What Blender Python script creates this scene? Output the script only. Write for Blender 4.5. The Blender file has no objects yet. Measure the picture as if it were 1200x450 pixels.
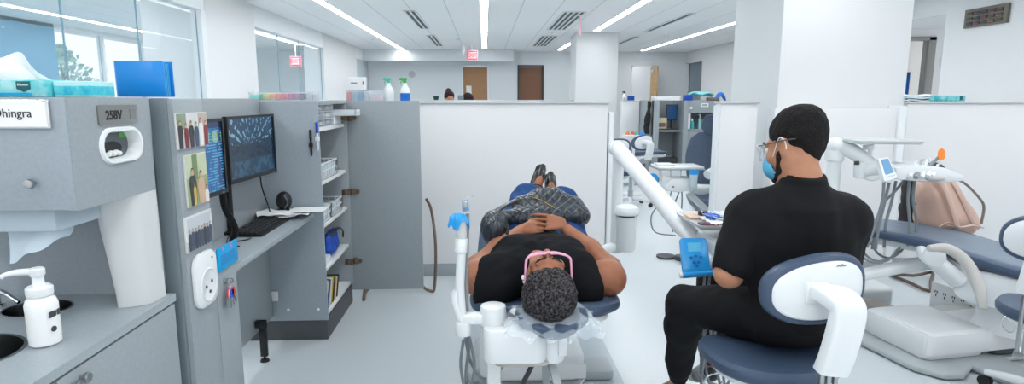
import bpy, bmesh, math, random
import numpy as np
from mathutils import Vector, Matrix, Euler
random.seed(7)
PI = math.pi
SC = bpy.context.scene
COL = SC.collection
def V(*a): return Vector(a)
def s2l(c):
    return tuple(((x/255)/12.92 if x/255 <= .04045 else (((x/255)+.055)/1.055)**2.4) for x in c)

# ---------------------------------------------------------------- materials
MATS = {}
def mat(name, rgb, rough=.5, metal=0., noise=0., nscale=20., bump=0., bscale=80., spec=.5, emit=0., coat=0., rgb2=None, trans=0., ior=1.45):
    if name in MATS: return MATS[name]
    m = bpy.data.materials.new(name); m.use_nodes = True
    nt = m.node_tree; b = nt.nodes['Principled BSDF']
    c = s2l(rgb)+(1.,)
    b.inputs['Base Color'].default_value = c
    b.inputs['Roughness'].default_value = rough
    b.inputs['Metallic'].default_value = metal
    b.inputs['Specular IOR Level'].default_value = spec
    b.inputs['IOR'].default_value = ior
    if coat: b.inputs['Coat Weight'].default_value = coat; b.inputs['Coat Roughness'].default_value = .12
    if trans: b.inputs['Transmission Weight'].default_value = trans
    if emit:
        b.inputs['Emission Color'].default_value = c; b.inputs['Emission Strength'].default_value = emit
    if noise or bump:
        tc = nt.nodes.new('ShaderNodeTexCoord')
    if noise:
        n = nt.nodes.new('ShaderNodeTexNoise'); n.inputs['Scale'].default_value = nscale; n.inputs['Detail'].default_value = 5
        nt.links.new(tc.outputs['Object'], n.inputs['Vector'])
        r = nt.nodes.new('ShaderNodeValToRGB'); r.color_ramp.elements[0].position = .35; r.color_ramp.elements[1].position = .65
        if rgb2 is None:
            lo = tuple(max(0, x*(1-noise)) for x in c[:3])+(1.,); hi = tuple(min(1, x*(1+noise)) for x in c[:3])+(1.,)
        else: lo = c; hi = s2l(rgb2)+(1.,)
        r.color_ramp.elements[0].color = lo; r.color_ramp.elements[1].color = hi
        nt.links.new(n.outputs['Fac'], r.inputs['Fac']); nt.links.new(r.outputs['Color'], b.inputs['Base Color'])
    if bump:
        n2 = nt.nodes.new('ShaderNodeTexNoise'); n2.inputs['Scale'].default_value = bscale; n2.inputs['Detail'].default_value = 4
        nt.links.new(tc.outputs['Object'], n2.inputs['Vector'])
        bp = nt.nodes.new('ShaderNodeBump'); bp.inputs['Strength'].default_value = bump; bp.inputs['Distance'].default_value = .01
        nt.links.new(n2.outputs['Fac'], bp.inputs['Height']); nt.links.new(bp.outputs['Normal'], b.inputs['Normal'])
    MATS[name] = m
    return m
def glassy(name, rgb=(235, 245, 248), alpha=.12, rough=.03, spec=.5):
    """thin sheet: mostly see-through with a tinted body and a gloss"""
    if name in MATS: return MATS[name]
    m = bpy.data.materials.new(name); m.use_nodes = True
    b = m.node_tree.nodes['Principled BSDF']
    b.inputs['Base Color'].default_value = s2l(rgb)+(1.,); b.inputs['Roughness'].default_value = rough
    b.inputs['Alpha'].default_value = alpha; b.inputs['Specular IOR Level'].default_value = spec
    MATS[name] = m
    return m

# ---------------------------------------------------------------- mesh builder
def crom(pts, n=6, closed=False):
    pts = [Vector(p) for p in pts]
    if len(pts) < 3: return pts
    out = []; N = len(pts)
    rng = range(N) if closed else range(N-1)
    for i in rng:
        if closed: p0, p1, p2, p3 = pts[i-1], pts[i], pts[(i+1) % N], pts[(i+2) % N]
        else:
            p1, p2 = pts[i], pts[i+1]
            p0 = pts[i-1] if i > 0 else p1*2-p2
            p3 = pts[i+2] if i+2 < N else p2*2-p1
        for k in range(n):
            t = k/n
            out.append(.5*((2*p1)+(p2-p0)*t+(2*p0-5*p1+4*p2-p3)*t*t+(3*p1-p0-3*p2+p3)*t**3))
    if not closed: out.append(pts[-1])
    return out
class MB:
    def __init__(s): s.bm = bmesh.new(); s.T = Matrix.Identity(4)
    def _merge(s, b, mi=0, M=None):
        T = s.T @ M if M is not None else s.T
        me = bpy.data.meshes.new('tmp'); b.to_mesh(me); b.free()
        me.transform(T)
        for p in me.polygons: p.material_index = mi
        s.bm.from_mesh(me); bpy.data.meshes.remove(me)
        return s
    def box(s, x0, x1, y0, y1, z0, z1, bev=0., seg=2, mi=0, M=None):
        b = bmesh.new(); bmesh.ops.create_cube(b, size=1.)
        for v in b.verts: v.co = V(x0+(v.co.x+.5)*(x1-x0), y0+(v.co.y+.5)*(y1-y0), z0+(v.co.z+.5)*(z1-z0))
        if bev: bmesh.ops.bevel(b, geom=b.edges[:], offset=bev, segments=seg, profile=.5, affect='EDGES')
        bmesh.ops.recalc_face_normals(b, faces=b.faces)
        return s._merge(b, mi, M)
    def rings(s, rings, close=True, cap=True, mi=0, M=None):
        b = bmesh.new(); R = [[b.verts.new(p) for p in r] for r in rings]
        for A, B in zip(R, R[1:]):
            n = len(A)
            for i in range(n if close else n-1):
                j = (i+1) % n
                try: b.faces.new((A[i], A[j], B[j], B[i]))
                except ValueError: pass
        if cap and close:
            for r in (R[0][::-1], R[-1]):
                try: b.faces.new(r)
                except ValueError: pass
        bmesh.ops.recalc_face_normals(b, faces=b.faces)
        return s._merge(b, mi, M)
    def cyl(s, p0, p1, r0, r1=None, seg=20, mi=0, M=None, bev=0.):
        r1 = r0 if r1 is None else r1
        p0 = Vector(p0); p1 = Vector(p1); d = (p1-p0).normalized(); L = (p1-p0).length
        a = d.orthogonal().normalized(); c = d.cross(a)
        if bev: st = [(0, r0-bev), (bev*.3, r0-bev*.3), (bev, r0), (L-bev, r1), (L-bev*.3, r1-bev*.3), (L, r1-bev)]
        else: st = [(0, r0), (L, r1)]
        return s.rings([[p0+d*t+(a*math.cos(2*PI*i/seg)+c*math.sin(2*PI*i/seg))*r for i in range(seg)] for t, r in st], mi=mi, M=M)
    def tube(s, pts, r, seg=8, n=6, mi=0, M=None, closed=False, flat=1., up=None):
        """r: number or list (one per control point); flat squashes along `up`"""
        P = crom(pts, n, closed) if n > 1 else [Vector(p) for p in pts]
        rr = []
        for i in range(len(P)):
            if isinstance(r, (list, tuple)):
                t = i/max(1, len(P)-1)*(len(r)-1); k = min(int(t), len(r)-2); rr.append(r[k]*(1-(t-k))+r[k+1]*(t-k))
            else: rr.append(r)
        rings = []; a = None
        for i, p in enumerate(P):
            q0 = P[i-1] if (i > 0 or closed) else p; q1 = P[(i+1) % len(P)] if (i < len(P)-1 or closed) else p
            d = (q1-q0).normalized()
            if up is not None: a = Vector(up)-d*Vector(up).dot(d); a.normalize()
            else:
                a = d.orthogonal() if a is None else a-d*a.dot(d)
                a.normalize()
            c = d.cross(a)
            rings.append([p+a*math.cos(2*PI*k/seg)*rr[i]*flat+c*math.sin(2*PI*k/seg)*rr[i] for k in range(seg)])
        if closed: rings.append(rings[0])
        return s.rings(rings, cap=not closed, mi=mi, M=M)
    def lathe(s, prof, c=(0, 0, 0), seg=28, mi=0, M=None, sx=1., sy=1.):
        c = Vector(c)
        return s.rings([[c+V(r*sx*math.cos(2*PI*i/seg), r*sy*math.sin(2*PI*i/seg), z) for i in range(seg)] for r, z in prof], mi=mi, M=M)
    def ell(s, c, r, seg=20, rg=12, mi=0, M=None, rot=None):
        b = bmesh.new(); bmesh.ops.create_uvsphere(b, u_segments=seg, v_segments=rg, radius=1.)
        r = (r, r, r) if not hasattr(r, '__len__') else r
        Mx = Matrix.Translation(Vector(c)) @ (rot.to_matrix().to_4x4() if rot else Matrix.Identity(4)) @ Matrix.Diagonal((r[0], r[1], r[2], 1))
        bmesh.ops.transform(b, matrix=Mx, verts=b.verts)
        return s._merge(b, mi, M)
    def prism(s, poly, h0, h1, plane='xy', bev=0., seg=2, mi=0, M=None):
        f = {'xy': lambda u, v, w: V(u, v, w), 'xz': lambda u, v, w: V(u, w, v), 'yz': lambda u, v, w: V(w, u, v)}[plane]
        b = bmesh.new(); A = [b.verts.new(f(u, v, h0)) for u, v in poly]; B = [b.verts.new(f(u, v, h1)) for u, v in poly]
        n = len(poly); b.faces.new(A); b.faces.new(B[::-1])
        for i in range(n): b.faces.new((A[i], B[i], B[(i+1) % n], A[(i+1) % n]))
        bmesh.ops.recalc_face_normals(b, faces=b.faces)
        if bev:
            cap = [e for e in b.edges if all(v in A for v in e.verts) or all(v in B for v in e.verts)]
            bmesh.ops.bevel(b, geom=cap, offset=bev, segments=seg, profile=.5, affect='EDGES')
        return s._merge(b, mi, M)
    def holed(s, outer, holes, h0, h1, plane='xy', mi=0, M=None):
        """flat plate with holes cut through it"""
        f = {'xy': lambda u, v, w: V(u, v, w), 'xz': lambda u, v, w: V(u, w, v), 'yz': lambda u, v, w: V(w, u, v)}[plane]
        b = bmesh.new(); es = []
        for loop in [outer]+holes:
            vs = [b.verts.new(f(u, v, h0)) for u, v in loop]
            for i in range(len(vs)): es.append(b.edges.new((vs[i], vs[(i+1) % len(vs)])))
        bmesh.ops.triangle_fill(b, use_beauty=True, use_dissolve=False, edges=es)
        r = bmesh.ops.extrude_face_region(b, geom=b.faces[:])
        d = f(0, 0, h1)-f(0, 0, h0)
        bmesh.ops.translate(b, vec=d, verts=[g for g in r['geom'] if isinstance(g, bmesh.types.BMVert)])
        bmesh.ops.recalc_face_normals(b, faces=b.faces)
        return s._merge(b, mi, M)
    def faces(s, vs, fs, mi=0, M=None):
        b = bmesh.new(); W = [b.verts.new(v) for v in vs]
        for f in fs: b.faces.new([W[i] for i in f])
        return s._merge(b, mi, M)
    def sheet(s, fn, nu, nv, th=.002, mi=0, M=None):
        """solid thin sheet from fn(u,v)->point"""
        P = [[Vector(fn(i/nu, j/nv)) for j in range(nv+1)] for i in range(nu+1)]
        b = bmesh.new(); W = [[b.verts.new(p) for p in r] for r in P]
        for i in range(nu):
            for j in range(nv): b.faces.new((W[i][j], W[i+1][j], W[i+1][j+1], W[i][j+1]))
        bmesh.ops.recalc_face_normals(b, faces=b.faces)
        bmesh.ops.solidify(b, geom=b.faces[:], thickness=th)
        return s._merge(b, mi, M)
    def build(s, name, mats, parent=None, ang=38, world=True):
        me = bpy.data.meshes.new(name)
        for f in s.bm.faces: f.smooth = True
        for e in s.bm.edges:
            if len(e.link_faces) == 2:
                if e.calc_face_angle(0) > math.radians(ang): e.smooth = False
        s.bm.to_mesh(me); s.bm.free()
        if not isinstance(mats, (list, tuple)): mats = [mats]
        for m in mats: me.materials.append(m)
        o = bpy.data.objects.new(name, me); COL.objects.link(o)
        place(o, parent, world)
        return o
def rootmat(o):
    M = Matrix.Identity(4)
    while o is not None:
        M = Matrix.LocRotScale(o.location, o.rotation_euler, o.scale) @ M; o = o.parent
    return M
def place(o, parent, world=True):
    me = o.data
    if parent is not None:
        if world: me.transform(rootmat(parent).inverted())
        o.parent = parent
    elif world:
        n = len(me.vertices); a = np.empty(n*3, 'f'); me.vertices.foreach_get('co', a); a = a.reshape(-1, 3)
        lo = a.min(0); hi = a.max(0); c = V(float(lo[0]+hi[0])/2, float(lo[1]+hi[1])/2, float(lo[2]))
        me.transform(Matrix.Translation(-c)); o.location = c
def tag(o, label, cat=None, group=None, kind=None):
    if label: o['label'] = label
    if cat: o['category'] = cat
    if group: o['group'] = group
    if kind: o['kind'] = kind
    return o
def thing(name, label, cat, loc=(0, 0, 0), rz=0., group=None):
    o = bpy.data.objects.new(name, None); COL.objects.link(o)
    o.location = loc; o.rotation_euler = (0, 0, rz); o.empty_display_size = .05
    return tag(o, label, cat, group)
def struct(name, mb, m, parent=None, label=None):
    o = mb.build(name, m, parent)
    if parent is None: o['kind'] = 'structure'
    if label: o['label'] = label
    return o
def dup(o, loc, rz=None, label=None, parent=None):
    c = o.copy(); COL.objects.link(c)
    if parent is None:
        c.location = loc
        if rz is not None: c.rotation_euler = (0, 0, rz)
        if label: c['label'] = label
    else: c.parent = parent
    for ch in list(o.children): dup(ch, None, parent=c)
    return c
FONT_DIR = None
def text_mesh(txt, size, mi_mat, name, parent, M, ext=.0006, bold=0., align='CENTER'):
    cu = bpy.data.curves.new('txt', 'FONT'); cu.body = txt; cu.size = size; cu.extrude = ext; cu.offset = bold
    cu.align_x = align; cu.align_y = 'CENTER'; cu.resolution_u = 3
    t = bpy.data.objects.new('txt', cu); COL.objects.link(t)
    dg = bpy.context.evaluated_depsgraph_get()
    me = bpy.data.meshes.new_from_object(t.evaluated_get(dg))
    bpy.data.objects.remove(t); bpy.data.curves.remove(cu)
    me.transform(M); me.materials.clear(); me.materials.append(mi_mat)
    o = bpy.data.objects.new(name, me); COL.objects.link(o); place(o, parent)
    return o
def stad(cx, cy, hw, hh, n=8):
    """stadium outline"""
    r = min(hw, hh); L = []
    for k in range(n+1): a = -PI/2+PI*k/n; L.append((cx+hw-r+r*math.cos(a), cy+hh*0+r*math.sin(a)))
    for k in range(n+1): a = PI/2+PI*k/n; L.append((cx-hw+r+r*math.cos(a), cy+r*math.sin(a)))
    return L
def rrect(x0, x1, y0, y1, r, n=5):
    L = []
    for cx, cy, a0 in ((x1-r, y0+r, -PI/2), (x1-r, y1-r, 0), (x0+r, y1-r, PI/2), (x0+r, y0+r, PI)):
        for k in range(n+1): a = a0+PI/2*k/n; L.append((cx+r*math.cos(a), cy+r*math.sin(a)))
    return L
def circ(cx, cy, rx, ry=None, n=28):
    ry = rx if ry is None else ry
    return [(cx+rx*math.cos(2*PI*k/n), cy+ry*math.sin(2*PI*k/n)) for k in range(n)]

# ---------------------------------------------------------------- distance-field sculpting (bodies, cloth, soft things)
class Field:
    def __init__(s, lo, hi, h):
        s.lo = np.array(lo, 'f'); s.h = h; s.n = np.ceil((np.array(hi)-s.lo)/h).astype(int)+1
        s.g = np.full(s.n, 1., 'f')
    def _reg(s, lo, hi):
        a = np.maximum(0, np.floor((np.array(lo)-s.lo)/s.h).astype(int)); b = np.minimum(s.n, np.ceil((np.array(hi)-s.lo)/s.h).astype(int)+1)
        if (b <= a).any(): return None
        sl = tuple(slice(i, j) for i, j in zip(a, b))
        ax = [s.lo[k]+np.arange(a[k], b[k], dtype='f')*s.h for k in range(3)]
        return sl, np.stack(np.meshgrid(*ax, indexing='ij'), -1)
    def _mix(s, sl, d, k, op):
        g = s.g[sl]
        if op == 'sub': d = -d; a = g; hh = np.clip(.5-.5*(a-d)/k, 0, 1); s.g[sl] = a*(1-hh)+d*hh+k*hh*(1-hh); return
        if op == 'int': hh = np.clip(.5-.5*(g-d)/k, 0, 1); s.g[sl] = g*(1-hh)+d*hh+k*hh*(1-hh); return
        hh = np.clip(.5+.5*(g-d)/k, 0, 1); s.g[sl] = g*(1-hh)+d*hh-k*hh*(1-hh)
    def cap(s, a, b, ra, rb=None, k=.01, op='add', sq=None):
        """tapered capsule; sq=(axis, factor) squashes the section along axis"""
        rb = ra if rb is None else rb
        a = np.array(a, 'f'); b = np.array(b, 'f'); R = max(ra, rb)*(max(1, sq[1]) if sq else 1)+k+3*s.h
        r = s._reg(np.minimum(a, b)-R, np.maximum(a, b)+R)
        if r is None: return s
        sl, P = r; ab = b-a; t = np.clip(((P-a)@ab)/max(1e-9, float(ab@ab)), 0, 1)
        D = P-(a+t[..., None]*ab)
        if sq:
            u = np.array(sq[0], 'f'); u /= np.linalg.norm(u); c = D@u; D = D+(c*(1/sq[1]-1))[..., None]*u
        s._mix(sl, np.sqrt((D*D).sum(-1))-(ra+(rb-ra)*t), k, op); return s
    def ell(s, c, r, k=.01, rot=None, op='add'):
        c = np.array(c, 'f'); r = np.array(r if hasattr(r, '__len__') else (r, r, r), 'f'); R = r.max()+k+3*s.h
        q = s._reg(c-R, c+R)
        if q is None: return s
        sl, P = q; D = P-c
        if rot is not None: D = D@np.array(rot, 'f')      # columns = local axes
        k0 = np.sqrt(((D/r)**2).sum(-1)); k1 = np.sqrt(((D/r**2)**2).sum(-1))+1e-9
        s._mix(sl, k0*(k0-1)/k1, k, op); return s
    def plane(s, p, n, k=.004):
        """keep the side the normal points away from"""
        n = np.array(n, 'f'); n /= np.linalg.norm(n)
        sl, P = s._reg(s.lo, s.lo+s.n*s.h)
        s._mix(sl, (P-np.array(p, 'f'))@n, k, 'int'); return s
    def wrinkle(s, amp, freq, seed=0, stretch=(1, 1, 1)):
        sl, P = s._reg(s.lo, s.lo+s.n*s.h); m = np.abs(s.g) < .03
        Q = P[m]*np.array(stretch, 'f'); rs = np.random.RandomState(seed); d = np.zeros(len(Q), 'f')
        for o in range(7):
            w = rs.normal(size=3); w = w/np.linalg.norm(w)*freq*(.6+rs.rand()*1.6); w2 = rs.normal(size=3)*freq*.5
            d += np.sin(Q@w+rs.rand()*6.3+1.5*np.sin(Q@w2+rs.rand()*6.3))/7
        s.g[m] += d*amp*2; return s
    def mesh(s, name, mats, parent=None, paint=None, relax=1):
        g = s.g; ins = g < 0; n = np.array(g.shape)
        c = np.zeros(n-1, 'i1')
        off = [(i, j, k) for i in (0, 1) for j in (0, 1) for k in (0, 1)]
        def sh(A, o): return A[o[0]:n[0]-1+o[0], o[1]:n[1]-1+o[1], o[2]:n[2]-1+o[2]]
        for o in off: c += sh(ins, o)
        act = (c > 0) & (c < 8); idx = np.full(act.shape, -1, 'i4'); N = int(act.sum()); idx[act] = np.arange(N)
        I = np.argwhere(act); acc = np.zeros((N, 3), 'f'); cnt = np.zeros(N, 'f')
        for o in off:
            for ax in range(3):
                if o[ax]: continue
                o2 = list(o); o2[ax] = 1
                A = g[I[:, 0]+o[0], I[:, 1]+o[1], I[:, 2]+o[2]]; B = g[I[:, 0]+o2[0], I[:, 1]+o2[1], I[:, 2]+o2[2]]
                m = (A < 0) != (B < 0); t = np.zeros(N, 'f'); t[m] = A[m]/(A[m]-B[m])
                p = np.tile(np.array(o, 'f'), (N, 1)); p[:, ax] += t
                acc[m] += p[m]; cnt[m] += 1
        Vv = s.lo+(I+acc/np.maximum(cnt, 1)[:, None])*s.h
        Q = []
        for ax in range(3):
            a1, a2 = [(1, 2), (2, 0), (0, 1)][ax]
            sl0 = [slice(None)]*3; sl1 = [slice(None)]*3; sl0[ax] = slice(0, -1); sl1[ax] = slice(1, None)
            A = ins[tuple(sl0)]; B = ins[tuple(sl1)]
            E = np.argwhere(A != B); E = E[(E[:, a1] > 0) & (E[:, a2] > 0) & (E[:, a1] < n[a1]-1) & (E[:, a2] < n[a2]-1)]
            fl = A[E[:, 0], E[:, 1], E[:, 2]]
            u = np.zeros(3, int); u[a1] = 1; w = np.zeros(3, int); w[a2] = 1
            def gi(X): return idx[X[:, 0], X[:, 1], X[:, 2]]
            q = np.stack([gi(E-u-w), gi(E-w), gi(E), gi(E-u)], 1)
            q[~fl] = q[~fl][:, ::-1]; Q.append(q)
        Q = np.concatenate(Q); Q = Q[(Q >= 0).all(1)]
        for _ in range(relax):
            S = np.zeros_like(Vv); C = np.zeros(len(Vv), 'f')
            for a in range(4):
                b = (a+1) % 4
                np.add.at(S, Q[:, a], Vv[Q[:, b]]); np.add.at(S, Q[:, b], Vv[Q[:, a]])
                np.add.at(C, Q[:, a], 1); np.add.at(C, Q[:, b], 1)
            Vv = Vv*.5+.5*S/np.maximum(C, 1)[:, None]
        me = bpy.data.meshes.new(name); me.from_pydata(Vv.tolist(), [], Q.tolist())
        me.polygons.foreach_set('use_smooth', np.ones(len(Q), bool))
        if not isinstance(mats, (list, tuple)): mats = [mats]
        for m in mats: me.materials.append(m)
        if paint is not None:
            cc = Vv[Q].mean(1); me.polygons.foreach_set('material_index', paint(cc).astype('i4'))
        me.update()
        o = bpy.data.objects.new(name, me); COL.objects.link(o); place(o, parent)
        return o
def frame(fwd, up):
    """3x3 array with columns right, forward, up"""
    f = Vector(fwd).normalized(); u = Vector(up); u = (u-f*u.dot(f)).normalized(); r = f.cross(u)
    return np.array([[r[i], f[i], u[i]] for i in range(3)], 'f')
# ================================================================= camera, world
EYE = 1.47
cam = bpy.data.cameras.new('camera'); cam.sensor_fit = 'HORIZONTAL'; cam.sensor_width = 36.; cam.lens = 700/1200*36
co = bpy.data.objects.new('camera', cam); COL.objects.link(co); co.location = (0, 0, EYE)
co.rotation_euler = (math.radians(90-8.9306), 0, math.radians(-2.5857)); cam.clip_start = .02; cam.clip_end = 100
SC.camera = co
SC.view_settings.view_transform = 'Standard'; SC.view_settings.look = 'None'
SC.view_settings.exposure = 0.40; SC.view_settings.gamma = 1.; SC.view_settings.use_curve_mapping = False
w = bpy.data.worlds.new('world'); SC.world = w; w.use_nodes = True
w.node_tree.nodes['Background'].inputs[0].default_value = (.97, .98, 1., 1.); w.node_tree.nodes['Background'].inputs[1].default_value = .95

# ================================================================= materials
WALL = mat('wall_paint', (221, 224, 226), .75, bump=.04, bscale=300)
WALLG = mat('wall_paint_grey', (186, 198, 205), .75)
PARTM = mat('partition_laminate', (224, 226, 228), .5, bump=.02, bscale=200)
CAPM = mat('partition_cap_metal', (196, 201, 204), .35, spec=.5)
BASEM = mat('baseboard_vinyl', (150, 158, 164), .5)
TRIM = mat('white_trim', (226, 231, 234), .5)
GREY = mat('grey_laminate', (148, 157, 162), .42, noise=.035, nscale=90)
GREYB = mat('blue_grey_laminate', (150, 161, 169), .42, noise=.035, nscale=90)
GREYD = mat('dark_grey_edge', (112, 124, 131), .5)
COUNT = mat('counter_laminate', (156, 166, 172), .35, noise=.06, nscale=160)
WHITE = mat('white_plastic', (228, 232, 234), .3)
WHITEG = mat('white_gloss_plastic', (226, 231, 234), .18, coat=.3)
WARMW = mat('warm_white_plastic', (205, 209, 210), .35)
BLACK = mat('black_plastic', (22, 24, 27), .38)
BLACKM = mat('black_matte', (18, 19, 21), .7)
STEEL = mat('brushed_steel', (170, 174, 176), .28, 1.)
CHROME = mat('chrome', (215, 218, 220), .1, 1.)
BRONZE = mat('bronze_metal', (112, 96, 84), .4, .7)
DGREY = mat('dark_grey_plastic', (62, 66, 70), .5)
HOSE = mat('grey_hose', (120, 128, 134), .5)
NAVY = mat('navy_upholstery', (62, 79, 102), .42, bump=.05, bscale=500)
BLUEP = mat('blue_barrier_film', (38, 150, 218), .22)
LEDM = mat('led_diffuser', (255, 255, 255), .5, emit=17.)
LEDF = mat('led_far', (255, 255, 255), .5, emit=9.)
GLASS = glassy('glass_pane', (200, 232, 240), .10)
GLASSF = glassy('outer_glass', (190, 228, 242), .12)
WOOD = mat('oak_door', (166, 126, 90), .5, noise=.05, nscale=12)
BRWN = mat('brown_door', (120, 84, 62), .5)

def gm(name, build):
    m = bpy.data.materials.new(name); m.use_nodes = True; build(m.node_tree, m.node_tree.nodes['Principled BSDF']); return m
def M2(nt, op, a, b=None, clamp=False):
    n = nt.nodes.new('ShaderNodeMath'); n.operation = op; n.use_clamp = clamp
    for i, x in enumerate((a, b)):
        if x is None: continue
        if hasattr(x, 'links'): nt.links.new(x, n.inputs[i])
        else: n.inputs[i].default_value = x
    return n.outputs[0]
def mixc(nt, f, a, b):
    n = nt.nodes.new('ShaderNodeMix'); n.data_type = 'RGBA'
    nt.links.new(f, n.inputs[0])
    for i, x in ((6, a), (7, b)):
        if hasattr(x, 'links'): nt.links.new(x, n.inputs[i])
        else: n.inputs[i].default_value = s2l(x)+(1.,)
    return n.outputs[2]
def noise(nt, scale, vec=None, det=3):
    n = nt.nodes.new('ShaderNodeTexNoise'); n.inputs['Scale'].default_value = scale; n.inputs['Detail'].default_value = det
    if vec is not None: nt.links.new(vec, n.inputs['Vector'])
    return n.outputs['Fac']
def pos(nt):
    g = nt.nodes.new('ShaderNodeNewGeometry'); s = nt.nodes.new('ShaderNodeSeparateXYZ'); nt.links.new(g.outputs['Position'], s.inputs[0])
    return g.outputs['Position'], s.outputs[0], s.outputs[1], s.outputs[2]
def seam(nt, c, period, off, wd):
    f = M2(nt, 'FRACT', M2(nt, 'ADD', M2(nt, 'DIVIDE', M2(nt, 'SUBTRACT', c, off), period), .5))
    return M2(nt, 'LESS_THAN', M2(nt, 'ABSOLUTE', M2(nt, 'SUBTRACT', f, .5)), wd/period)
def ceil_(nt, b):
    P, x, y, z = pos(nt)
    s1 = seam(nt, x, .64, 0, .007); s2 = M2(nt, 'MULTIPLY', seam(nt, y, 1.86, .3, .006), .5)
    f = M2(nt, 'MAXIMUM', s1, s2)
    base = mixc(nt, noise(nt, 60, P), (236, 239, 241), (242, 244, 246))
    nt.links.new(mixc(nt, f, base, (196, 202, 207)), b.inputs['Base Color']); b.inputs['Roughness'].default_value = .9
CEIL = gm('ceiling_panels', ceil_)
def floor_(nt, b):
    P, x, y, z = pos(nt)
    n1 = noise(nt, 140, P, 2); n2 = noise(nt, 1.3, P)
    c1 = mixc(nt, n1, (184, 194, 199), (206, 213, 217)); sp = M2(nt, 'GREATER_THAN', noise(nt, 320, P, 1), .66)
    c2 = mixc(nt, M2(nt, 'MULTIPLY', sp, .5), c1, (160, 174, 184))
    nt.links.new(mixc(nt, M2(nt, 'MULTIPLY', n2, .25), c2, (206, 214, 218)), b.inputs['Base Color']); b.inputs['Roughness'].default_value = .33
FLOOR = gm('floor_vinyl', floor_)

# ================================================================= the room
mb = MB(); mb.box(-10, 9.5, -3.5, 22, -.06, 0); struct('floor', mb, FLOOR)
mb = MB(); mb.box(-10, 9.5, -3.5, 22, 3.0, 3.1); struct('ceiling', mb, CEIL)
# floor covers under the dental chairs (thin vinyl-clad utility plates)
FLP = mat('floor_plate_vinyl', (172, 184, 192), .38, noise=.04, nscale=150)
mb = MB(); mb.box(-.12, .715, 1.6, 4.3, 0, .004, bev=.002, seg=1); o = struct('floor_cover', mb, FLP)
mb = MB(); mb.cyl((.50, 2.93, .004), (.50, 2.93, .006), .035, seg=24); mb.build('floor_screw_cap', FLP, o)
# back wall, with two doors and one open doorway
def wall_x(name, y0, y1, x0, x1, ops, m=WALL, H=3.0, kind=True):
    mb = MB(); x = x0
    for (a, b, h) in sorted(ops):
        mb.box(x, a, y0, y1, 0, H); mb.box(a, b, y0, y1, h, H); x = b
    mb.box(x, x1, y0, y1, 0, H)
    return struct(name, mb, m)
BW = mat('back_wall_paint', (216, 222, 226), .75)
wall_x('wall_back', 20.3, 20.42, -9, 6.95, [(-.76, .14, 2.56), (1.1, 1.98, 2.56), (4.93, 5.72, 2.56)], BW)
mb = MB(); mb.box(-3.84, .93, 19.5, 20.298, 2.64, 2.999); struct('trim_1', mb, BW)
# room behind the open doorway
mb = MB(); mb.box(4.3, 6.6, 22.0, 22.1, 0, 3); struct('wall_beyond_doorway', mb, WALL)
def door_frame(p, x0, x1, y, h, m=TRIM):
    mb = MB(); t = .05
    mb.box(x0, x0+t, y-.02, y+.10, 0, h, bev=.004); mb.box(x1-t, x1, y-.02, y+.10, 0, h, bev=.004); mb.box(x0, x1, y-.02, y+.10, h-t, h, bev=.004)
    return mb.build('door_frame', m, p)
# door 1: oak with narrow lite
d = thing('door_1', None, None, (-.31, 20.32, 0)); d['kind'] = 'structure'
door_frame(d, -.76, .14, 20.3, 2.56)
mb = MB(); mb.holed([(-.71, .01), (.09, .01), (.09, 2.5), (-.71, 2.5)], [[(-.62, .95), (-.62, 1.88), (-.44, 1.88), (-.44, .95)]], 20.34, 20.39, 'xz')
for k in range(14):
    if not (.5 > k*.061-.10 > -.02 and k*.061 < .27): mb.box(-.70+k*.058, -.70+k*.058+.022, 20.330, 20.342, .03, 2.49)
o = mb.build('door_leaf', WOOD, d)
mb = MB(); mb.box(-.62, -.44, 20.36, 20.368, .95, 1.88); mb.build('lite_pane', mat('frosted_lite', (232, 240, 240), .3), o)
mb = MB(); mb.cyl((.03, 20.34, 1.02), (.03, 20.29, 1.02), .012); mb.cyl((.03, 20.29, 1.02), (-.08, 20.29, 1.02), .011); mb.build('door_handle', STEEL, o)
d = thing('door_2', None, None, (1.54, 20.32, 0)); d['kind'] = 'structure'
door_frame(d, 1.1, 1.98, 20.3, 2.56, DGREY)
mb = MB(); mb.box(1.15, 1.93, 20.34, 20.39, .01, 2.5, bev=.003); o = mb.build('door_leaf', BRWN, d)
mb = MB(); mb.cyl((1.86, 20.34, 1.02), (1.86, 20.29, 1.02), .012); mb.cyl((1.86, 20.29, 1.02), (1.75, 20.29, 1.02), .011); mb.build('door_handle', STEEL, o)
d = thing('door_3', None, None, (5.3, 20.32, 0)); d['kind'] = 'structure'
door_frame(d, 4.93, 5.72, 20.3, 2.56)
mb = MB(); M = Matrix.Translation((5.66, 20.36, 0)) @ Matrix.Rotation(math.radians(104), 4, 'Z')
mb.box(0, .04, -.0, .78, .01, 2.5, M=Matrix.Translation((5.62, 19.60, 0))); o = mb.build('door_leaf', mat('door_edge_wood', (186, 150, 104), .5, noise=.1, nscale=10), d)
mb = MB(); mb.cyl((5.62, 19.72, 1.02), (5.56, 19.72, 1.02), .012); mb.cyl((5.56, 19.72, 1.02), (5.56, 19.83, 1.02), .011); mb.build('door_handle', STEEL, o)
mb = MB(); mb.box(5.585, 5.62, 19.95, 20.2, 2.32, 2.40, bev=.004); mb.build('door_closer', STEEL, o)
# right wall
mb = MB(); mb.box(6.8, 6.92, -1, 8.79, 0, 3); mb.box(6.8, 6.92, 8.79, 12.2, 2.70, 3); mb.box(6.8, 6.92, 12.2, 18.79, 0, 3); mb.box(6.8, 6.92, 18.79, 20.3, 2.62, 3)
struct('wall_right', mb, WALL)
mb = MB(); mb.box(8.2, 8.3, 18.0, 20.4, 0, 3); mb.box(6.92, 8.3, 20.3, 20.4, 0, 3); struct('wall_passage', mb, mat('passage_paint', (158, 171, 180), .8))
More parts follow.
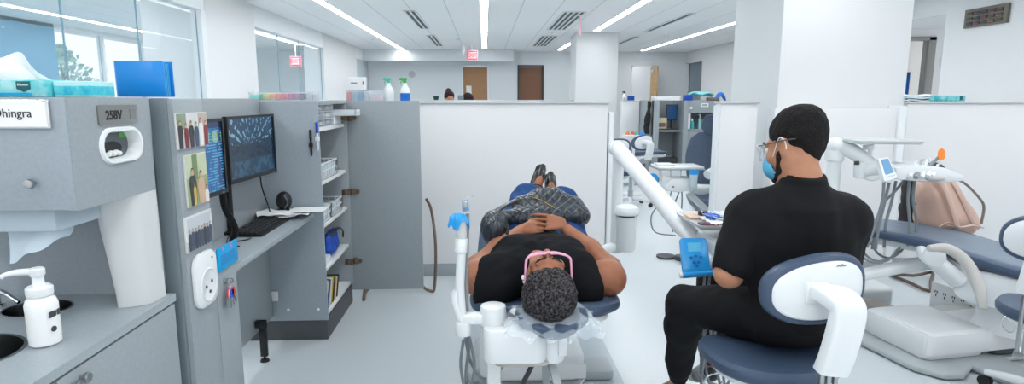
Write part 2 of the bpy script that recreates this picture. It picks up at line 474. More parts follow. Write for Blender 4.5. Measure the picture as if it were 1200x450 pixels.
# alcove with grey door frame
mb = MB(); mb.box(6.92, 9.2, 8.9, 12.2, 2.70, 2.74); struct('trim_2', mb, TRIM)
mb = MB(); mb.box(8.12, 9.2, 10.7, 10.8, 0, 2.70); mb.box(6.92, 8.12, 10.7, 10.8, 2.56, 2.70); struct('wall_alcove', mb, WALL)
mb = MB(); mb.box(6.92, 9.2, 12.3, 12.4, 0, 3); struct('wall_room_behind', mb, mat('wall_warm_white', (232, 232, 228), .8))
d = thing('door_4', None, None, (7.6, 10.72, 0)); d['kind'] = 'structure'
mb = MB(); mb.box(7.98, 8.12, 10.66, 10.82, 0, 2.56, bev=.01); mb.box(6.93, 8.12, 10.66, 10.82, 2.49, 2.56, bev=.01); mb.box(7.94, 7.98, 10.70, 10.76, 0, 2.49)
mb.build('door_frame', mat('grey_frame', (140, 140, 138), .5), d)
mb = MB(); mb.box(6.94, 7.5, 10.8, 10.84, .01, 2.4); mb.build('door_leaf', mat('leaf_white', (225, 226, 224), .5), d)
t = thing('notice_board', 'blue notice board low on the wall beyond the grey door frame', 'board', (7.6, 11.0, 1.35))
mb = MB(); mb.box(7.32, 7.86, 10.90, 10.92, 1.36, 1.93, bev=.003); mb.build('panel', mat('blue_board', (22, 92, 178), .5), t)
mb = MB(); mb.box(7.30, 7.88, 10.921, 10.94, 1.34, 1.95, bev=.003); mb.cyl((7.4, 10.94, 1.34), (7.4, 10.94, 0), .015); mb.cyl((7.8, 10.94, 1.34), (7.8, 10.94, 0), .015); mb.build('frame', STEEL, t)
t = thing('wall_sign', 'small grey sign plate on the wall right of the grey door frame', 'sign', (8.35, 10.69, 2.1))
mb = MB(); mb.box(8.26, 8.44, 10.685, 10.698, 2.03, 2.20, bev=.003); mb.build('plate', mat('sign_grey', (196, 200, 202), .4), t)
mb = MB(); mb.box(8.28, 8.42, 10.681, 10.6855, 2.13, 2.15); mb.box(8.28, 8.39, 10.681, 10.6855, 2.08, 2.10); mb.build('marking', DGREY, t)
# columns
mb = MB(); mb.box(2.17, 3.17, 14.4, 15.4, 0, 3.0, bev=.01); struct('wall_column', mb, WALL)
mb = MB(); mb.box(2.42, 3.51, 4.9, 5.85, 0, 3.0, bev=.01); struct('wall_column', mb, WALL)
# left: glazed wall between the clinic and the window corridor
mb = MB(); mb.box(-3.98, -3.84, -1, 20.3, 2.655, 3.0); struct('trim_3', mb, TRIM)
mb = MB(); mb.box(-4.7, -3.832, 8.67, 10.48, 0, 3.0, bev=.008); struct('wall_column', mb, WALL)
mb = MB(); mb.box(-4.3, -3.832, 14.77, 18.5, 0, 3.0, bev=.008); struct('wall_column', mb, WALL)
mb = MB(); mb.box(-3.96, -3.845, 18.5, 20.3, 0, 2.655); struct('wall_left', mb, WALLG)
def pane(n, x, y0, y1, z0, z1, g=GLASS, edge=True):
    d = thing('window_%d' % n, None, None, (x, (y0+y1)/2, z0)); d['kind'] = 'structure'
    mb = MB(); mb.box(x-.005, x+.005, y0+.004, y1-.004, z0, z1); mb.build('glass_pane', g, d)
    mb = MB(); mb.box(x-.007, x+.007, y1-.006, y1+.006, z0, z1); mb.build('seal_strip', mat('glass_seal', (120, 160, 176), .4), d)
    mb = MB(); mb.box(x-.03, x+.03, y0, y1, z0-.05, z0); mb.build('sill_channel', TRIM, d)
ys = [2.2, 4.6, 5.88, 7.11, 8.54]
n = 1
for a, b in zip(ys, ys[1:]): pane(n, -3.9, a, b, .05, 2.655); n += 1
for a, b in ((10.5, 11.75), (11.75, 13.05), (13.05, 14.75)): pane(n, -3.9, a, b, .05, 2.655); n += 1
mb = MB(); mb.box(-3.97, -3.83, 8.54, 8.67, 0, 2.655); struct('trim_4', mb, TRIM)
# outer window wall
mb = MB(); mb.box(-9.1, -9, 9.0, 20.3, 2.93, 3.0); mb.box(-9.1, -9, 9.0, 20.3, 0, .25)
for y in (14.9, 16.6, 18.3): mb.box(-9.12, -8.98, y-.04, y+.04, 0, 3.0)
mb.box(-9.1, -9, 19.2, 20.3, 0, 3); struct('wall_outer', mb, TRIM)
mb = MB(); mb.box(-9.1, -9, 4, 13.3, 0, 3.0); struct('wall_outer_blue', mb, mat('blue_wall', (104, 158, 190), .6))
for a, b in ((13.3, 14.86), (14.94, 16.56), (16.64, 18.26), (18.34, 19.2)): pane(n, -9.05, a, b, .3, 2.93, GLASSF); n += 1

# ---------------- partitions
def partition(x0, x1, y0, y1, z, label=None, cap=True, base=True, axis='x', name='low_partition'):
    mb = MB(); mb.box(x0, x1, y0, y1, 0.0, z-.018, bev=.004); o = struct(name, mb, PARTM)
    if cap:
        mb = MB(); mb.box(x0-.01, x1+.012, y0-.018, y1+.018, z-.018, z, bev=.004); mb.build('cap_rail', CAPM, o)
    if base:
        mb = MB(); mb.box(x0-.004, x1+.004, y0-.008, y1+.008, 0, .105, bev=.002); mb.build('baseboard', BASEM, o)
    return o
partition(-2.2, 1.0, 4.86, 4.97, 1.443)
mb = MB(); mb.box(1.012, 1.055, 4.865, 4.965, 0, 1.36, bev=.008); struct('partition_end_post', mb, TRIM)
partition(1.93, 2.24, 4.86, 4.97, 1.443)
mb = MB(); mb.box(1.914, 1.929, 4.86, 4.97, 0, 1.41, bev=.004); struct('partition_end_post', mb, TRIM)
partition(2.34, 3.36, 4.76, 4.89, 1.408, cap=False)
mb = MB(); mb.box(3.362, 3.425, 4.735, 4.89, 0, 1.408, bev=.008); struct('partition_end_post', mb, TRIM)
partition(3.515, 6.79, 4.86, 4.97, 1.443)
partition(-3.0, 1.2, 9.7, 9.82, 1.44, base=False)
partition(3.18, 3.60, 13.9, 14.02, 1.42)
partition(1.3, 2.16, 14.6, 14.72, 1.42)
partition(5.25, 6.79, 12.9, 13.02, 1.42)

# ---------------- ceiling lights, vents, signs
def strip_light(x, y0, y1, label, grp='linear ceiling lights'):
    t = thing('ceiling_light', label, 'ceiling light', (x, (y0+y1)/2, 2.985), group=grp)
    w = .062
    mb = MB(); mb.box(x-w-.008, x-w, y0, y1, 2.986, 3.0); mb.box(x+w, x+w+.008, y0, y1, 2.986, 3.0); mb.box(x-w, x+w, y0-.01, y0, 2.986, 3.0); mb.box(x-w, x+w, y1, y1+.01, 2.986, 3.0); mb.build('frame', TRIM, t)
    mb = MB(); mb.box(x-w, x+w, y0, y1, 2.984, 2.999, bev=.004); mb.build('diffuser', LEDM, t)
strip_light(0, -3, 18.9, 'long LED strip running straight down the middle of the ceiling')
strip_light(-2.6, -3, 19.5, 'long LED strip slanting in from the upper left of the ceiling')
strip_light(2.55, -3, 13.9, 'LED strip right of centre that ends in front of the far column')
strip_light(2.40, 17.0, 19.4, 'short LED strip left of the far column near the back wall')
strip_light(5.12, -3, 19.6, 'LED strip on the right slanting behind the big near column')
strip_light(-5.33, 4, 17.9, 'LED strip behind the glass wall, nearer of the two')
strip_light(5.3, 20.7, 21.8, 'added unseen LED strip that brightens the room beyond the open doorway')  # added lamp, out of view, only there to brighten the room past the doorway
strip_light(-7.9, 4, 18.0, 'LED strip behind the glass wall, nearest the windows')
def vent(x0, x1, y0, y1, n, label, grp, horizontal=True):
    t = thing('ceiling_vent', label, 'air vent', ((x0+x1)/2, (y0+y1)/2, 2.99), group=grp)
    mb = MB(); w = (x1-x0)/n
    mb.holed([(x0-.02, y0-.02), (x1+.02, y0-.02), (x1+.02, y1+.02), (x0-.02, y1+.02)], [[(x0+i*w+w*.2, y0), (x0+i*w+w*.2, y1), (x0+i*w+w*.85, y1), (x0+i*w+w*.85, y0)] for i in range(n)], 2.985, 2.995)
    mb.build('frame', TRIM, t)
    mb = MB(); mb.box(x0, x1, y0, y1, 2.996, 2.9995); mb.build('duct_opening', DGREY, t)
vent(-1.42, -1.22, 11.0, 13.7, 2, 'slotted air vent left of the middle light, nearer one', 'slot vents')
vent(-1.42, -1.22, 15.2, 18.2, 2, 'slotted air vent left of the middle light, farther one', 'slot vents')
vent(1.42, 1.82, 11.0, 13.8, 4, 'wide louvred ceiling vent right of the middle light, nearer one', 'louvre vents')
vent(1.42, 1.82, 15.2, 18.1, 4, 'wide louvred ceiling vent right of the middle light, farther one', 'louvre vents')
vent(3.70, 3.84, 11.1, 14.0, 1, 'thin single-slot vent between the two right-hand light strips', 'thin slot vents')
vent(3.74, 3.88, 15.3, 17.3, 1, 'thin single-slot vent just right of the far column', 'thin slot vents')
REDS = mat('exit_red', (226, 62, 84), .4, emit=.5)
def exit_sign(x, y, z, label, rz=0., wd=.33):
    t = thing('exit_sign', label, 'exit sign', (x, y, z), rz=0)
    R = Matrix.Translation((x, y, z)) @ Matrix.Rotation(rz, 4, 'Z')
    h = wd*.86
    mb = MB(); mb.box(-wd/2, wd/2, -.02, .02, 0, h, bev=.006, M=R); mb.build('housing', mat('sign_white', (240, 226, 230), .4), t)
    mb = MB()
    for a, b, c, e in ((-wd/2+.01, wd/2-.01, .015, .05), (-wd/2+.01, wd/2-.01, h-.05, h-.015), (-wd/2+.01, -wd/2+.035, .05, h-.05), (wd/2-.035, wd/2-.01, .05, h-.05)): mb.box(a, b, -.0225, -.0195, c, e, M=R)
    mb.build('border', REDS, t)
    text_mesh('EXIT', h*.52, REDS, 'lettering', t, R @ Matrix.Translation((0, -.0215, h*.5)) @ Matrix.Rotation(PI/2, 4, 'X') @ Matrix.Scale(.88, 4, (1, 0, 0)), bold=.004)
    mb = MB(); mb.cyl((0, 0, h), (0, 0, 2.999-z), .012, M=R); mb.cyl((0, 0, 2.999-z-.02), (0, 0, 2.999-z), .05, M=R); mb.build('hanger', TRIM, t)
exit_sign(-.36, 18.0, 2.57, 'red EXIT sign hanging before the oak door at the back')
exit_sign(-5.35, 17.6, 2.36, 'red EXIT sign seen through the glass wall on the left')
exit_sign(1.78, 11.4, 2.62, 'white exit sign seen edge on beside the louvred ceiling vent', rz=math.radians(80), wd=.36)
# smoke detector / sprinklers
def detector(x, y, label):
    mb = MB(); mb.lathe([(.0, 2.955), (.04, 2.957), (.055, 2.97), (.06, 2.999), (0, 2.999)], (x, y, 0), 20); tag(mb.build('smoke_detector', TRIM), label, 'smoke detector', 'ceiling detectors')
detector(1.62, 14.4, 'round white detector between the two louvred ceiling vents')
detector(-.7, 16.0, 'round white detector on the ceiling right of the slot vents')
detector(-2.9, 16.3, 'round white detector beside the end of the left LED strip')
detector(4.5, 15.0, 'round white detector left of the right-hand LED strip end')
mb = MB(); mb.cyl((-.62, 18.0, 2.80), (-.62, 18.0, 2.999), .05); mb.cyl((-.62, 18.0, 2.72), (-.62, 18.0, 2.80), .02); tag(mb.build('security_camera', WHITE), 'small white ceiling camera just left of the hanging EXIT sign', 'security camera')
mb = MB(); mb.cyl((-2.4, 20.27, 2.25), (-2.4, 20.3, 2.25), .11); tag(mb.build('wall_clock', mat('clock_grey', (176, 184, 188), .4)), 'small round grey clock on the back wall left of the oak door', 'clock')
# name-board with coloured cards, high on the right wall
t = thing('directory_board', 'dark metal board with rows of small coloured plates high on right wall', 'board', (6.79, 8.05, 2.44))
mb = MB(); mb.box(6.76, 6.799, 7.69, 8.40, 2.44, 2.69, bev=.004); mb.build('frame', mat('board_metal', (112, 106, 96), .5, .2), t)
cols = [(60, 66, 70), (44, 58, 96), (176, 120, 40), (150, 48, 50), (70, 92, 84)]
for r_ in range(3):
    for c_ in range(5):
        mb = MB(); y = 7.76+c_*.122; z = 2.625-r_*.066
        mb.box(6.750, 6.7605, y, y+.10, z-.022, z+.022, bev=.002); p = mb.build('name_plate', mat('plate_dark', (42, 44, 50), .35), t)
        mb = MB(); mb.box(6.7485, 6.7505, y+.006, y+.094, z-.018, z-.006, mi=0); mb.build('colour_strip', mat('strip%d' % ((r_*2+c_*3) % 5), cols[(r_*2+c_*3) % 5], .4), p)
# tree outside the far windows
LEAF = mat('pale_foliage', (150, 190, 178), .8); BARK = mat('bark', (120, 112, 104), .9)
for (x, y, h, lab) in ((-12.5, 18.6, 3.0, 'leafy tree outside the window, seen through the glass wall'),):
    t = thing('tree', lab, 'tree', (x, y, 0))
    rs = random.Random(3); mb = MB()
    for k in range(700):
        a = rs.random()*2*PI; u = rs.random()**.5; zz = rs.random(); R = .95*math.sin(PI*min(1, zz*.9+.08))*u
        c = V(x+R*math.cos(a), y+R*math.sin(a), .9+zz*(h-.9)); n = V(rs.gauss(0, 1), rs.gauss(0, 1), rs.gauss(0, 1)).normalized(); p = n.orthogonal().normalized()*.11; q = n.cross(p.normalized())*.06
        mb.faces([c-p, c-q, c+p, c+q], [(0, 1, 2, 3)])
    mb.build('foliage', LEAF, t)
    mb = MB(); mb.tube([(x, y, 0), (x+.05, y, 1.2), (x, y, h-.5)], [.09, .06, .02]); 
    for k in range(8):
        a = k*2.4; mb.tube([(x+.03, y, 1+.18*k), (x+.3*math.cos(a), y+.3*math.sin(a), 1.3+.18*k), (x+.6*math.cos(a), y+.6*math.sin(a), 1.5+.18*k)], [.03, .02, .008], seg=6)
    mb.build('trunk', BARK, t)
mb = MB(); mb.box(-20, -9.1, 2, 24, -.1, -.04); struct('ground_outside', mb, mat('paving', (200, 204, 204), .9))
# ================================================================= wash station at the left edge
XF = -1.0            # front plane of the cabinets that run away from the camera
t = thing('wash_station', 'blue-grey wash station with glove dispenser and white curved post, at the left edge', 'cabinet', (-1.3, 1.5, 0))
# carcass of the upper cabinet
mb = MB(); zb, zt = 1.20, 1.472
mb.box(-1.62, XF-.02, 1.505, 1.865, zt-.018, zt); mb.box(-1.62, XF-.02, 1.505, 1.865, zb, zb+.018)
mb.box(-1.62, XF-.02, 1.845, 1.865, zb, zt); mb.box(-1.62, -1.60, 1.505, 1.865, zb, zt)
mb.build('upper_body', GREYB, t)
mb = MB(); mb.holed([(1.489, zb-.004), (1.842, zb-.004), (1.842, zt), (1.489, zt)], [stad(1.692, 1.343, .085, .037)], XF-.018, XF, 'yz')
gp = mb.build('glove_panel', GREY, t)
mb = MB(); L = stad(1.692, 1.343, .098, .049, 10); L2 = stad(1.692, 1.343, .082, .035, 10)
rings = []
for (k, x) in ((0, XF+.0002), (.25, XF+.007), (.75, XF+.007), (1, XF-.004), (1, XF-.03)):
    rings.append([V(x, a[0]*(1-k)+b[0]*k, a[1]*(1-k)+b[1]*k) for a, b in zip(L, L2)])
mb.rings(rings, cap=False); mb.build('white_bezel', WHITE, gp)
mb = MB(); mb.holed(rrect(1.60, 1.775, 1.40, 1.452, .006), [], XF, XF+.004, 'yz'); pl = mb.build('number_plate', mat('plate_metal', (150, 152, 150), .3, .75), gp); pl['label'] = 'metal plate reading 258V'
def text_on_x(txt, size, m, parent, x, y, z, name='lettering', sx=1., bold=0., align='CENTER'):
    # reads from +X side: right of text towards +Y
    R = Matrix(((0, 0, 1, x), (1, 0, 0, y), (0, 1, 0, z), (0, 0, 0, 1)))
    return text_mesh(txt, size, m, name, parent, R @ Matrix.Scale(sx, 4, (1, 0, 0)), bold=bold, align=align)
def text_on_y(txt, size, m, parent, x, y, z, name='lettering', sx=1., bold=0., align='CENTER'):
    return text_mesh(txt, size, m, name, parent, Matrix.Translation((x, y, z)) @ Matrix.Rotation(PI/2, 4, 'X') @ Matrix.Scale(sx, 4, (1, 0, 0)), bold=bold, align=align)
text_on_x('258V', .034, BLACK, pl, XF+.0046, 1.665, 1.424, sx=1.0, bold=.0008)
mb = MB(); mb.box(XF+.003, XF+.005, 1.737, 1.765, 1.412, 1.440); mb.build('window_insert', mat('insert_grey', (120, 124, 124), .3), pl)
# glove box inside the opening
mb = MB(); mb.box(-1.10, -1.03, 1.61, 1.78, 1.29, 1.40, bev=.003); mb.prism(circ(1.69, 1.333, .05, .02), -1.031, -1.028, 'yz', mi=1)
mb.box(-1.0305, -1.029, 1.735, 1.778, 1.36, 1.395, mi=2)
tag(mb.build('glove_box', [mat('glove_carton', (96, 104, 108), .6), BLACK, mat('carton_green', (96, 170, 90), .6)]), 'glove carton seen inside the white-rimmed oval opening', 'glove box')
mb = MB()
for k in range(5): mb.ell((-1.022, 1.665+k*.012, 1.318+.004*(k % 2)), (.008, .012, .007), 10, 8)
tag(mb.build('glove', mat('glove_white', (214, 218, 220), .6)), 'pale glove bunched at the lip of the oval dispenser opening', 'glove')
# door with knob (faces the camera)
mb = MB(); mb.box(-1.45, XF-.001, 1.486, 1.504, zb-.002, zt-.001, bev=.002); dr = mb.build('upper_door', GREYB, t)
def knob(parent, p, d, r=.012, name='knob'):
    d = Vector(d); p = Vector(p); mb = MB(); mb.cyl(p, p+d*.014, r*.45, seg=14); mb.cyl(p+d*.012, p+d*.024, r, r*.95, seg=20, bev=.0025)
    return mb.build(name, STEEL, parent)
knob(dr, (-1.093, 1.486, 1.266), (0, -1, 0), .012)
# name plate holder
mb = MB(); mb.box(-1.36, -1.032, 1.476, 1.485, 1.398, 1.466, bev=.003); npl = mb.build('name_plate', CHROME, t)
mb = MB(); mb.box(-1.355, -1.038, 1.474, 1.4765, 1.403, 1.461); mb.build('paper_insert', mat('paper', (238, 240, 240), .6), npl)
text_on_y('Dr. Dhingra', .029, mat('ink', (40, 44, 50), .6), npl, -1.070, 1.4732, 1.434, sx=.95, align='RIGHT')
# towel dispenser slot under the cabinet
mb = MB(); mb.box(-1.58, -1.085, 1.53, 1.80, 1.135, 1.199, bev=.006); td = mb.build('towel_dispenser', mat('dispenser_grey', (176, 192, 202), .4), t)
mb = MB(); mb.box(-1.5, -1.11, 1.62, 1.66, 1.132, 1.1345, bev=.0005); mb.build('slot', BLACKM, td)
mb = MB()
def tw(u, v):
    x = -1.26+.165*u+.012*v; y = 1.60+.010*math.sin(u*7+v*2)-.03*v; z = 1.136-v*(.082*(1-u)**.9+.014+.004*math.sin(u*14))
    return V(x, y, z)
mb.sheet(tw, 26, 10, .0015); tag(mb.build('paper_towel', mat('towel_blueish', (206, 222, 232), .8)), 'folded paper towel hanging from the dispenser slot over the sinks', 'paper towel')
# niche back panel and column
mb = MB(); mb.box(-1.62, -1.03, 1.866, 1.898, 0, 1.472); mb.build('back_panel', GREYB, t)
mb = MB()
fp = [(-1.105, 1.725), (-1.10, 1.705), (-1.075, 1.703), (-1.03, 1.722), (-1.005, 1.745), (-1.001, 1.79), (-1.002, 1.845), (-1.06, 1.85), (-1.105, 1.845)]
rr_ = []
for z, s in ((.861, .80), (.90, .81), (1.0, .87), (1.1, .94), (1.196, .99)):
    rr_.append([V(-1.0+(x+1.0)*s, 1.85+(y-1.85)*s, z) for x, y in crom([V(a, b, 0) for a, b in fp], 4, True) for _ in [0]] if False else [V(-1.0+(p.x+1.0)*s, 1.85+(p.y-1.85)*s, z) for p in crom([V(a, b, 0) for a, b in fp], 4, True)])
mb.rings(rr_); mb.build('curved_post', WARMW, t)
# counter with two bowls
mb = MB()
s1 = (-1.275, 1.415); s2 = (-1.315, 1.74)
mb.holed([(-1.62, .9), (-.982, .9), (-.982, 1.865), (-1.62, 1.865)], [circ(*s1, .135, .125), circ(*s2, .088, .072)], .836, .860)
ct = mb.build('counter', COUNT, t)
for (cx, cy), rx, ry, dp in ((s1, .135, .125, .13), (s2, .088, .072, .11)):
    mb = MB(); prof = [(1.05, .8605), (1.04, .8625), (.985, .8615), (.97, .845), (.95, .80), (.85, .86-dp+.02), (.5, .86-dp), (.2, .86-dp-.003), (.19, .86-dp-.01), (.0, .86-dp-.01)]
    mb.rings([[V(cx+rx*r*math.cos(2*PI*i/36), cy+ry*r*math.sin(2*PI*i/36), z) for i in range(36)] for r, z in prof], cap=False)
    mb.build('sink_bowl', mat('basin_steel', (120, 124, 126), .25, 1.), ct)
mb = MB(); mb.cyl((-1.44, 1.76, .860), (-1.44, 1.76, .872), .016); mb.tube([(-1.44, 1.76, .872), (-1.44, 1.76, .90), (-1.42, 1.757, .905), (-1.37, 1.745, .878)], [.008, .008, .008, .006], seg=10); mb.build('faucet', CHROME, ct)
mb = MB(); mb.box(-1.60, -1.004, .92, 1.865, .10, .12); mb.box(-1.60, -1.58, .92, 1.865, .1, .835); mb.box(-1.60, -1.004, .92, .94, .1, .835); mb.box(-1.60, -1.06, .92, 1.865, 0, .1); mb.build('lower_body', GREY, t)
mb = MB(); mb.box(-1.003, -.986, .93, 1.327, .12, .828, bev=.002); d1 = mb.build('lower_door', GREY, t)
mb = MB(); mb.box(-1.003, -.986, 1.334, 1.862, .12, .828, bev=.002); d2 = mb.build('lower_door', GREY, t)
knob(d2, (-.986, 1.408, .80), (1, 0, 0), .013); knob(d2, (-.986, 1.378, .797), (1, 0, 0), .011, 'lock')
knob(d1, (-.986, 1.25, .79), (1, 0, 0), .013)

# soap bottle
t = thing('soap_bottle', 'white foam soap pump bottle on the grey counter between the two sinks', 'soap bottle', (-1.105, 1.475, .861))
mb = MB(); c = (-1.105, 1.475, 0)
mb.lathe([(.0, .862), (.030, .862), (.034, .866), (.035, .90), (.0345, .945), (.035, .965), (.031, .978), (.0265, .984), (.018, .990), (0, .990)], c, 32)
b = mb.build('bottle', mat('soap_body', (236, 239, 240), .28, coat=.3), t)
mb = MB(); mb.cyl((-1.0725, 1.462, .905), (-1.0705, 1.4615, .905), .007); mb.box(-1.0725, -1.0705, 1.452, 1.487, .935, .95); mb.build('label_print', DGREY, b)
mb = MB(); mb.lathe([(0, .988), (.0275, .988), (.0285, .992), (.0285, 1.008), (.0245, 1.012), (.015, 1.014), (.0125, 1.02), (.0125, 1.038), (0, 1.038)], c, 32)
mb.build('pump_collar', WHITE, t)
mb = MB(); mb.lathe([(0, 1.034), (.012, 1.034), (.0165, 1.040), (.0165, 1.054), (.012, 1.058), (0, 1.058)], c, 24)
mb.tube([(-1.105, 1.475, 1.048), (-1.14, 1.462, 1.05), (-1.165, 1.452, 1.046), (-1.172, 1.449, 1.040)], [.009, .008, .006, .005], seg=12); mb.build('pump_head', WHITE, t)
# teal roll at the far left edge
mb = MB(); mb.lathe([(.018, 0), (.04, 0), (.042, .004), (.042, .056), (.04, .06), (.018, .06), (.018, 0)], (-1.47, 1.62, .99), 28, M=Matrix.Translation((-1.47, 1.62, .99)) @ Matrix.Rotation(PI/2, 4, 'X') @ Matrix.Translation((1.47, -1.62, -.99)))
# ---- on top of the station
KT = mat('tissue_teal', (72, 196, 206), .5, rgb2=(170, 226, 226), noise=.3, nscale=28)
t = thing('tissue_box', 'flat teal tissue box with a badge and tissue pulled out, on the station', 'tissue box', (-1.25, 1.60, zt))
mb = MB(); mb.box(-1.42, -1.148, 1.66, 1.775, zt+.001, zt+.046, bev=.002); cb = mb.build('carton', KT, t)
mb = MB(); mb.box(-1.34, -1.20, 1.658, 1.6602, zt+.004, zt+.012); mb.build('blue_band', mat('band_blue', (0, 162, 214), .5), cb)
mb = MB(); mb.prism([(-1.235, zt+.042), (-1.200, zt+.042), (-1.200, zt+.022), (-1.2175, zt+.014), (-1.235, zt+.022)], 1.6575, 1.6601, 'xz'); bd = mb.build('badge', mat('badge_green', (14, 98, 104), .5), cb)
text_on_y('Kleenex', .0085, mat('paper', (238, 240, 240), .6), bd, -1.2175, 1.6570, zt+.033)
mb = MB()
def ts(u, v):
    a = -1.43+.25*u
    z = zt+.045+v*(.045+.032*math.exp(-((u-.62)/.2)**2)+.02*math.exp(-((u-.12)/.2)**2)-.045*max(0, u-.72)*3.4)
    return V(a+.01*math.sin(v*7), 1.71+.02*math.sin(u*9+v*3)*v, z)
mb.sheet(ts, 30, 10, .0012); mb.build('tissue', mat('tissue_white', (240, 242, 243), .8), t)
t = thing('wipes_pack', 'low bright teal box beside the tissue box on the wash station', 'box', (-1.09, 1.72, zt))
mb = MB(); mb.box(-1.146, -1.052, 1.665, 1.775, zt+.001, zt+.043, bev=.003); p = mb.build('carton', mat('wipes_pale', (178, 224, 226), .5), t)
mb = MB(); mb.box(-1.1465, -1.0515, 1.6645, 1.775, zt+.004, zt+.032, bev=.003); mb.build('wrap', mat('wipes_teal', (24, 176, 206), .35, rgb2=(90, 208, 220), noise=.3, nscale=60), p)
# blue binder
t = thing('ring_binder', 'bright blue plastic binder standing on top of the grey cabinet', 'binder', (-1.06, 1.98, zt))
BB = mat('binder_blue', (12, 134, 216), .3, coat=.2)
z0, z1 = zt+.002, zt+.112
mb = MB(); mb.box(-1.135, -.992, 1.93, 1.934, z0, z1, bev=.001); mb.build('front_cover', BB, t)
mb = MB(); mb.box(-1.135, -.992, 1.985, 1.989, z0, z1, bev=.001); mb.build('back_cover', BB, t)
mb = MB(); P_ = [V(-1.135, 1.932, 0), V(-1.145, 1.94, 0), V(-1.147, 1.96, 0), V(-1.145, 1.98, 0), V(-1.135, 1.987, 0)]
o_ = crom(P_, 4); mb.rings([[V(p.x, p.y, z) for p in o_]+[V(p.x+.003, p.y, z) for p in o_[::-1]] for z in (z0, z1)]); mb.build('spine', BB, t)
mb = MB()
for k in range(5): mb.box(-1.130, -1.0, 1.938+k*.009, 1.943+k*.009, z0+.003, z1-.006)
mb.build('divider_pages', mat('binder_pages', (60, 160, 222), .4), t)

# ================================================================= pedestal with photographs
t = thing('side_panel', 'tall grey end panel of the workstation carrying three photographs', 'panel', (-1.0, 1.98, 0))
mb = MB(); mb.box(-1.03, -.984, 1.902, 1.935, 0, 1.470, bev=.003); mb.build('edge_post', GREYD, t)
mb = MB(); mb.box(-1.03, -.967, 1.918, 2.112, 0, 1.468, bev=.003); mb.build('panel', GREY, t)
t = thing('under_desk_cabinet', 'narrow grey cabinet under the near end of the desk, keys hanging from its lock', 'cabinet', (-1.0, 2.2, 0))
mb = MB(); mb.box(-1.25, -.985, 2.113, 2.29, 0, .768, bev=.002); mb.build('body', GREY, t)
mb = MB(); mb.box(-.985, -.967, 2.114, 2.288, .03, .845, bev=.002); d3 = mb.build('door', GREY, t)
knob(d3, (-.967, 2.172, .802), (1, 0, 0), .012); knob(d3, (-.967, 2.195, .798), (1, 0, 0), .010, 'lock')
# photos
skin = mat('print_skin', (196, 150, 124), .5)
def photo(label, y0, y1, z0, z1, bg, figs, tilt=0., stripe=None):
    t = thing('photograph', label, 'photograph', (-.966, (y0+y1)/2, z0), group='photographs taped to the end panel')
    mats = [mat('print_border', (214, 216, 214), .3)]
    R = Matrix.Translation((-.962, (y0+y1)/2, (z0+z1)/2)) @ Matrix.Rotation(tilt, 4, 'X') @ Matrix.Translation((.962, -(y0+y1)/2, -(z0+z1)/2))
    mb = MB(); mb.box(-.9665, -.960, y0, y1, z0, z1, bev=.001, M=R); mb.build('print', mats[0], t)
    used = {}; M_ = []
    def mi(rgb):
        if rgb not in used: used[rgb] = len(M_); M_.append(mat('print_%d_%d_%d' % rgb, rgb, .3))
        return used[rgb]
    mb = MB(); e = .0015
    for (a, b, c, d_, col) in bg:
        mb.box(-.960, -.9597, y0+e+(y1-y0-2*e)*a, y0+e+(y1-y0-2*e)*b, z0+e+(z1-z0-2*e)*c, z0+e+(z1-z0-2*e)*d_, mi=mi(col), M=Matrix.Translation((.0002*bg.index((a, b, c, d_, col)), 0, 0)) @ R)
    H = z1-z0
    for n, (u, hh, w, top, hair, sk) in enumerate(figs):
        yc = y0+(y1-y0)*u; zc = z0+H*hh; wd = H*w*.72; x = -.9588+.0002*n
        P_ = [(yc-wd*.8, z0+e), (yc-wd, zc-wd*1.5), (yc-wd*.7, zc-wd*.55), (yc, zc-wd*.35), (yc+wd*.7, zc-wd*.55), (yc+wd, zc-wd*1.5), (yc+wd*.8, z0+e)]
        if z0+e < zc-wd*1.6: mb.prism(P_, x, x+.0001, 'yz', mi=mi(top), M=R)
        mb.prism(circ(yc, zc+wd*.12, wd*.40, wd*.48, 12), x+.0001, x+.0002, 'yz', mi=mi(hair), M=R)
        mb.prism(circ(yc, zc-wd*.05, wd*.36, wd*.45, 12), x+.0002, x+.0003, 'yz', mi=mi(sk), M=R)
    mb.build('picture', M_, t)
W_, G_ = (222, 222, 218), (96, 120, 74)
S1, S2, HB = (206, 164, 140), (150, 106, 82), (62, 48, 44)
photo('top photo on the end panel: a group in dark and red clothing', 1.915, 2.122, 1.309, 1.423, [(0, 1, .0, 1, (206, 208, 206)), (0, .3, .55, 1, (132, 148, 122)), (.7, 1, .5, 1, (188, 170, 158))],
      [(.1, .72, .19, (44, 44, 50), HB, S1), (.28, .64, .19, (120, 34, 44), HB, S1), (.44, .7, .19, (40, 44, 52), HB, S1), (.60, .66, .19, (52, 74, 104), HB, S1), (.76, .76, .2, (226, 226, 226), HB, S1), (.92, .68, .19, (130, 36, 46), HB, S1)])
photo('middle upright photo on the end panel: two people before greenery', 1.948, 2.094, 1.118, 1.288, [(0, 1, 0, 1, (150, 164, 118)), (0, 1, .55, 1, (188, 198, 166)), (.3, .55, .5, 1, (110, 132, 86))],
      [(.28, .66, .2, (48, 48, 54), HB, S1), (.34, .40, .08, (198, 170, 60), (198, 170, 60), (198, 170, 60)), (.66, .58, .2, (202, 168, 140), HB, S1), (.9, .3, .12, (226, 222, 214), HB, S1)], tilt=0)
photo('lowest photo on the end panel: a row of people in dark suits', 1.917, 2.102, .974, 1.090, [(0, 1, 0, 1, (214, 218, 220)), (0, 1, 0, .3, (178, 178, 172)), (.06, .94, .55, .95, (190, 198, 204))],
      [(.12+.11*k, .56+.03*(k % 2), .14, [(58, 70, 88), (70, 82, 100), (48, 54, 66)][k % 3], HB, S1) for k in range(8)])
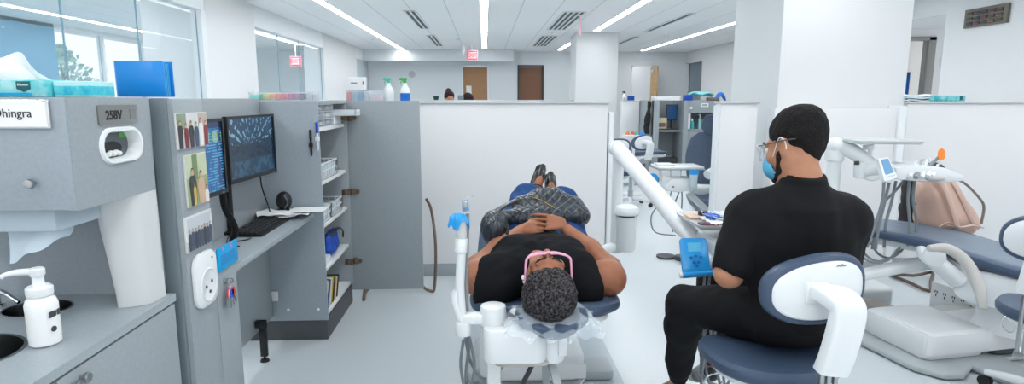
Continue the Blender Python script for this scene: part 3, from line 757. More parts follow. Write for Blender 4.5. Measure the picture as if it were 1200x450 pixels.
# white outlet plate
t = thing('utility_outlet', 'white rounded wall outlet with two small ports, below the photographs', 'outlet', (-.965, 2.02, .85))
mb = MB(); M = Matrix.Translation((0, 0, 0))
mb.prism(rrect(1.938, 2.098, .766, .955, .05, 8), -.9665, -.951, 'yz', bev=.005); pl = mb.build('plate', WHITE, t)
mb = MB(); cx, cz = 2.022, .838
for r0, r1, x0, x1 in ((.056, .050, -.951, -.947),): mb.rings([[V(x, cx+r*math.cos(2*PI*i/32), cz+r*math.sin(2*PI*i/32)) for i in range(32)] for r, x in ((.058, -.9505), (.055, -.9475), (.050, -.9505), (0.0, -.9505))], cap=False)
mb.build('ring', WHITE, pl)
mb = MB()
for a, b_ in ((2.003, .835), (2.045, .845), (2.028, .812)): mb.cyl((-.9507, a, b_), (-.9485, a, b_), .006, seg=12)
mb.cyl((-.9507, 2.06, .925), (-.949, 2.06, .925), .004, seg=10)
mb.build('port', DGREY, pl)
# blue note holder
t = thing('sticky_note_holder', 'bright blue note holder clipped to the near edge of the desk', 'note holder', (-.96, 2.2, .85))
mb = MB(); mb.box(-.966, -.961, 2.125, 2.30, .848, .935, bev=.001); b = mb.build('front_sheet', mat('note_blue', (0, 158, 216), .35), t)
mb = MB(); mb.box(-.9608, -.9604, 2.15, 2.27, .865, .905); mb.build('inner_window', mat('note_blue_dark', (0, 132, 196), .4), b)
for k in range(2):
    mb = MB(); mb.box(-.9612, -.9600, 2.165+k*.07, 2.18+k*.07, .918, .930); mb.build('clip', mat('note_pink', (190, 120, 170), .4), b)
mb = MB(); mb.box(-.975, -.967, 2.125, 2.30, .86, .929, bev=.001); mb.build('back_pad', mat('pad_white', (226, 230, 230), .7), t)
# keys
t = thing('key_ring', 'bunch of colourful key caps hanging from the narrow cabinet lock', 'keys', (-.955, 2.17, .72))
mb = MB(); mb.tube([(-.950+.0*k, 2.177+.014*math.cos(a), .790+.014*math.sin(a)) for k, a in enumerate([2*PI*i/12 for i in range(12)])], .0012, n=2, closed=True, seg=6); mb.build('ring', STEEL, t)
kc = [(214, 40, 130), (238, 196, 40), (40, 90, 200), (60, 170, 80), (150, 70, 190), (226, 60, 50)]
for k in range(6):
    a = -.55+.22*k; p0 = V(-.948+.003*(k % 3), 2.177, .778); d = V(0, math.sin(a), -math.cos(a)); q = V(0, d.z, -d.y); s_k = 1.5
    mb = MB(); c = p0+d*.024; R = Matrix.Translation(c) @ Matrix(((1, 0, 0, 0), (0, q.y, -d.y, 0), (0, q.z, -d.z, 0), (0, 0, 0, 1))) @ Matrix.Scale(1.5, 4)
    mb.prism(rrect(-.010, .010, -.010, .012, .006), -.0015, .0015, 'yz', M=R, bev=.0006); ky = mb.build('key_cap', mat('key_%d' % k, kc[k], .4), t)
    mb = MB(); mb.box(-.0008, .0008, -.0035, .0035, -.034, -.010, M=R)
    for j in range(3): mb.box(-.0008, .0008, .0035, .0052, -.030+j*.006, -.027+j*.006, M=R)
    mb.build('blade', STEEL, ky)

# ================================================================= desk nook
t = thing('desk', 'grey built-in desk running away between the photo panel and the tall cabinet', 'desk', (-1.15, 2.9, 0))
mb = MB(); mb.box(-1.289, -1.012, 2.113, 3.528, .772, .800, bev=.003); mb.build('worktop', COUNT, t)
mb = MB(); mb.box(-1.318, -1.292, 1.90, 3.528, .16, 1.468, bev=.002); bp_ = mb.build('back_panel', GREY, t)
mb = MB(); mb.box(-1.291, -1.279, 2.42, 2.475, .60, .765, bev=.002); mb.build('cable_box', BLACK, t)
mb = MB(); mb.box(-1.272, -1.232, 3.24, 3.262, .03, .24, bev=.004); mb.box(-1.291, -1.232, 3.235, 3.267, .20, .24, bev=.004); mb.cyl((-1.252, 3.25, .012), (-1.252, 3.25, .04), .007); mb.cyl((-1.252, 3.25, 0), (-1.252, 3.25, .014), .026, .022, bev=.002); mb.build('levelling_leg', BLACK, t)
mb = MB(); mb.box(-1.291, -1.285, 3.34, 3.385, 1.06, 1.12, bev=.002)
ob = mb.build('outlet_plate', DGREY, t)
# tall cabinet
ZC = 1.455
t = thing('tall_cabinet', 'tall grey storage cabinet with its door swung open, white shelves inside', 'cabinet', (-1.2, 3.9, 0))
mb = MB()
mb.box(-1.60, -.965, 3.53, 3.548, .13, ZC, bev=.0015); mb.build('side_wall', GREYB, t)
mb = MB(); mb.box(-1.60, -.968, 4.25, 4.268, .13, ZC, bev=.0015); mb.build('side_wall', GREY, t)
mb = MB(); mb.box(-1.60, -.967, 3.549, 4.249, ZC-.022, ZC); mb.box(-1.60, -1.585, 3.549, 4.249, .13, ZC-.022); mb.build('carcass', GREY, t)
mb = MB(); mb.box(-1.56, -.975, 3.545, 4.25, 0, .129, bev=.002); mb.build('plinth', mat('plinth_dark', (70, 74, 78), .5), t)
SHW = mat('shelf_white', (222, 226, 226), .4)
shz = [1.272, .948, .685, .41, .131]
for i, z in enumerate(shz):
    mb = MB(); mb.box(-1.584, -.985, 3.55, 4.248, z, z+.022, bev=.002); mb.build('shelf', SHW, t)
mb = MB(); mb.box(-.99, -.46, 4.27, 4.29, .08, 1.452, bev=.002); d4 = mb.build('door', GREY, t)
for z in (1.335, .81, .30):
    mb = MB(); mb.box(-1.015, -.972, 4.225, 4.249, z-.018, z+.018, bev=.004); mb.cyl((-.968, 4.238, z-.022), (-.968, 4.238, z+.022), .010); mb.box(-.965, -.925, 4.250, 4.269, z-.022, z+.022, bev=.005); mb.cyl((-.915, 4.268, z), (-.915, 4.255, z), .016)
    mb.build('hinge', BRONZE, d4)
for y in (-1.20, -1.02):
    mb = MB(); mb.lathe([(0, 0), (.009, 0), (.009, .001), (0, .0025)], (0, 0, 0), 14, M=Matrix.Translation((y, 3.5299, .20)) @ Matrix.Rotation(PI/2, 4, 'X')); mb.build('screw_cap', TRIM, t)
mb = MB(); mb.box(-1.290, -1.255, 3.515, 3.53, .26, .32, bev=.003); mb.build('corner_bracket', TRIM, t)
# pens clipped to the cabinet side
def pen(x, z, L, m1, m2, label):
    t = thing('marker_pen', label, 'pen', (x, 3.52, z))
    mb = MB(); mb.lathe([(0, z), (.003, z+.002), (.006, z+.012), (.0065, z+L*.66), (0, z+L*.66)], (x, 3.521, 0), 16); mb.build('barrel', m1, t)
    mb = MB(); mb.lathe([(0, z+L*.62), (.0075, z+L*.62), (.0075, z+L*.96), (.005, z+L), (0, z+L)], (x, 3.521, 0), 16); mb.box(x-.002, x+.002, 3.508, 3.512, z+L*.62, z+L*.95); mb.build('cap', m2, t)
    mb = MB(); mb.box(x-.011, x+.011, 3.512, 3.5295, z+L*.35, z+L*.5, bev=.002); mb.build('holder', m1 if m1 is BLACK else TRIM, t)
pen(-1.010, 1.135, .155, BLACK, BLACK, 'black pen held upright on the tall cabinet side')
pen(-.972, 1.165, .17, mat('pen_clear', (206, 218, 226), .3), mat('pen_blue', (20, 78, 190), .3), 'clear pen with blue cap held upright on the tall cabinet side')

# ---- computer screens
SCR1 = gm('screen_theatre', lambda nt, b: None)
def scr_tex(nt, b, kind):
    tc = nt.nodes.new('ShaderNodeTexCoord'); s = nt.nodes.new('ShaderNodeSeparateXYZ'); nt.links.new(tc.outputs['Object'], s.inputs[0])
    x, y, z = s.outputs
    return tc.outputs['Object'], x, y, z
def stripes(nt, c, per, duty=.5):
    return M2(nt, 'LESS_THAN', M2(nt, 'FRACT', M2(nt, 'DIVIDE', c, per)), duty)
def b_sc1(nt, b):
    # wallpaper: dark hall, bright radiating ceiling ribs, dark figures along a lit horizon
    P, x, y, z = scr_tex(nt, b, 1)      # local: y across -.25..+.25, z up 0..0.31
    dy = M2(nt, 'SUBTRACT', y, -.02); dz = M2(nt, 'SUBTRACT', z, .13)
    ang = M2(nt, 'ARCTAN2', dz, dy); rib = M2(nt, 'GREATER_THAN', M2(nt, 'SINE', M2(nt, 'MULTIPLY', ang, 26.)), .25)
    up = M2(nt, 'GREATER_THAN', dz, .03)
    n = noise(nt, 42, P, 4); blob = M2(nt, 'GREATER_THAN', n, .52)
    lin = M2(nt, 'MULTIPLY', M2(nt, 'MULTIPLY', rib, up), blob)
    mid = M2(nt, 'MULTIPLY', M2(nt, 'LESS_THAN', M2(nt, 'ABSOLUTE', dz), .045), M2(nt, 'GREATER_THAN', noise(nt, 60, P, 2), .5))
    c0 = mixc(nt, M2(nt, 'MULTIPLY', M2(nt, 'ADD', z, 0), 2.2, True), (12, 42, 66), (22, 70, 104))
    c1 = mixc(nt, lin, c0, (120, 164, 186)); c2 = mixc(nt, M2(nt, 'MULTIPLY', mid, .8), c1, (18, 22, 30))
    lo = M2(nt, 'MULTIPLY', M2(nt, 'LESS_THAN', dz, -.05), M2(nt, 'GREATER_THAN', noise(nt, 25, P, 3), .5))
    c3 = mixc(nt, M2(nt, 'MULTIPLY', lo, .5), c2, (44, 98, 128))
    b.inputs['Base Color'].default_value = (.01, .01, .01, 1); nt.links.new(c3, b.inputs['Emission Color']); b.inputs['Emission Strength'].default_value = .75; b.inputs['Roughness'].default_value = .25
def b_sc2(nt, b):
    P, x, y, z = scr_tex(nt, b, 2)
    rows = stripes(nt, z, .012, .42); blk = M2(nt, 'GREATER_THAN', noise(nt, 30, P, 1), .47); txt = M2(nt, 'MULTIPLY', rows, blk)
    hdr = M2(nt, 'GREATER_THAN', z, .265); side = M2(nt, 'GREATER_THAN', y, .17)
    c0 = mixc(nt, side, (14, 84, 138), (10, 56, 104)); c1 = mixc(nt, txt, c0, (70, 150, 196)); c2 = mixc(nt, hdr, c1, (8, 40, 78))
    g = M2(nt, 'MULTIPLY', M2(nt, 'LESS_THAN', M2(nt, 'ABSOLUTE', M2(nt, 'SUBTRACT', z, .23)), .022), stripes(nt, y, .07, .6)); c3 = mixc(nt, M2(nt, 'MULTIPLY', g, .6), c2, (150, 190, 120))
    b.inputs['Base Color'].default_value = (.01, .01, .01, 1); nt.links.new(c3, b.inputs['Emission Color']); b.inputs['Emission Strength'].default_value = .85; b.inputs['Roughness'].default_value = .25
b_sc1(SCR1.node_tree, SCR1.node_tree.nodes['Principled BSDF'])
SCR2 = gm('screen_records', b_sc2)
def monitor(label, A, B, z0, z1, scr, lm):
    """A near, B far lower corners (x,y)"""
    A = V(*A, 0); B = V(*B, 0); d = (B-A).normalized(); nrm = V(d.y, -d.x, 0); W = (B-A).length; H = z1-z0
    mid = (A+B)/2; rz = math.atan2(d.y, d.x)-PI/2
    t = thing('monitor', label, 'monitor', (mid.x, mid.y, .80), rz)
    def L(mb, name, m, parent=t, **k): o = mb.build(name, m, parent, world=False, **k); return o
    mb = MB(); q = .013; zz = z0-.80
    mb.holed([(-W/2, zz), (W/2, zz), (W/2, zz+H), (-W/2, zz+H)], [[(-W/2+q, zz+q*1.4), (W/2-q, zz+q*1.4), (W/2-q, zz+H-q), (-W/2+q, zz+H-q)]], -.018, .004, 'yz'); L(mb, 'bezel', BLACK)
    mb = MB(); mb.box(-.050, -.018, -W/2+.02, W/2-.02, zz+.03, zz+H-.03, bev=.01); mb.box(-.0181, -.016, -W/2+.004, W/2-.004, zz+.004, zz+H-.004); L(mb, 'housing', BLACK)
    mb = MB(); mb.box(-.0159, -.004, -W/2+q, W/2-q, 0, H-q*2.4); s = L(mb, 'screen', scr); s.location = (0, 0, zz+q*1.4)
    mb = MB(); mb.cyl((-.085, lm, .012), (-.085, lm, zz+H*.45), .016); mb.cyl((-.085, lm, zz+H*.42), (-.05, 0, zz+H*.42), .014); mb.box(-.055, -.049, -.05, .05, zz+H*.42-.05, zz+H*.42+.05, bev=.003); mb.cyl((-.085, lm, 0.002), (-.085, lm, .014), .05); L(mb, 'stand', BLACK)
    mb = MB(); mb.box(.004, .0045, W/2-.05, W/2-.035, zz+.004, zz+.008); L(mb, 'logo', mat('logo_grey', (150, 154, 158), .4))
    return t
monitor('nearer monitor, half hidden by the photo panel, showing a blue records page', (-1.155, 2.20), (-1.135, 2.655), 1.062, 1.385, SCR2, .13)
monitor('farther black monitor showing a dark blue photo of a crowded hall', (-1.20, 2.845), (-1.165, 3.37), 1.065, 1.385, SCR1, -.12)
mb = MB(); 
for k, (dx, sgn) in enumerate(((0, 1), (.012, -1), (.02, 1))):
    mb.tube([(-1.17+dx, 2.66, 1.06), (-1.18+dx, 2.70, .98), (-1.16+dx, 2.74, .88), (-1.19+dx, 2.76, .803)], .006, seg=8)
tag(mb.build('cable_bundle', BLACK), 'thick black cables dropping from the nearer monitor to the desk', 'cables')
mb = MB(); mb.tube([(-1.19, 2.78, .804), (-1.13, 2.85, .805), (-1.20, 3.0, .805), (-1.25, 2.92, .805), (-1.19, 2.74, .805), (-1.12, 2.70, .804)], .003, seg=6); tag(mb.build('mouse_cable', BLACK), 'thin black cable looped on the desk behind the keyboard', 'cable')
mb = MB(); mb.tube([(-1.23, 3.30, 1.07), (-1.235, 3.33, .98), (-1.22, 3.36, .88), (-1.23, 3.42, .812)], .004, seg=6); tag(mb.build('power_cable', BLACK), 'thin black cable hanging below the farther monitor', 'cable')
# keyboard
t = thing('keyboard', 'black keyboard lying on the grey desk', 'keyboard', (-1.17, 3.12, .80))
mb = MB(); mb.prism([(-1.245, .801), (-1.09, .801), (-1.09, .810), (-1.245, .822)], 2.90, 3.40, 'xz', bev=.002); kb = mb.build('body', BLACK, t)
KEY = mat('key_black', (34, 36, 39), .5)
for r_ in range(6):
    x = -1.232+r_*.0235; z = .8205-r_*.0021; ys = [2.908+.0215*c for c in range(22)]
    if r_ == 5: ys = [2.908, 2.935, 2.962, 3.075, 3.10, 3.13, 3.16, 3.19, 3.22, 3.25, 3.28, 3.31, 3.34, 3.365]
    for j, y in enumerate(ys):
        wd = .105 if (r_ == 5 and j == 2) else .0185
        if r_ == 0 and j % 5 == 4: continue
        mb = MB(); mb.box(x, x+.019, y, y+wd, z, z+.006, bev=.0015, seg=1)
        o = mb.build('key', KEY, t)
        if len([c for c in t.children if c.name.startswith('key')]) >= 98: break
    if len([c for c in t.children if c.name.startswith('key')]) >= 98: break
# speaker-like black rounded device
t = thing('desk_speaker', 'small round black device standing on the desk against the tall cabinet', 'speaker', (-1.19, 3.46, .80))
mb = MB(); mb.lathe([(0, .802), (.038, .802), (.042, .808), (.036, .83), (.03, .84), (0, .84)], (-1.16, 3.44, 0), 24); mb.build('base', BLACK, t)
mb = MB(); mb.ell((-1.16, 3.45, .885), (.045, .035, .055)); bo = mb.build('body', BLACK, t)
mb = MB(); mb.tube([(-1.15, 3.415, .925), (-1.125, 3.405, .885), (-1.145, 3.41, .845)], .004, seg=8); mb.build('trim_ring', mat('trim_grey', (96, 100, 104), .3), bo)
# papers
PAP = mat('paper_white', (232, 235, 237), .7)
def paper(label, c, w, h, rz, lift, z=.802, seed=0, crumple=.004, grp=None):
    rs = np.random.RandomState(seed); ph = rs.rand(6)*6
    def fn(u, v):
        x = (u-.5)*w; y = (v-.5)*h
        zz = z+max(0., crumple*(1+math.sin(u*7+ph[0])*math.cos(v*5+ph[1]))+crumple*.7*(1+math.sin(u*13+v*9+ph[2])))+lift*u*u
        return V(c[0]+x*math.cos(rz)-y*math.sin(rz), c[1]+x*math.sin(rz)+y*math.cos(rz), zz)
    mb = MB(); mb.sheet(fn, 22, 22, .0012); return tag(mb.build('paper_sheet', PAP), label, 'paper', grp)
paper('crumpled white sheet lying behind the keyboard', (-1.19, 3.37), .19, .18, .4, 0, .823, 1, .006)
paper('thin white wrapping sheet draped over the far end of the desk', (-1.10, 3.40), .21, .22, .1, .012, .812, 2, .005)
paper('flat white sheet reaching past the desk edge in front of the shelves', (-1.02, 3.43), .20, .16, .0, .0, .835, 5, .0015)
mb = MB(); mb.box(-1.10, -.985, 2.12, 2.27, .801, .806, bev=.001, M=None); tag(mb.build('note_pad', PAP), 'thin white pad on the near corner of the desk above the blue holder', 'note pad')

# ---- inside the tall cabinet
CLEAR = mat('clear_plastic', (214, 224, 230), .2, coat=.2); CLEAR.node_tree.nodes['Principled BSDF'].inputs['Alpha'].default_value = .22
FR = mat('drawer_frosted', (224, 230, 234), .3)
def open_box(mb, x0, x1, y0, y1, z0, z1, th=.003, bev=0):
    mb.box(x0, x1, y0, y1, z0, z0+th); mb.box(x0, x0+th, y0, y1, z0, z1); mb.box(x1-th, x1, y0, y1, z0, z1); mb.box(x0, x1, y0, y0+th, z0, z1); mb.box(x0, x1, y1-th, y1, z0, z1)
t = thing('drawer_organizer', 'white and clear six-drawer organiser on the top shelf of the tall cabinet', 'organiser', (-1.1, 3.75, 1.294))
mb = MB()
for z in (1.2945, 1.3405, 1.3865, 1.4285): mb.box(-1.25, -.99, 3.56, 3.98, z, z+.004)
for y in (3.56, 3.768, 3.976): mb.box(-1.25, -.99, y, y+.004, 1.2945, 1.4325)
mb.build('frame', FR, t)
for r_ in range(3):
    for c_ in range(2):
        mb = MB(); open_box(mb, -1.24, -.985, 3.568+c_*.208, 3.764+c_*.208, 1.300+r_*.046, 1.336+r_*.046); mb.box(-.985, -.978, 3.65+c_*.208, 3.68+c_*.208, 1.315+r_*.046, 1.322+r_*.046)
        dd = mb.build('drawer', CLEAR, t)
        mb = MB(); mb.box(-1.2, -1.0, 3.58+c_*.208, 3.75+c_*.208, 1.304+r_*.046, 1.325+r_*.046, bev=.006); mb.build('contents', mat('contents%d' % ((r_+c_) % 3), [(196, 206, 214), (120, 140, 176), (222, 226, 226)][(r_+c_) % 3], .6), dd)
t = thing('pulled_out_tray', 'clear tray sticking out of the top shelf of the tall cabinet', 'tray', (-.9, 4.1, 1.33))
mb = MB(); open_box(mb, -1.10, -.86, 4.05, 4.20, 1.352, 1.392); mb.box(-.860, -.852, 4.10, 4.15, 1.375, 1.392, bev=.002); mb.build('tray', FR, t)
mb = MB(); mb.box(-1.09, -.87, 4.06, 4.19, 1.356, 1.372, bev=.004); mb.box(-1.09, -.88, 4.07, 4.12, 1.372, 1.382, bev=.003); mb.build('contents', mat('contents2', (222, 226, 226), .6), t)
mb = MB(); mb.box(-1.25, -.998, 4.02, 4.23, 1.295, 1.351, bev=.004); tag(mb.build('storage_box', FR), 'low white box under the pulled-out tray on the top shelf', 'box')
def basket(label, x0, x1, y0, y1, z0, z1, nribs=8, grp=None):
    t = thing('storage_basket', label, 'basket', ((x0+x1)/2, (y0+y1)/2, z0), group=grp)
    mb = MB(); mb.box(x0, x1, y0, y1, z0, z0+.004)
    for za in (z0, z1-.008, (z0+z1)/2-.003):
        mb.box(x0, x1, y0, y0+.004, za, za+.008); mb.box(x0, x1, y1-.004, y1, za, za+.008); mb.box(x0, x0+.004, y0, y1, za, za+.008); mb.box(x1-.004, x1, y0, y1, za, za+.008)
    for k in range(nribs+1):
        y = y0+(y1-y0-.004)*k/nribs; mb.box(x1-.004, x1, y, y+.004, z0, z1); mb.box(x0, x0+.004, y, y+.004, z0, z1)
        x = x0+(x1-x0-.004)*k/nribs; mb.box(x, x+.004, y0, y0+.004, z0, z1); mb.box(x, x+.004, y1-.004, y1, z0, z1)
    mb.build('basket', FR, t)
    mb = MB(); mb.box(x0+.01, x1-.01, y0+.01, y1-.01, z0+.005, z1-.025, bev=.01); mb.build('contents', mat('contents0', (196, 206, 214), .6), t)
basket('white slotted basket on the second shelf of the tall cabinet', -1.22, -.995, 3.60, 4.05, .971, 1.075)
basket('white basket on the third shelf, nearer one', -1.22, -.995, 3.58, 3.83, .708, .80, 5)
basket('white basket on the third shelf, farther one', -1.22, -.995, 3.86, 4.14, .708, .80, 5)
t = thing('pouch', 'royal blue pouch with black handle on the fourth shelf', 'pouch', (-1.03, 3.95, .433))
S = Field((-1.12, 3.80, .425), (-.97, 4.12, .62), .005); S.cap((-1.04, 3.88, .49), (-1.04, 4.03, .49), .05, k=.02, sq=((1, 0, 0), .8)); S.cap((-1.04, 3.88, .55), (-1.04, 4.03, .555), .04, k=.03, sq=((1, 0, 0), .7)); S.plane((0, 0, .434), (0, 0, -1)); S.wrinkle(.003, 60, 3)
S.mesh('bag_body', mat('pouch_blue', (18, 70, 170), .5), t)
mb = MB(); mb.tube([(-1.02, 3.87, .575), (-1.00, 3.92, .60), (-.995, 4.02, .60), (-.985, 4.08, .57), (-.99, 4.10, .52)], .010, seg=8, flat=.4); mb.build('strap', BLACK, t)
for k, (lab, x0, y0, w, d_, h, col) in enumerate((('white booklet pile lying before the blue pouch', -1.09, 3.57, .09, .22, .045, (226, 230, 232)), ('small pale blue box at the near end of the fourth shelf', -1.20, 3.60, .09, .15, .05, (150, 190, 214)))):
    mb = MB(); mb.box(x0, x0+w, y0, y0+d_, .4335, .4335+h, bev=.003); tag(mb.build('box', mat('bx%d' % k, col, .5)), lab, 'box')
bks = [((232, 222, 196), .03, 'cream'), ((26, 84, 170), .028, 'blue'), ((236, 236, 232), .018, 'white'), ((206, 206, 60), .012, 'yellow'), ((90, 56, 44), .02, 'brown'), ((214, 190, 150), .035, 'tan'), ((40, 44, 52), .016, 'black')]
y = 3.60
for k, (c_, th, nm) in enumerate(bks):
    t = thing('book', '%s folder leaning in the row on the bottom shelf' % nm, 'book', (-1.06, y, .154), group='folders on the bottom shelf')
    R = Matrix.Translation((0, y, .1545)) @ Matrix.Rotation(math.radians(-28), 4, 'X')
    mb = MB(); mb.box(-1.16, -1.0, 0, .003, 0, .20-.008*k, M=R); mb.box(-1.16, -1.0, th-.003, th, 0, .20-.008*k, M=R); mb.box(-1.003, -1.0, 0, th, 0, .20-.008*k, M=R); mb.build('cover', mat('bk%d' % k, c_, .5), t)
    mb = MB(); mb.box(-1.155, -1.004, .0035, th-.0035, .003, .195-.008*k, M=R); mb.build('pages', PAP, t)
    y += th*1.18+.022
# ---- on top of the tall cabinet and partition
t = thing('marker_bin', 'long clear bin of rainbow-coloured packets on top of the tall cabinet', 'bin', (-1.26, 3.9, ZC))
mb = MB(); open_box(mb, -1.47, -1.075, 3.84, 3.98, ZC+.001, ZC+.052); mb.build('bin', CLEAR, t)
cc = [(70, 190, 160), (140, 214, 176), (232, 226, 120), (246, 176, 90), (238, 110, 84), (228, 70, 110), (200, 70, 150), (150, 70, 140), (90, 66, 110), (196, 200, 206)]
for k, c_ in enumerate(cc):
    mb = MB(); mb.box(-1.462+k*.038, -1.428+k*.038, 3.85, 3.97, ZC+.005, ZC+.044, bev=.003); mb.build('packet', mat('pk%d' % k, c_, .5), t)
t = thing('jar', 'small jar with white lid and teal body at the left end of the clear bin', 'jar', (-1.43, 3.80, ZC))
mb = MB(); mb.cyl((-1.415, 3.80, ZC+.001), (-1.415, 3.80, ZC+.035), .024, bev=.003); mb.build('body', mat('jar_teal', (120, 204, 196), .3), t)
mb = MB(); mb.cyl((-1.415, 3.80, ZC+.035), (-1.415, 3.80, ZC+.062), .020, bev=.003); mb.build('lid', TRIM, t)
zp = 1.4432
t = thing('supply_bin', 'clear bin of pink and blue supplies on the partition behind the open door', 'bin', (-.93, 4.91, zp))
mb = MB(); open_box(mb, -1.10, -.80, 4.855, 4.975, zp, zp+.092); mb.build('bin', CLEAR, t)
for k, (x, c_, h) in enumerate(((-1.075, (222, 110, 110), .075), (-1.03, (120, 180, 200), .07), (-.985, (90, 150, 190), .072), (-.94, (190, 200, 214), .08), (-.895, (214, 206, 214), .06), (-.85, (226, 200, 206), .05))):
    mb = MB(); mb.box(x-.02, x+.02, 4.865, 4.965, zp+.004, zp+h, bev=.004); mb.build('packet', mat('sp%d' % k, c_, .5), t)
t = thing('mask_box', 'white carton standing on the clear supply bin behind the door', 'box', (-1.02, 4.91, zp+.093))
mb = MB(); mb.box(-1.085, -.955, 4.865, 4.965, zp+.094, zp+.192, bev=.002); bx = mb.build('carton', mat('carton_white', (232, 234, 236), .5), t)
mb = MB(); mb.box(-1.06, -1.01, 4.8635, 4.8655, zp+.14, zp+.15); mb.box(-.968, -.958, 4.8635, 4.8655, zp+.13, zp+.16); mb.build('print', mat('print_grey', (120, 130, 144), .5), bx)
def spray(label, x, y, z, body, head, liquid, s=1., grp=None):
    t = thing('spray_bottle', label, 'spray bottle', (x, y, z), group=grp)
    mb = MB(); mb.lathe([(0, z), (.040*s, z), (.043*s, z+.006*s), (.043*s, z+.09*s), (.034*s, z+.115*s), (.018*s, z+.14*s), (.013*s, z+.165*s), (0, z+.165*s)], (x, y, 0), 24); mb.build('bottle', body, t)
    if liquid: mb = MB(); mb.lathe([(0, z+.004), (.0438*s, z+.004), (.0438*s, z+.072*s), (0, z+.072*s)], (x, y, 0), 24); mb.build('label_wrap', liquid, t)
    mb = MB(); mb.cyl((x, y, z+.160*s), (x, y, z+.185*s), .016*s); mb.box(x-.045*s, x+.02*s, y-.011*s, y+.011*s, z+.183*s, z+.205*s, bev=.004*s); mb.tube([(x-.018*s, y, z+.185*s), (x-.035*s, y, z+.165*s), (x-.036*s, y, z+.145*s)], .004*s, seg=6); mb.cyl((x-.045*s, y, z+.194*s), (x-.055*s, y, z+.194*s), .006*s); mb.build('trigger_head', head, t)
WB = mat('bottle_white', (226, 232, 232), .3)
spray('white spray bottle with teal trigger beside the clear supply bin', -.77, 4.915, zp, WB, mat('head_teal', (80, 190, 170), .4), None, .92)
spray('spray bottle with green trigger and blue label at the partition end of the door', -.64, 4.915, zp, WB, mat('head_green', (70, 170, 90), .4), mat('label_blue', (0, 104, 200), .4), .92)
# bent metal foot brackets
def bracket(label, pts, grp=None):
    mb = MB(); mb.tube(pts, .011, seg=10); return tag(mb.build('foot_frame', BRONZE), label, 'metal frame', grp)
bracket('bent bronze tube hanging down beyond the open cabinet door', [(-.46, 4.6, .70), (-.42, 4.6, .60), (-.385, 4.5, .35), (-.392, 4.42, .05), (-.42, 4.40, .02), (-.48, 4.42, .05), (-.50, 4.5, .10)])
bracket('bronze tube foot below the hinge side of the open door', [(-.90, 4.40, .30), (-.905, 4.38, .12), (-.905, 4.30, .02), (-.895, 4.25, .014), (-.89, 4.34, .05), (-.80, 4.45, .10), (-.60, 4.6, .13)])
# ================================================================= a point at a given real distance down the room
_th = math.radians(8.9306); _yw = math.radians(2.5857)
_F = V(math.sin(_yw)*math.cos(_th), math.cos(_yw)*math.cos(_th), -math.sin(_th)); _R = V(math.cos(_yw), -math.sin(_yw), 0); _U = _R.cross(_F)
def at(px, py, Y=None, Z=None):
    d = _F+_R*((px-600)/700)+_U*((225-py)/700)
    t = Y/d.y if Y is not None else (Z-EYE)/d.z
    return V(0, 0, EYE)+d*t
SHELL = mat('chair_shell_white', (222, 227, 230), .28, coat=.2)
ARMW = mat('arm_warm_grey', (186, 186, 183), .4)
PLATE = mat('base_plate_grey', (168, 176, 180), .4)
NAVYL = mat('navy_light_upholstery', (92, 110, 132), .45, bump=.25, bscale=22)
def superring(c, ux, uz, a, b, n=2.8, k=28, dish=0.):
    out = []
    for i in range(k):
        t = 2*PI*i/k; cs, sn = math.cos(t), math.sin(t)
        x = a*math.copysign(abs(cs)**(2/n), cs); z = b*math.copysign(abs(sn)**(2/n), sn)
        out.append(c+ux*x+uz*(z+dish*(x/a)**2))
    return out
def cushion(mb, prof, mi=0, n=3.2, dish=.02, sub=5):
    """prof: (y, z_top, half_width, half_thickness) along the chair; local axes"""
    P = crom([V(p[0], p[1], 0) for p in prof], sub); W = crom([V(p[2], p[3], 0) for p in prof], sub)
    rings = []
    N = len(P)
    for i, (p, w_) in enumerate(zip(P, W)):
        q0, q1 = P[max(0, i-1)], P[min(N-1, i+1)]; d = V(0, q1.x-q0.x, q1.y-q0.y).normalized(); nz = V(0, -d.z, d.y)
        if nz.z < 0: nz = -nz
        c = V(0, p.x, p.y)-nz*w_.y
        rings.append(superring(c, V(1, 0, 0), nz, w_.x, w_.y, n, dish=dish))
    def shrink(r, s, off):
        c = sum(r, V(0, 0, 0))/len(r); return [c+(q-c)*s+off for q in r]
    d0 = (sum(rings[0], V(0, 0, 0))-sum(rings[1], V(0, 0, 0))).normalized(); d1 = (sum(rings[-1], V(0, 0, 0))-sum(rings[-2], V(0, 0, 0))).normalized()
    e = prof[0][3]*.8
    rings = [shrink(rings[0], .6, d0*e), shrink(rings[0], .88, d0*e*.75)]+rings+[shrink(rings[-1], .88, d1*e*.75), shrink(rings[-1], .6, d1*e)]
    return mb.rings(rings, mi=mi)
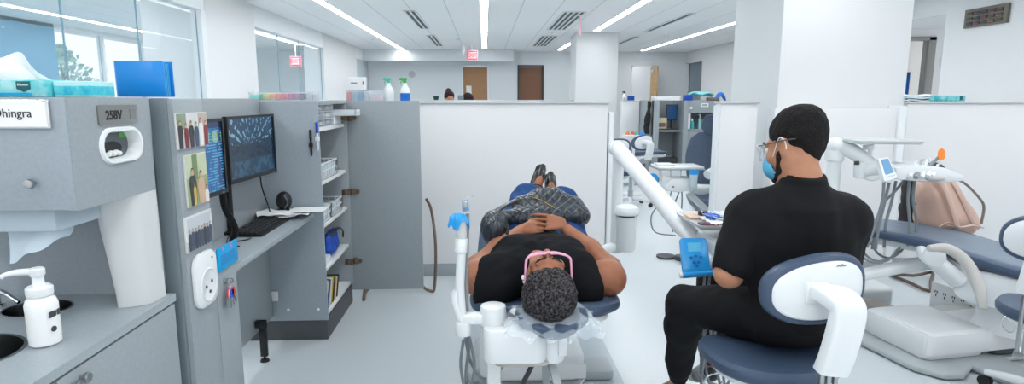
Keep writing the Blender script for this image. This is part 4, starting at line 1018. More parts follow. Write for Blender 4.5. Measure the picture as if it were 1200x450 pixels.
def dental_chair(label, loc, rz, prof_back, prof_seat, head, top=NAVY, side=NAVY, base=True, group=None):
    """local: +y towards the feet, -y towards the head"""
    t = thing('dental_chair', label, 'dental chair', loc, rz, group)
    def L(mb, name, m, parent=t, **k): return mb.build(name, m, parent, world=False, **k)
    mb = MB(); cushion(mb, prof_back); bk = L(mb, 'backrest', side)
    mb = MB(); cushion(mb, prof_seat); st = L(mb, 'seat', side)
    # seams on the seat: raised piping
    mb = MB(); cushion(mb, [(y, z+.004, w_*.86, th*.6) for y, z, w_, th in prof_seat], dish=.012); L(mb, 'seat_top', top, st)
    # white shells underneath
    mb = MB(); cushion(mb, [(y, z-2*th*.85, w_*.84, .022) for y, z, w_, th in prof_back], n=3); L(mb, 'back_shell', SHELL)
    mb = MB(); cushion(mb, [(y, z-2*th*.85, w_*(.9 if y < .3 else .6), .03+.06*max(0, 1-abs(y+.05)/.35)) for y, z, w_, th in prof_seat], n=3); L(mb, 'seat_shell', SHELL)
    hy, hz = head
    mb = MB(); cushion(mb, [(hy-.10, hz-.012, .085, .028), (hy-.05, hz, .125, .034), (hy+.05, hz-.002, .130, .034), (hy+.10, hz-.012, .10, .028)], n=2.6, dish=.022); L(mb, 'headrest', side)
    mb = MB(); mb.box(-.035, .035, hy-.02, hy+.20, hz-.085, hz-.068, bev=.006); mb.cyl((-.05, hy, hz-.085), (.05, hy, hz-.085), .022); L(mb, 'headrest_bracket', STEEL)
    # lift: parallel arms down to the floor base
    sz = prof_seat[0][1]-.13
    mb = MB(); mb.rings([[V(x*s, y0+y*s2, z) for x, y in rrect(-.20, .20, -.24, .24, .08, 5)] for z, s, s2, y0 in ((sz-.14, .80, .85, -.02), (sz-.10, .95, .95, -.02), (sz, 1., 1., -.02))]); L(mb, 'seat_frame', SHELL)
    if not base: return t
    mb = MB(); mb.tube([(0, -.06, .16), (0, .04, .30), (0, .08, sz-.10)], [.13, .12, .13], up=(1, 0, 0), flat=1.1, seg=20); L(mb, 'lift_arm', SHELL)
    mb = MB()
    # floor plate with splayed foot
    pl = [(-.26, .62), (-.30, .50), (-.31, .05), (-.25, -.12), (-.10, -.18), (-.07, -.72), (.07, -.72), (.10, -.18), (.25, -.12), (.31, .05), (.30, .50), (.26, .62)]
    mb.prism(pl, .0045, .028, 'xy', bev=.010); L(mb, 'base_plate', PLATE)
    mb = MB(); mb.prism(rrect(-.272, .272, -.09, .50, .07, 6), .030, .175, 'xy', bev=.03, seg=4); cv = L(mb, 'base_cover', SHELL)
    mb = MB(); mb.box(-.22, .274, -.094, -.085, .05, .13, bev=.003); L(mb, 'front_panel', WHITE, cv)
    return t
# ---- chair 1, under the patient
c1 = dental_chair('reclined navy dental chair in the middle, the patient lying on it', (.235, 2.95, 0), 0.,
    [(-.82, .700, .22, .030), (-.73, .690, .290, .034), (-.50, .670, .30, .036), (-.14, .655, .27, .036)],
    [(-.12, .655, .28, .042), (.02, .67, .28, .042), (.14, .76, .27, .042), (.24, .80, .26, .04), (.45, .795, .24, .036), (.74, .775, .19, .032)], (-.905, .712))
def L1(mb, name, m, parent=c1, **k): return mb.build(name, m, parent, **k)
# barrier film over the headrest
FILM = glassy('clear_barrier_film', (226, 238, 246), .17, .10)
rs = random.Random(5)
def film(u, v):
    a = (u-.5)*2; b_ = (v-.5)*2
    x = .232+a*.165; y = 2.03+b_*.120
    edge = max(abs(a)**3, abs(b_)**3)
    z = .728+.020*a*a-.07*edge+.007*math.sin(a*17+b_*5)*(.3+edge)+.006*math.sin(b_*21+a*9)*(.3+edge)
    return V(x+.008*math.sin(b_*11)*edge, y+.008*math.sin(a*13)*edge, z)
mb = MB(); mb.sheet(film, 34, 28, .0009); L1(mb, 'barrier_film', FILM, ang=60)
# casting under the head end with its two bosses
mb = MB(); mb.prism(rrect(-.012, .215, 1.97, 2.20, .045, 6), .545, .672, 'xy', bev=.012); mb.cyl((.235, 2.05, .53), (.235, 2.05, .685), .048, bev=.006, seg=24); mb.cyl((.025, 2.06, .665), (.025, 2.06, .735), .050, .046, bev=.005, seg=24); mb.cyl((.025, 2.06, .70), (.03, 2.07, .72), .03)
cs = L1(mb, 'arm_casting', SHELL)
mb = MB(); mb.prism(rrect(.02, .235, 1.99, 2.16, .05, 6), .528, .5445, 'xy', bev=.003); L1(mb, 'casting_trim', mat('trim_warm', (176, 176, 170), .4), cs)
mb = MB(); mb.box(.255, .288, 2.00, 2.07, .56, .68, bev=.006); mb.box(.294, .304, 2.01, 2.05, .60, .69, bev=.003); L1(mb, 'switch_block', SHELL, cs)
mb = MB(); mb.tube([(.10, 2.10, .70), (.17, 2.03, .685), (.25, 2.04, .69)], [.02, .028, .018], flat=.5, up=(0, 0, 1)); L1(mb, 'release_lever', WARMW, cs)
mb = MB(); mb.box(.00, .055, 2.10, 2.20, .03, .545, bev=.012); L1(mb, 'support_leg', SHELL)
mb = MB(); mb.tube([(.245, 2.16, .53), (.25, 2.35, .40), (.27, 2.50, .05)], [.026, .024, .022], n=4, seg=4); L1(mb, 'support_strut', PLATE)
mb = MB(); mb.tube([(.24, 2.10, .50), (.26, 2.0, .40), (.275, 1.92, .02)], [.020, .020, .020], n=4, seg=4); L1(mb, 'support_strut', PLATE)
mb = MB(); mb.cyl((.05, 2.15, .20), (.22, 2.30, .46), .010); L1(mb, 'brace', DGREY)
mb = MB(); mb.tube([(.02, 2.14, .60), (.03, 2.4, .55), (.12, 2.6, .50), (.2, 2.8, .45)], .035, seg=14); L1(mb, 'swing_arm', SHELL)
# pads of the base seen left and right
for x in (-.10, .50):
    mb = MB(); mb.prism(rrect(x, x+.17, 2.92, 3.12, .03), .006, .055, 'xy', bev=.012); L1(mb, 'base_foot', PLATE)

# ---- assistant's holder at the left of chair 1
t = thing('assistant_arm', 'slim white upright arm topped with blue film at the patient\'s right side', 'dental arm', (-.095, 2.05, 0))
def LA(mb, name, m, parent=t, **k): return mb.build(name, m, parent, **k)
A = lambda px, py, Y=2.05: at(px, py, Y)
mb = MB(); mb.tube([A(541, 372), A(539, 335), A(541, 290)], [.017, .0165, .016], seg=16); LA(mb, 'lower_tube', SHELL)
mb = MB(); mb.cyl(A(540, 296), A(541, 279), .022, bev=.004); LA(mb, 'tube_collar', WHITE)
mb = MB(); mb.cyl(A(541, 281), A(539, 256), .019, .021, bev=.003); LA(mb, 'upper_tube', WARMW)
mb = MB(); c = A(543, 384); mb.cyl(c+V(0, 0, -.028), c+V(0, 0, .024), .028, bev=.006, seg=24); mb.tube([c+V(0, 0, .02), A(538, 366), A(533, 350), A(535, 340)], [.020, .018, .016, .014], seg=14); LA(mb, 'elbow_joint', SHELL)
mb = MB(); mb.box(-.085, -.012, 2.03, 2.075, .672, .708, bev=.008); mb.cyl((-.05, 2.025, .69), (-.05, 2.03, .69), .010); LA(mb, 'side_bracket', SHELL)
def crumple_film(name, c, w, d, h, m, parent, seed=1, dome=.02):
    rs = np.random.RandomState(seed); ph = rs.rand(8)*6.3
    def fn(u, v):
        a = u*2*PI; r = v
        rr = r*(1+.12*math.sin(3*a+ph[0])*r+.10*math.sin(5*a+ph[1])*r)
        return V(c[0]+w*rr*math.cos(a), c[1]+d*rr*math.sin(a), c[2]+dome*(1-r*r)-h*r**3*(1+.5*math.sin(2*a+ph[2])+.3*math.sin(5*a+ph[3]))+.004*math.sin(11*a+ph[4])*r)
    mb = MB(); mb.sheet(fn, 40, 10, .0012); return mb.build(name, m, parent, ang=60)
crumple_film('blue_film_cover', A(538, 253), .038, .034, .028, BLUEP, t, 4, .010)
mb = MB(); mb.cyl(A(546, 247, 2.07), A(545, 234, 2.07), .013, .011); mb.box(A(545, 240).x-.008, A(545, 240).x+.008, 2.045, 2.055, A(545, 240).z-.01, A(545, 240).z+.012, bev=.002, mi=1); LA(mb, 'suction_handpiece', [mat('handpiece_blue', (120, 150, 184), .35), STEEL])
mb = MB(); mb.tube([A(545, 236, 2.07), A(549, 231, 2.07), A(556, 230, 2.07)], .0018, seg=6); LA(mb, 'suction_tip', CHROME)
mb = MB(); mb.tube([A(548, 250, 2.12), A(547, 300, 2.12), A(547, 345, 2.12), A(547, 385, 2.12)], .0075, seg=10); LA(mb, 'holder_rod', mat('rod_grey', (138, 144, 146), .4))
for k, pts in enumerate(([(543, 398), (540, 430), (548, 462), (556, 430), (550, 395)], [(547, 385), (549, 410), (546, 440), (549, 470)], [(545, 395), (552, 425), (566, 444), (584, 436), (590, 420), (580, 405)])):
    mb = MB(); mb.tube([A(px, py, 2.12+.02*k) for px, py in pts], .0058, seg=8); LA(mb, 'hose', HOSE)

# ---- swing arm and delivery head of chair 1 (right of the patient)
t = thing('delivery_unit', 'white delivery arm with instrument tray and blue-wrapped touch pad, in front of the man', 'dental delivery unit', (.90, 3.0, 0))
def LD(mb, name, m, parent=t, **k): return mb.build(name, m, parent, **k)
p0, p1 = at(723, 173, 3.6), at(803, 268, 2.72)
mb = MB(); d = (p1-p0).normalized(); rr_ = []
for s_, r in ((0, .030), (.012, .040), (.06, .046), (.5, .046), (.9, .048), (.97, .050), (1., .040)): 
    c = p0+(p1-p0)*s_; a = d.orthogonal().normalized(); b_ = d.cross(a); rr_.append([c+(a*math.cos(2*PI*i/24)+b_*math.sin(2*PI*i/24))*r for i in range(24)])
mb.rings(rr_); LD(mb, 'swing_arm', SHELL)
mb = MB(); mb.ell(p0+V(-.0, .01, -.005), (.05, .05, .05)); LD(mb, 'far_joint', SHELL)
mb = MB(); mb.cyl((p0.x+.01, p0.y, p0.z-.04), (p0.x+.01, p0.y, .52), .034, .036, seg=24); LD(mb, 'post', SHELL)
c = at(734, 262, 3.55)
mb = MB(); mb.lathe([(0, -.17), (.045, -.17), (.056, -.16), (.060, -.10), (.060, .045), (.0, .045)], c, 28); LD(mb, 'canister', mat('canister_grey', (206, 212, 214), .3))
mb = MB(); mb.lathe([(0, .058), (.07, .058), (.075, .065), (.075, .085), (.066, .105), (.04, .118), (0, .122)], c, 28); mb.lathe([(0, .046), (.05, .046), (.05, .06), (0, .06)], c, 24, mi=1); LD(mb, 'canister_cap', [SHELL, DGREY])
mb = MB(); mb.tube([(p0.x+.01, 3.6, .56), (.62, 3.5, .53), (.40, 3.35, .52)], .035, seg=14, flat=.8, up=(0, 0, 1)); LD(mb, 'mounting_arm', SHELL)
# elbow from arm end to the head
mb = MB(); mb.tube([p1+V(-.005, .02, .01), p1+V(.01, -.05, -.02), p1+V(.05, -.09, -.05), p1+V(.14, -.10, -.055)], [.046, .042, .038, .036], seg=20); LD(mb, 'elbow', SHELL)
mb = MB(); mb.prism(rrect(.96, 1.36, 2.42, 2.70, .05), .80, .868, 'xy', bev=.02, seg=3); hd = LD(mb, 'delivery_head', SHELL)
mb = MB(); mb.tube([(.97, 2.52, .835), (.91, 2.50, .80), (.90, 2.47, .78)], .022, seg=12); LD(mb, 'panel_neck', SHELL)
# touch pad wrapped in blue film
q = [at(797, 279, 2.44), at(828, 279, 2.44), at(833, 318, 2.38), at(801, 320, 2.38)]
def padgrid(u, v, off): 
    a = q[0].lerp(q[1], u); b_ = q[3].lerp(q[2], u); p = a.lerp(b_, v); n_ = (q[1]-q[0]).cross(q[3]-q[0]).normalized()
    return p+n_*off*-1
nrm = (q[1]-q[0]).cross(q[3]-q[0]).normalized()
if nrm.y > 0: nrm = -nrm
def on(u, v, o): return q[0].lerp(q[1], u).lerp(q[3].lerp(q[2], u), v)+nrm*o
mb = MB(); mb.rings([[on(u, v, o) for u, v in rrect(0-e, 1+e, 0-e, 1+e, .10)] for o, e in ((-.022, -.05), (-.018, 0), (.0, 0), (.003, -.04))]); pad = LD(mb, 'touch_pad', BLUEP)
mb = MB(); mb.rings([[on(u, v, o) for u, v in rrect(.24, .74, .14, .40, .03)] for o in (.003, .0045)]); LD(mb, 'display', mat('pad_display', (96, 186, 226), .25), pad)
for (u, v) in ((.32, .58), (.50, .54), (.68, .58), (.42, .72), (.58, .72), (.50, .82)):
    mb = MB(); mb.rings([[on(u+a*.065, v+b_*.045, o) for a, b_ in circ(0, 0, 1, 1, 12)] for o in (.003, .005)]); LD(mb, 'key', mat('pad_key', (10, 92, 170), .4), pad)
mb = MB(); mb.cyl(on(-.05, 1.06, -.004), on(1.2, 1.04, -.004), .013, bev=.003); mb.cyl(on(-.14, 1.05, -.004), on(-.04, 1.05, -.004), .0135, mi=1, bev=.003); LD(mb, 'pad_handle', [BLUEP, SHELL], pad)
mb = MB(); mb.ell(at(843, 309, 2.45), (.05, .04, .035)); mb.ell(at(851, 300, 2.5), (.05, .04, .03)); LD(mb, 'handpiece_holder', SHELL)
for k, pts in enumerate(([(826, 322), (824, 345), (822, 375), (826, 410), (822, 445), (824, 475)], [(832, 322), (829, 360), (833, 395), (827, 430), (838, 470)], [(838, 318), (835, 360), (824, 400), (824, 440), (850, 452), (862, 425)], [(846, 320), (843, 345), (838, 380), (840, 430), (848, 470)], [(852, 318), (848, 340), (852, 372), (846, 420), (852, 470)])):
    mb = MB(); mb.tube([at(px, py, 2.40+.02*k-.0006*(py-320)) for px, py in pts], .0062, seg=8); LD(mb, 'hose', HOSE)
# tray
TRAYM = mat('tray_metal', (206, 210, 212), .35, .35)
def tray(parent_fn, c, w, d_, rz, m=TRAYM, name='tray'):
    R = Matrix.Translation(c) @ Matrix.Rotation(rz, 4, 'Z'); mb = MB()
    mb.rings([[V(x, y, z) for x, y in rrect(-w*s, w*s, -d_*s, d_*s, .03*s)] for z, s in ((.0, 0.02), (.0, .93), (.004, .955), (.017, .975), (.0175, 1.0), (.016, 1.0), (.0015, .965), (-.002, .94), (-.002, .02))], cap=True, M=R)
    return parent_fn(mb, name, m)
tc = V(1.125, 2.57, .925)
tray(LD, tc, .235, .165, .0)
mb = MB(); mb.cyl((1.16, 2.60, .86), (1.16, 2.60, .922), .02); LD(mb, 'tray_post', SHELL)
zt_ = .9265
def item(name, label, cat, mb, m, grp=None): return tag(mb.build(name, m), label, cat, grp)
mb = MB(); mb.box(.925, 1.0, 2.62, 2.71, zt_, zt_+.012, bev=.004, M=None); item('cotton_pad', 'tan cotton pad in the left far corner of the instrument tray', 'pad', mb, mat('cotton_tan', (206, 182, 160), .8))
mb = MB(); mb.lathe([(0, 0), (.022, 0), (.025, .03), (.02, .034), (0, .034)], (1.0, 2.655, zt_), 20); item('ink_cup', 'small black cup standing on the instrument tray', 'cup', mb, BLACK)
mb = MB(); mb.box(.925, 1.0, 2.46, 2.52, zt_, zt_+.010, bev=.004); item('dark_pouch', 'small dark red pouch at the near left of the instrument tray', 'pouch', mb, mat('maroon', (84, 40, 52), .5))
def gauze(u, v): return V(0.97+.16*u, 2.46+.21*v, zt_+.004+.012*abs(math.sin(u*9+v*4))*math.sin(PI*min(1, u*1.2))+.008*abs(math.sin(v*11+2*u)))
mb = MB(); mb.sheet(gauze, 18, 18, .001); item('gauze_sheet', 'crumpled white gauze lying across the instrument tray', 'gauze', mb, PAP)
def bluew(u, v): return V(0.985+.06*u, 2.53+.10*v, zt_+.012+.016*abs(math.sin(u*8+v*6)))
mb = MB(); mb.sheet(bluew, 12, 12, .001); item('blue_wrap', 'bright blue wrap crumpled on the gauze of the tray', 'wrap', mb, mat('blue_wrap', (10, 92, 196), .4))
for k in range(7):
    x = 1.035+.028*k; y0 = 2.45+.006*(k % 3); mb = MB(); z = zt_+.022
    p_, q_ = V(x, y0, z), V(x-.055, y0+.16, z+.006)
    mb.cyl(p_, p_.lerp(q_, .62), .0042, seg=10); mb.cyl(p_.lerp(q_, .62), q_, .0022, .0012, seg=8, mi=1); mb.tube([q_, q_+V(-.003, .006, .004), q_+V(.002, .010, .008)], .001, n=2, seg=6, mi=1)
    item('dental_instrument', 'steel dental hand instrument lying in the row on the tray before the man', 'instrument', mb, [mat('grip_blue', (40, 96, 176), .35) if k % 2 else STEEL, CHROME], 'instruments on the tray')

# ================================================================= stool
def stool(label, loc, rz, seat_z=.585, group=None, up=0., yo=0.):
    """local: backrest on -y side, sitter faces +y"""
    t = thing('operator_stool', label, 'stool', loc, rz, group)
    def L(mb, name, m, parent=t, **k): return mb.build(name, m, parent, world=False, **k)
    S_ = seat_z; S0 = seat_z
    mb = MB(); rr_ = []
    for z, s in ((-.062, .80), (-.058, .93), (-.045, .99), (-.02, 1.), (-.004, .96), (.004, .85), (.007, .6), (.006, .3), (.005, .02)):
        ring = []
        for i in range(40):
            a = 2*PI*i/40; cx = math.cos(a); sy = math.sin(a); x = .235*s*math.copysign(abs(cx)**.8, cx); y = .205*s*math.copysign(abs(sy)**.8, sy)
            ring.append(V(x, y, S_+z+.025*(x/.235)**2+(.014 if y < 0 else -.012)*(y/.205)**2))
        rr_.append(ring)
    mb.rings(rr_); L(mb, 'seat', NAVY)
    mb = MB(); mb.rings([[V(.19*s*math.cos(2*PI*i/32), .165*s*math.sin(2*PI*i/32), S_+z+.02*(s*math.cos(2*PI*i/32))**2) for i in range(32)] for z, s in ((-.105, .35), (-.10, .75), (-.085, 1.02), (-.058, 1.10))]); ss = L(mb, 'seat_shell', SHELL)
    mb = MB(); mb.tube([(-.17, .02, S_-.08), (-.21, .03, S_-.10), (-.215, .04, S_-.15), (-.18, .04, S_-.17), (-.15, .03, S_-.12)], .0035, seg=6); L(mb, 'lever', CHROME, ss)
    # backrest: curved pad with white shell
    S_ = S_+up
    def bring(sx, sz, off):
        out = []
        for i in range(44):
            a = 2*PI*i/44; cx, sn = math.cos(a), math.sin(a); n = 2.5
            x = .170*sx*math.copysign(abs(cx)**(2/n), cx); z = .108*sz*math.copysign(abs(sn)**(2/n), sn)
            if x < 0: z *= 1-.10*(x/-.17)
            z += .016*(x/.17)
            y = -.235-yo+.9*x*x+off+.10*z
            out.append(V(x, y, S_+.305+z))
        return out
    mb = MB(); mb.rings([bring(.5, .4, .045), bring(.80, .74, .040), bring(.95, .92, .028), bring(1., 1., .008), bring(1., 1., -.006), bring(.965, .95, -.020), bring(.90, .86, -.024)]); bp = L(mb, 'backrest', NAVY)
    mb = MB(); mb.rings([bring(.875, .82, -.018), bring(.87, .81, -.026), bring(.83, .76, -.032), bring(.5, .45, -.036), bring(.02, .02, -.036)]); bs = L(mb, 'backrest_shell', SHELL, bp)
    mb = MB(); mb.prism(rrect(-.028, .028, -.028, .028, .01), -.2, -.19, 'xz'); mb.T = Matrix.Identity(4)
    mb = MB(); mb.box(-.060, .010, -.280-yo, -.262-yo, S_+.272, S_+.34, bev=.008); L(mb, 'mount_plate', WHITE, bs)
    mb = MB(); mb.prism([(.060, .402), (.070, .408), (.074, .404), (.080, .410), (.084, .404), (.088, .408), (.092, .402)], -.262, -.259, 'xz', M=Matrix.Translation((-.02, -yo, S_-.02))); 
    L(mb, 'maker_mark', mat('mark_grey', (140, 146, 152), .4), bs)
    # wide white arm
    path = crom([V(-.028, -.262, S_+.308), V(-.012, -.30, S_+.312), V(.015, -.345, S_+.296), V(.018, -.358, S_+.256), V(.004, -.352, S_+.15), V(-.006, -.340, S_+.085)], 6); path = [p-V(0, yo, 0) for p in path]
    rr_ = []
    for i, p in enumerate(path):
        d = (path[min(i+1, len(path)-1)]-path[max(0, i-1)]).normalized(); ux = V(1, 0, 0); nz = ux.cross(d).normalized(); f = min(1, i/9); wdt = .024+.026*f; th = .022+.004*f
        ux = (ux-d*ux.dot(d)).normalized(); rr_.append(superring(p, ux, nz, wdt, th, 4.2, 28))
    mb = MB(); mb.rings(rr_); ba = L(mb, 'back_arm', SHELL, ang=50)
    mb = MB()
    for x in (-.028, -.006, .016): mb.box(x-.007, x+.007, -.338-yo, -.326-yo, S0-.09, S_+.10, bev=.002)
    mb.box(-.04, .03, -.336-yo, -.10, S0-.115, S0-.090, bev=.004); L(mb, 'back_strut', STEEL)
    S_ = S0
    mb = MB(); mb.cyl((0, 0, S_-.16), (0, 0, S_-.10), .045, bev=.006); mb.cyl((0, 0, .14), (0, 0, S_-.15), .026); mb.cyl((0, 0, .09), (0, 0, .22), .036); L(mb, 'gas_column', STEEL)
    mb = MB(); mb.cyl((0, 0, .075), (0, 0, .125), .055, bev=.01); L(mb, 'base_hub', SHELL)
    for k in range(5):
        a = 2*PI*k/5+.3; e = V(math.cos(a), math.sin(a), 0)
        mb = MB(); mb.tube([e*.03+V(0, 0, .105), e*.17+V(0, 0, .095), e*.285+V(0, 0, .072)], [.026, .022, .017], seg=12); lg = L(mb, 'leg', SHELL)
        c = e*.285; s_ = V(-e.y, e.x, 0); mb = MB()
        for o_ in (-.013, .013): mb.cyl(c+s_*o_+V(0, 0, .029)-s_*.009, c+s_*o_+V(0, 0, .029)+s_*.009, .028, bev=.003)
        mb.cyl(c+V(0, 0, .03), c+V(0, 0, .07), .007); L(mb, 'caster', BLACK, lg)
    return t
stool_man = stool('navy and white operator stool under the seated man', (1.00, 1.96, 0), math.radians(4))
s2 = stool('operator stool at the right edge of the photo, white back with navy rim', (2.64, 2.51, 0), math.radians(-58), .50, None, .085, .12)
# ================================================================= chair 2 (right) with its equipment
c2 = dental_chair('empty navy dental chair on the right with a wrinkled lighter seat top', (2.97, 3.12, 0), math.radians(42),
    [(-.95, .90, .20, .030), (-.80, .84, .265, .034), (-.55, .70, .29, .036), (-.30, .60, .29, .036)],
    [(-.28, .58, .30, .045), (-.05, .585, .30, .045), (.15, .62, .295, .045), (.35, .66, .28, .042), (.55, .67, .25, .036), (.76, .665, .24, .030)], (-1.08, .97), top=mat('seat_top_grey_blue', (112, 127, 144), .45, bump=.6, bscale=14), base=False)
W2 = lambda x, y, z: Matrix.Translation((2.97, 3.12, 0)) @ Matrix.Rotation(math.radians(42), 4, 'Z') @ V(x, y, z)
def L2(mb, name, m, parent=c2, **k): return mb.build(name, m, parent, world=False, **k)
# deep white side shell, pivot boss, folded armrest
mb = MB(); mb.rings([superring(V(x, y, z), V(0, 1, 0), V(0, 0, 1), a, b_, 3.5, 28) for x, y, z, a, b_ in ((-.275, -.06, .43, .10, .045), (-.273, -.05, .435, .22, .085), (-.255, -.05, .44, .28, .10), (-.10, -.05, .44, .29, .10), (.10, -.05, .44, .29, .10), (.255, -.05, .44, .27, .09), (.273, -.05, .435, .20, .07))]); L2(mb, 'pivot_housing', SHELL)
mb = MB(); mb.rings([[V(x*s, -.02+y*s, z) for x, y in rrect(-.16, .16, -.17, .17, .08, 5)] for z, s in ((.17, 1.1), (.25, .95), (.40, .95))]); L2(mb, 'lift_column', SHELL)
def LW(mb, name, m, parent=c2, **k): return mb.build(name, m, parent, **k)
Yk = lambda py: 2.98-.002*(py-290)
mb = MB(); mb.tube([at(1078, 286, 3.38), at(1084, 298, 3.20), at(1098, 308, 3.14), at(1122, 328, 3.12)], [.03, .045, .055, .06], seg=16, flat=.8); a_ = at(1091, 300, 3.08); mb.cyl(a_+V(.05, .04, 0), a_+V(-.0, -.03, -.0), .052, bev=.006, seg=28); LW(mb, 'pivot_arm', SHELL)
mb = MB(); mb.tube([at(px, py, Yk(py)-.03) for px, py in ((1088, 291), (1108, 291), (1125, 300), (1138, 316), (1147, 336), (1150, 350), (1152, 362))], [.018, .026, .029, .030, .030, .026, .018], seg=14, flat=.75, up=(.3, 1, 0)); LW(mb, 'armrest', ARMW)
# floor base: plate with splayed feet and the two-piece white cover
def RB(x, y): 
    p = Matrix.Rotation(math.radians(9), 4, 'Z') @ V(x, y, 0); return (p.x+2.40, p.y+2.98)
mb = MB(); mb.prism([RB(x, y) for x, y in ((-.10, -.02), (-.12, .50), (-.02, .62), (.9, .62), (1.0, .3), (.92, -.02), (.50, -.03), (.44, -.42), (.30, -.50), (.24, -.42), (.22, -.08), (.08, -.16), (-.02, -.14))], .006, .040, 'xy', bev=.014, seg=3); LW(mb, 'base_plate', PLATE)
mb = MB(); mb.rings([[V(*RB(x, y), z) for x, y in rrect(0.0+o, .40, .0+o, .46-o, .04, 5)] for z, o in ((.042, .015), (.06, .003), (.16, 0), (.185, .006), (.198, .03))]); cv = LW(mb, 'base_cover', SHELL)
mb = MB(); mb.rings([[V(*RB(x, y), z) for x, y in rrect(.012, .78-o, -.016+o*.6, .30, .03, 5)] for z, o in ((.075, .01), (.09, .0), (.172, 0), (.19, .006), (.196, .03))]); LW(mb, 'front_cover', WHITE)
mb = MB(); mb.prism([RB(x, y) for x, y in rrect(.36, .95, .02, .45, .05)], .05, .178, 'xy', bev=.015); LW(mb, 'rear_cover', mat('cover_grey', (188, 192, 190), .4))
mb = MB(); mb.prism([RB(x, y) for x, y in rrect(.45, .92, -.01, .3, .05)], .042, .072, 'xy', bev=.006); LW(mb, 'motor_tray', DGREY)
mb = MB(); mb.tube([V(*RB(.78, .05), .12), V(*RB(.95, .02), .10), V(*RB(1.12, -.08), .05)], [.055, .05, .04], seg=10, flat=.5, up=(0, 0, 1)); LW(mb, 'floor_arm', WARMW)
# white link going to the left, towards the wall equipment
mb = MB(); mb.rings([superring(at(px, py, 3.38), V(0, 1, 0), V(0, 0, 1), .05, h, 3.5, 24) for px, py, h in ((985, 326, .026), (1010, 322, .028), (1045, 315, .030), (1078, 309, .034), (1092, 306, .030))]); L2m = mb.build('link_arm', SHELL, c2)
# ---- white floor box behind, with grey pipe
t = thing('floor_box', 'white rounded floor box with a short grey pipe, behind the man\'s stool', 'floor box', (2.6, 3.95, 0))
mb = MB(); mb.prism(rrect(2.10, 2.80, 3.80, 4.10, .06, 5), .035, .185, 'xy', bev=.025, seg=3); mb.build('cover', SHELL, t)
mb = MB(); mb.prism(rrect(2.12, 2.78, 3.82, 4.08, .05, 5), .0, .04, 'xy'); mb.box(2.55, 2.72, 3.796, 3.80, .06, .09, mi=1); mb.build('base', [PLATE, BLACKM], t)
mb = MB(); mb.tube([(2.50, 3.81, .105), (2.60, 3.60, .105), (2.66, 3.42, .10)], .048, seg=20, n=3); mb.build('pipe', mat('pipe_tan', (150, 146, 138), .5), t)
# outlet strip on the far side
t = thing('outlet_strip', 'white power outlet strip with sockets beyond the right-hand chair base', 'outlet strip', (3.08, 3.68, 0))
a, b_ = at(1091, 332, 3.75), at(1128, 352, 3.52)
dx = (b_-a); ln = V(dx.x, dx.y, 0).length; R = Matrix.Translation((a.x, a.y, 0)) @ Matrix.Rotation(math.atan2(dx.y, dx.x), 4, 'Z')
mb = MB(); mb.box(0, ln+.10, -.0, .11, 0, a.z+.02, bev=.012, M=R); mb.build('body', SHELL, t)
for k in range(4):
    mb = MB(); x = .035+k*ln*.27
    for o1, o2 in ((0, .02), (.015, .02), (.008, -.004)): mb.box(x+o1, x+o1+.005, -.002, .002, a.z-.07+o2, a.z-.055+o2, M=R)
    mb.build('socket', BLACKM, t)
mb = MB(); mb.cyl((ln+.06, -.006, a.z-.07), (ln+.06, .004, a.z-.07), .014, M=R); mb.build('knob', BLACK, t)
# bronze triangular foot frame by the partition
mb = MB(); mb.tube([at(1043, 321, Z=.02), at(1066, 331, Z=.02), at(1089, 341, Z=.02), at(1091, 330, Z=.03), at(1092, 319, Z=.04), at(1070, 323, Z=.04)], .013, n=3, closed=True, seg=8)
tag(mb.build('foot_frame', BRONZE), 'bronze triangular tube frame on the floor before the right partition', 'metal frame')

# ---- delivery head of chair 2
t = thing('delivery_unit', 'white delivery head with tray, blue display and handpieces beside the pink backpack', 'dental delivery unit', (2.4, 3.4, 0))
def LE(mb, name, m, parent=t, **k): return mb.build(name, m, parent, **k)
Y2 = 3.42
mb = MB(); c = at(979, 171, Y2+.1); mb.ell(c, (.058, .06, .052)); mb.cyl(c+V(0, 0, -.02), c+V(0, 0, -.09), .052, bev=.008); LE(mb, 'ball_joint', SHELL)
mb = MB(); mb.cyl(at(978, 186, Y2+.1), V(at(978, 186, Y2+.1).x, Y2+.1, .0), .040, seg=24); LE(mb, 'post', SHELL)
mb = MB(); mb.tube([at(984, 172, Y2+.08), at(1000, 178, Y2+.05), at(1016, 190, Y2), at(1026, 198, Y2)], [.045, .045, .042, .036], seg=20); LE(mb, 'swing_arm', SHELL)
mb = MB(); mb.cyl(at(1008, 190, Y2), at(1008, 208, Y2), .036, bev=.006, seg=24); mb.cyl(at(1004, 189, Y2-.03), at(1004, 193, Y2-.03), .014, mi=1); LE(mb, 'elbow_joint', [SHELL, DGREY])
mb = MB(); mb.tube([at(1012, 200, Y2), at(1022, 197, Y2-.02), at(1034, 196, Y2-.03)], [.04, .044, .04], seg=18); mb.tube([at(1012, 207, Y2), at(1022, 210, Y2-.03), at(1034, 206, Y2-.05)], .012, seg=12); LE(mb, 'head_bracket', SHELL)
mb = MB(); mb.prism([(a.x, a.z) for a in [at(px, py, Y2) for px, py in ((1034, 194), (1060, 191), (1090, 194), (1112, 203), (1112, 209), (1090, 211), (1050, 209), (1034, 207))]], Y2-.12, Y2+.12, 'xz', bev=.012); LE(mb, 'delivery_head', SHELL)
mb = MB(); mb.cyl(at(1020, 172, Y2), at(1019, 196, Y2), .012); mb.cyl(at(1018, 170, Y2), at(1018, 175, Y2), .03); LE(mb, 'tray_post', SHELL)
tcc = at(1031, 167, Y2)
tray(LE, tcc, .19, .13, math.radians(-8))
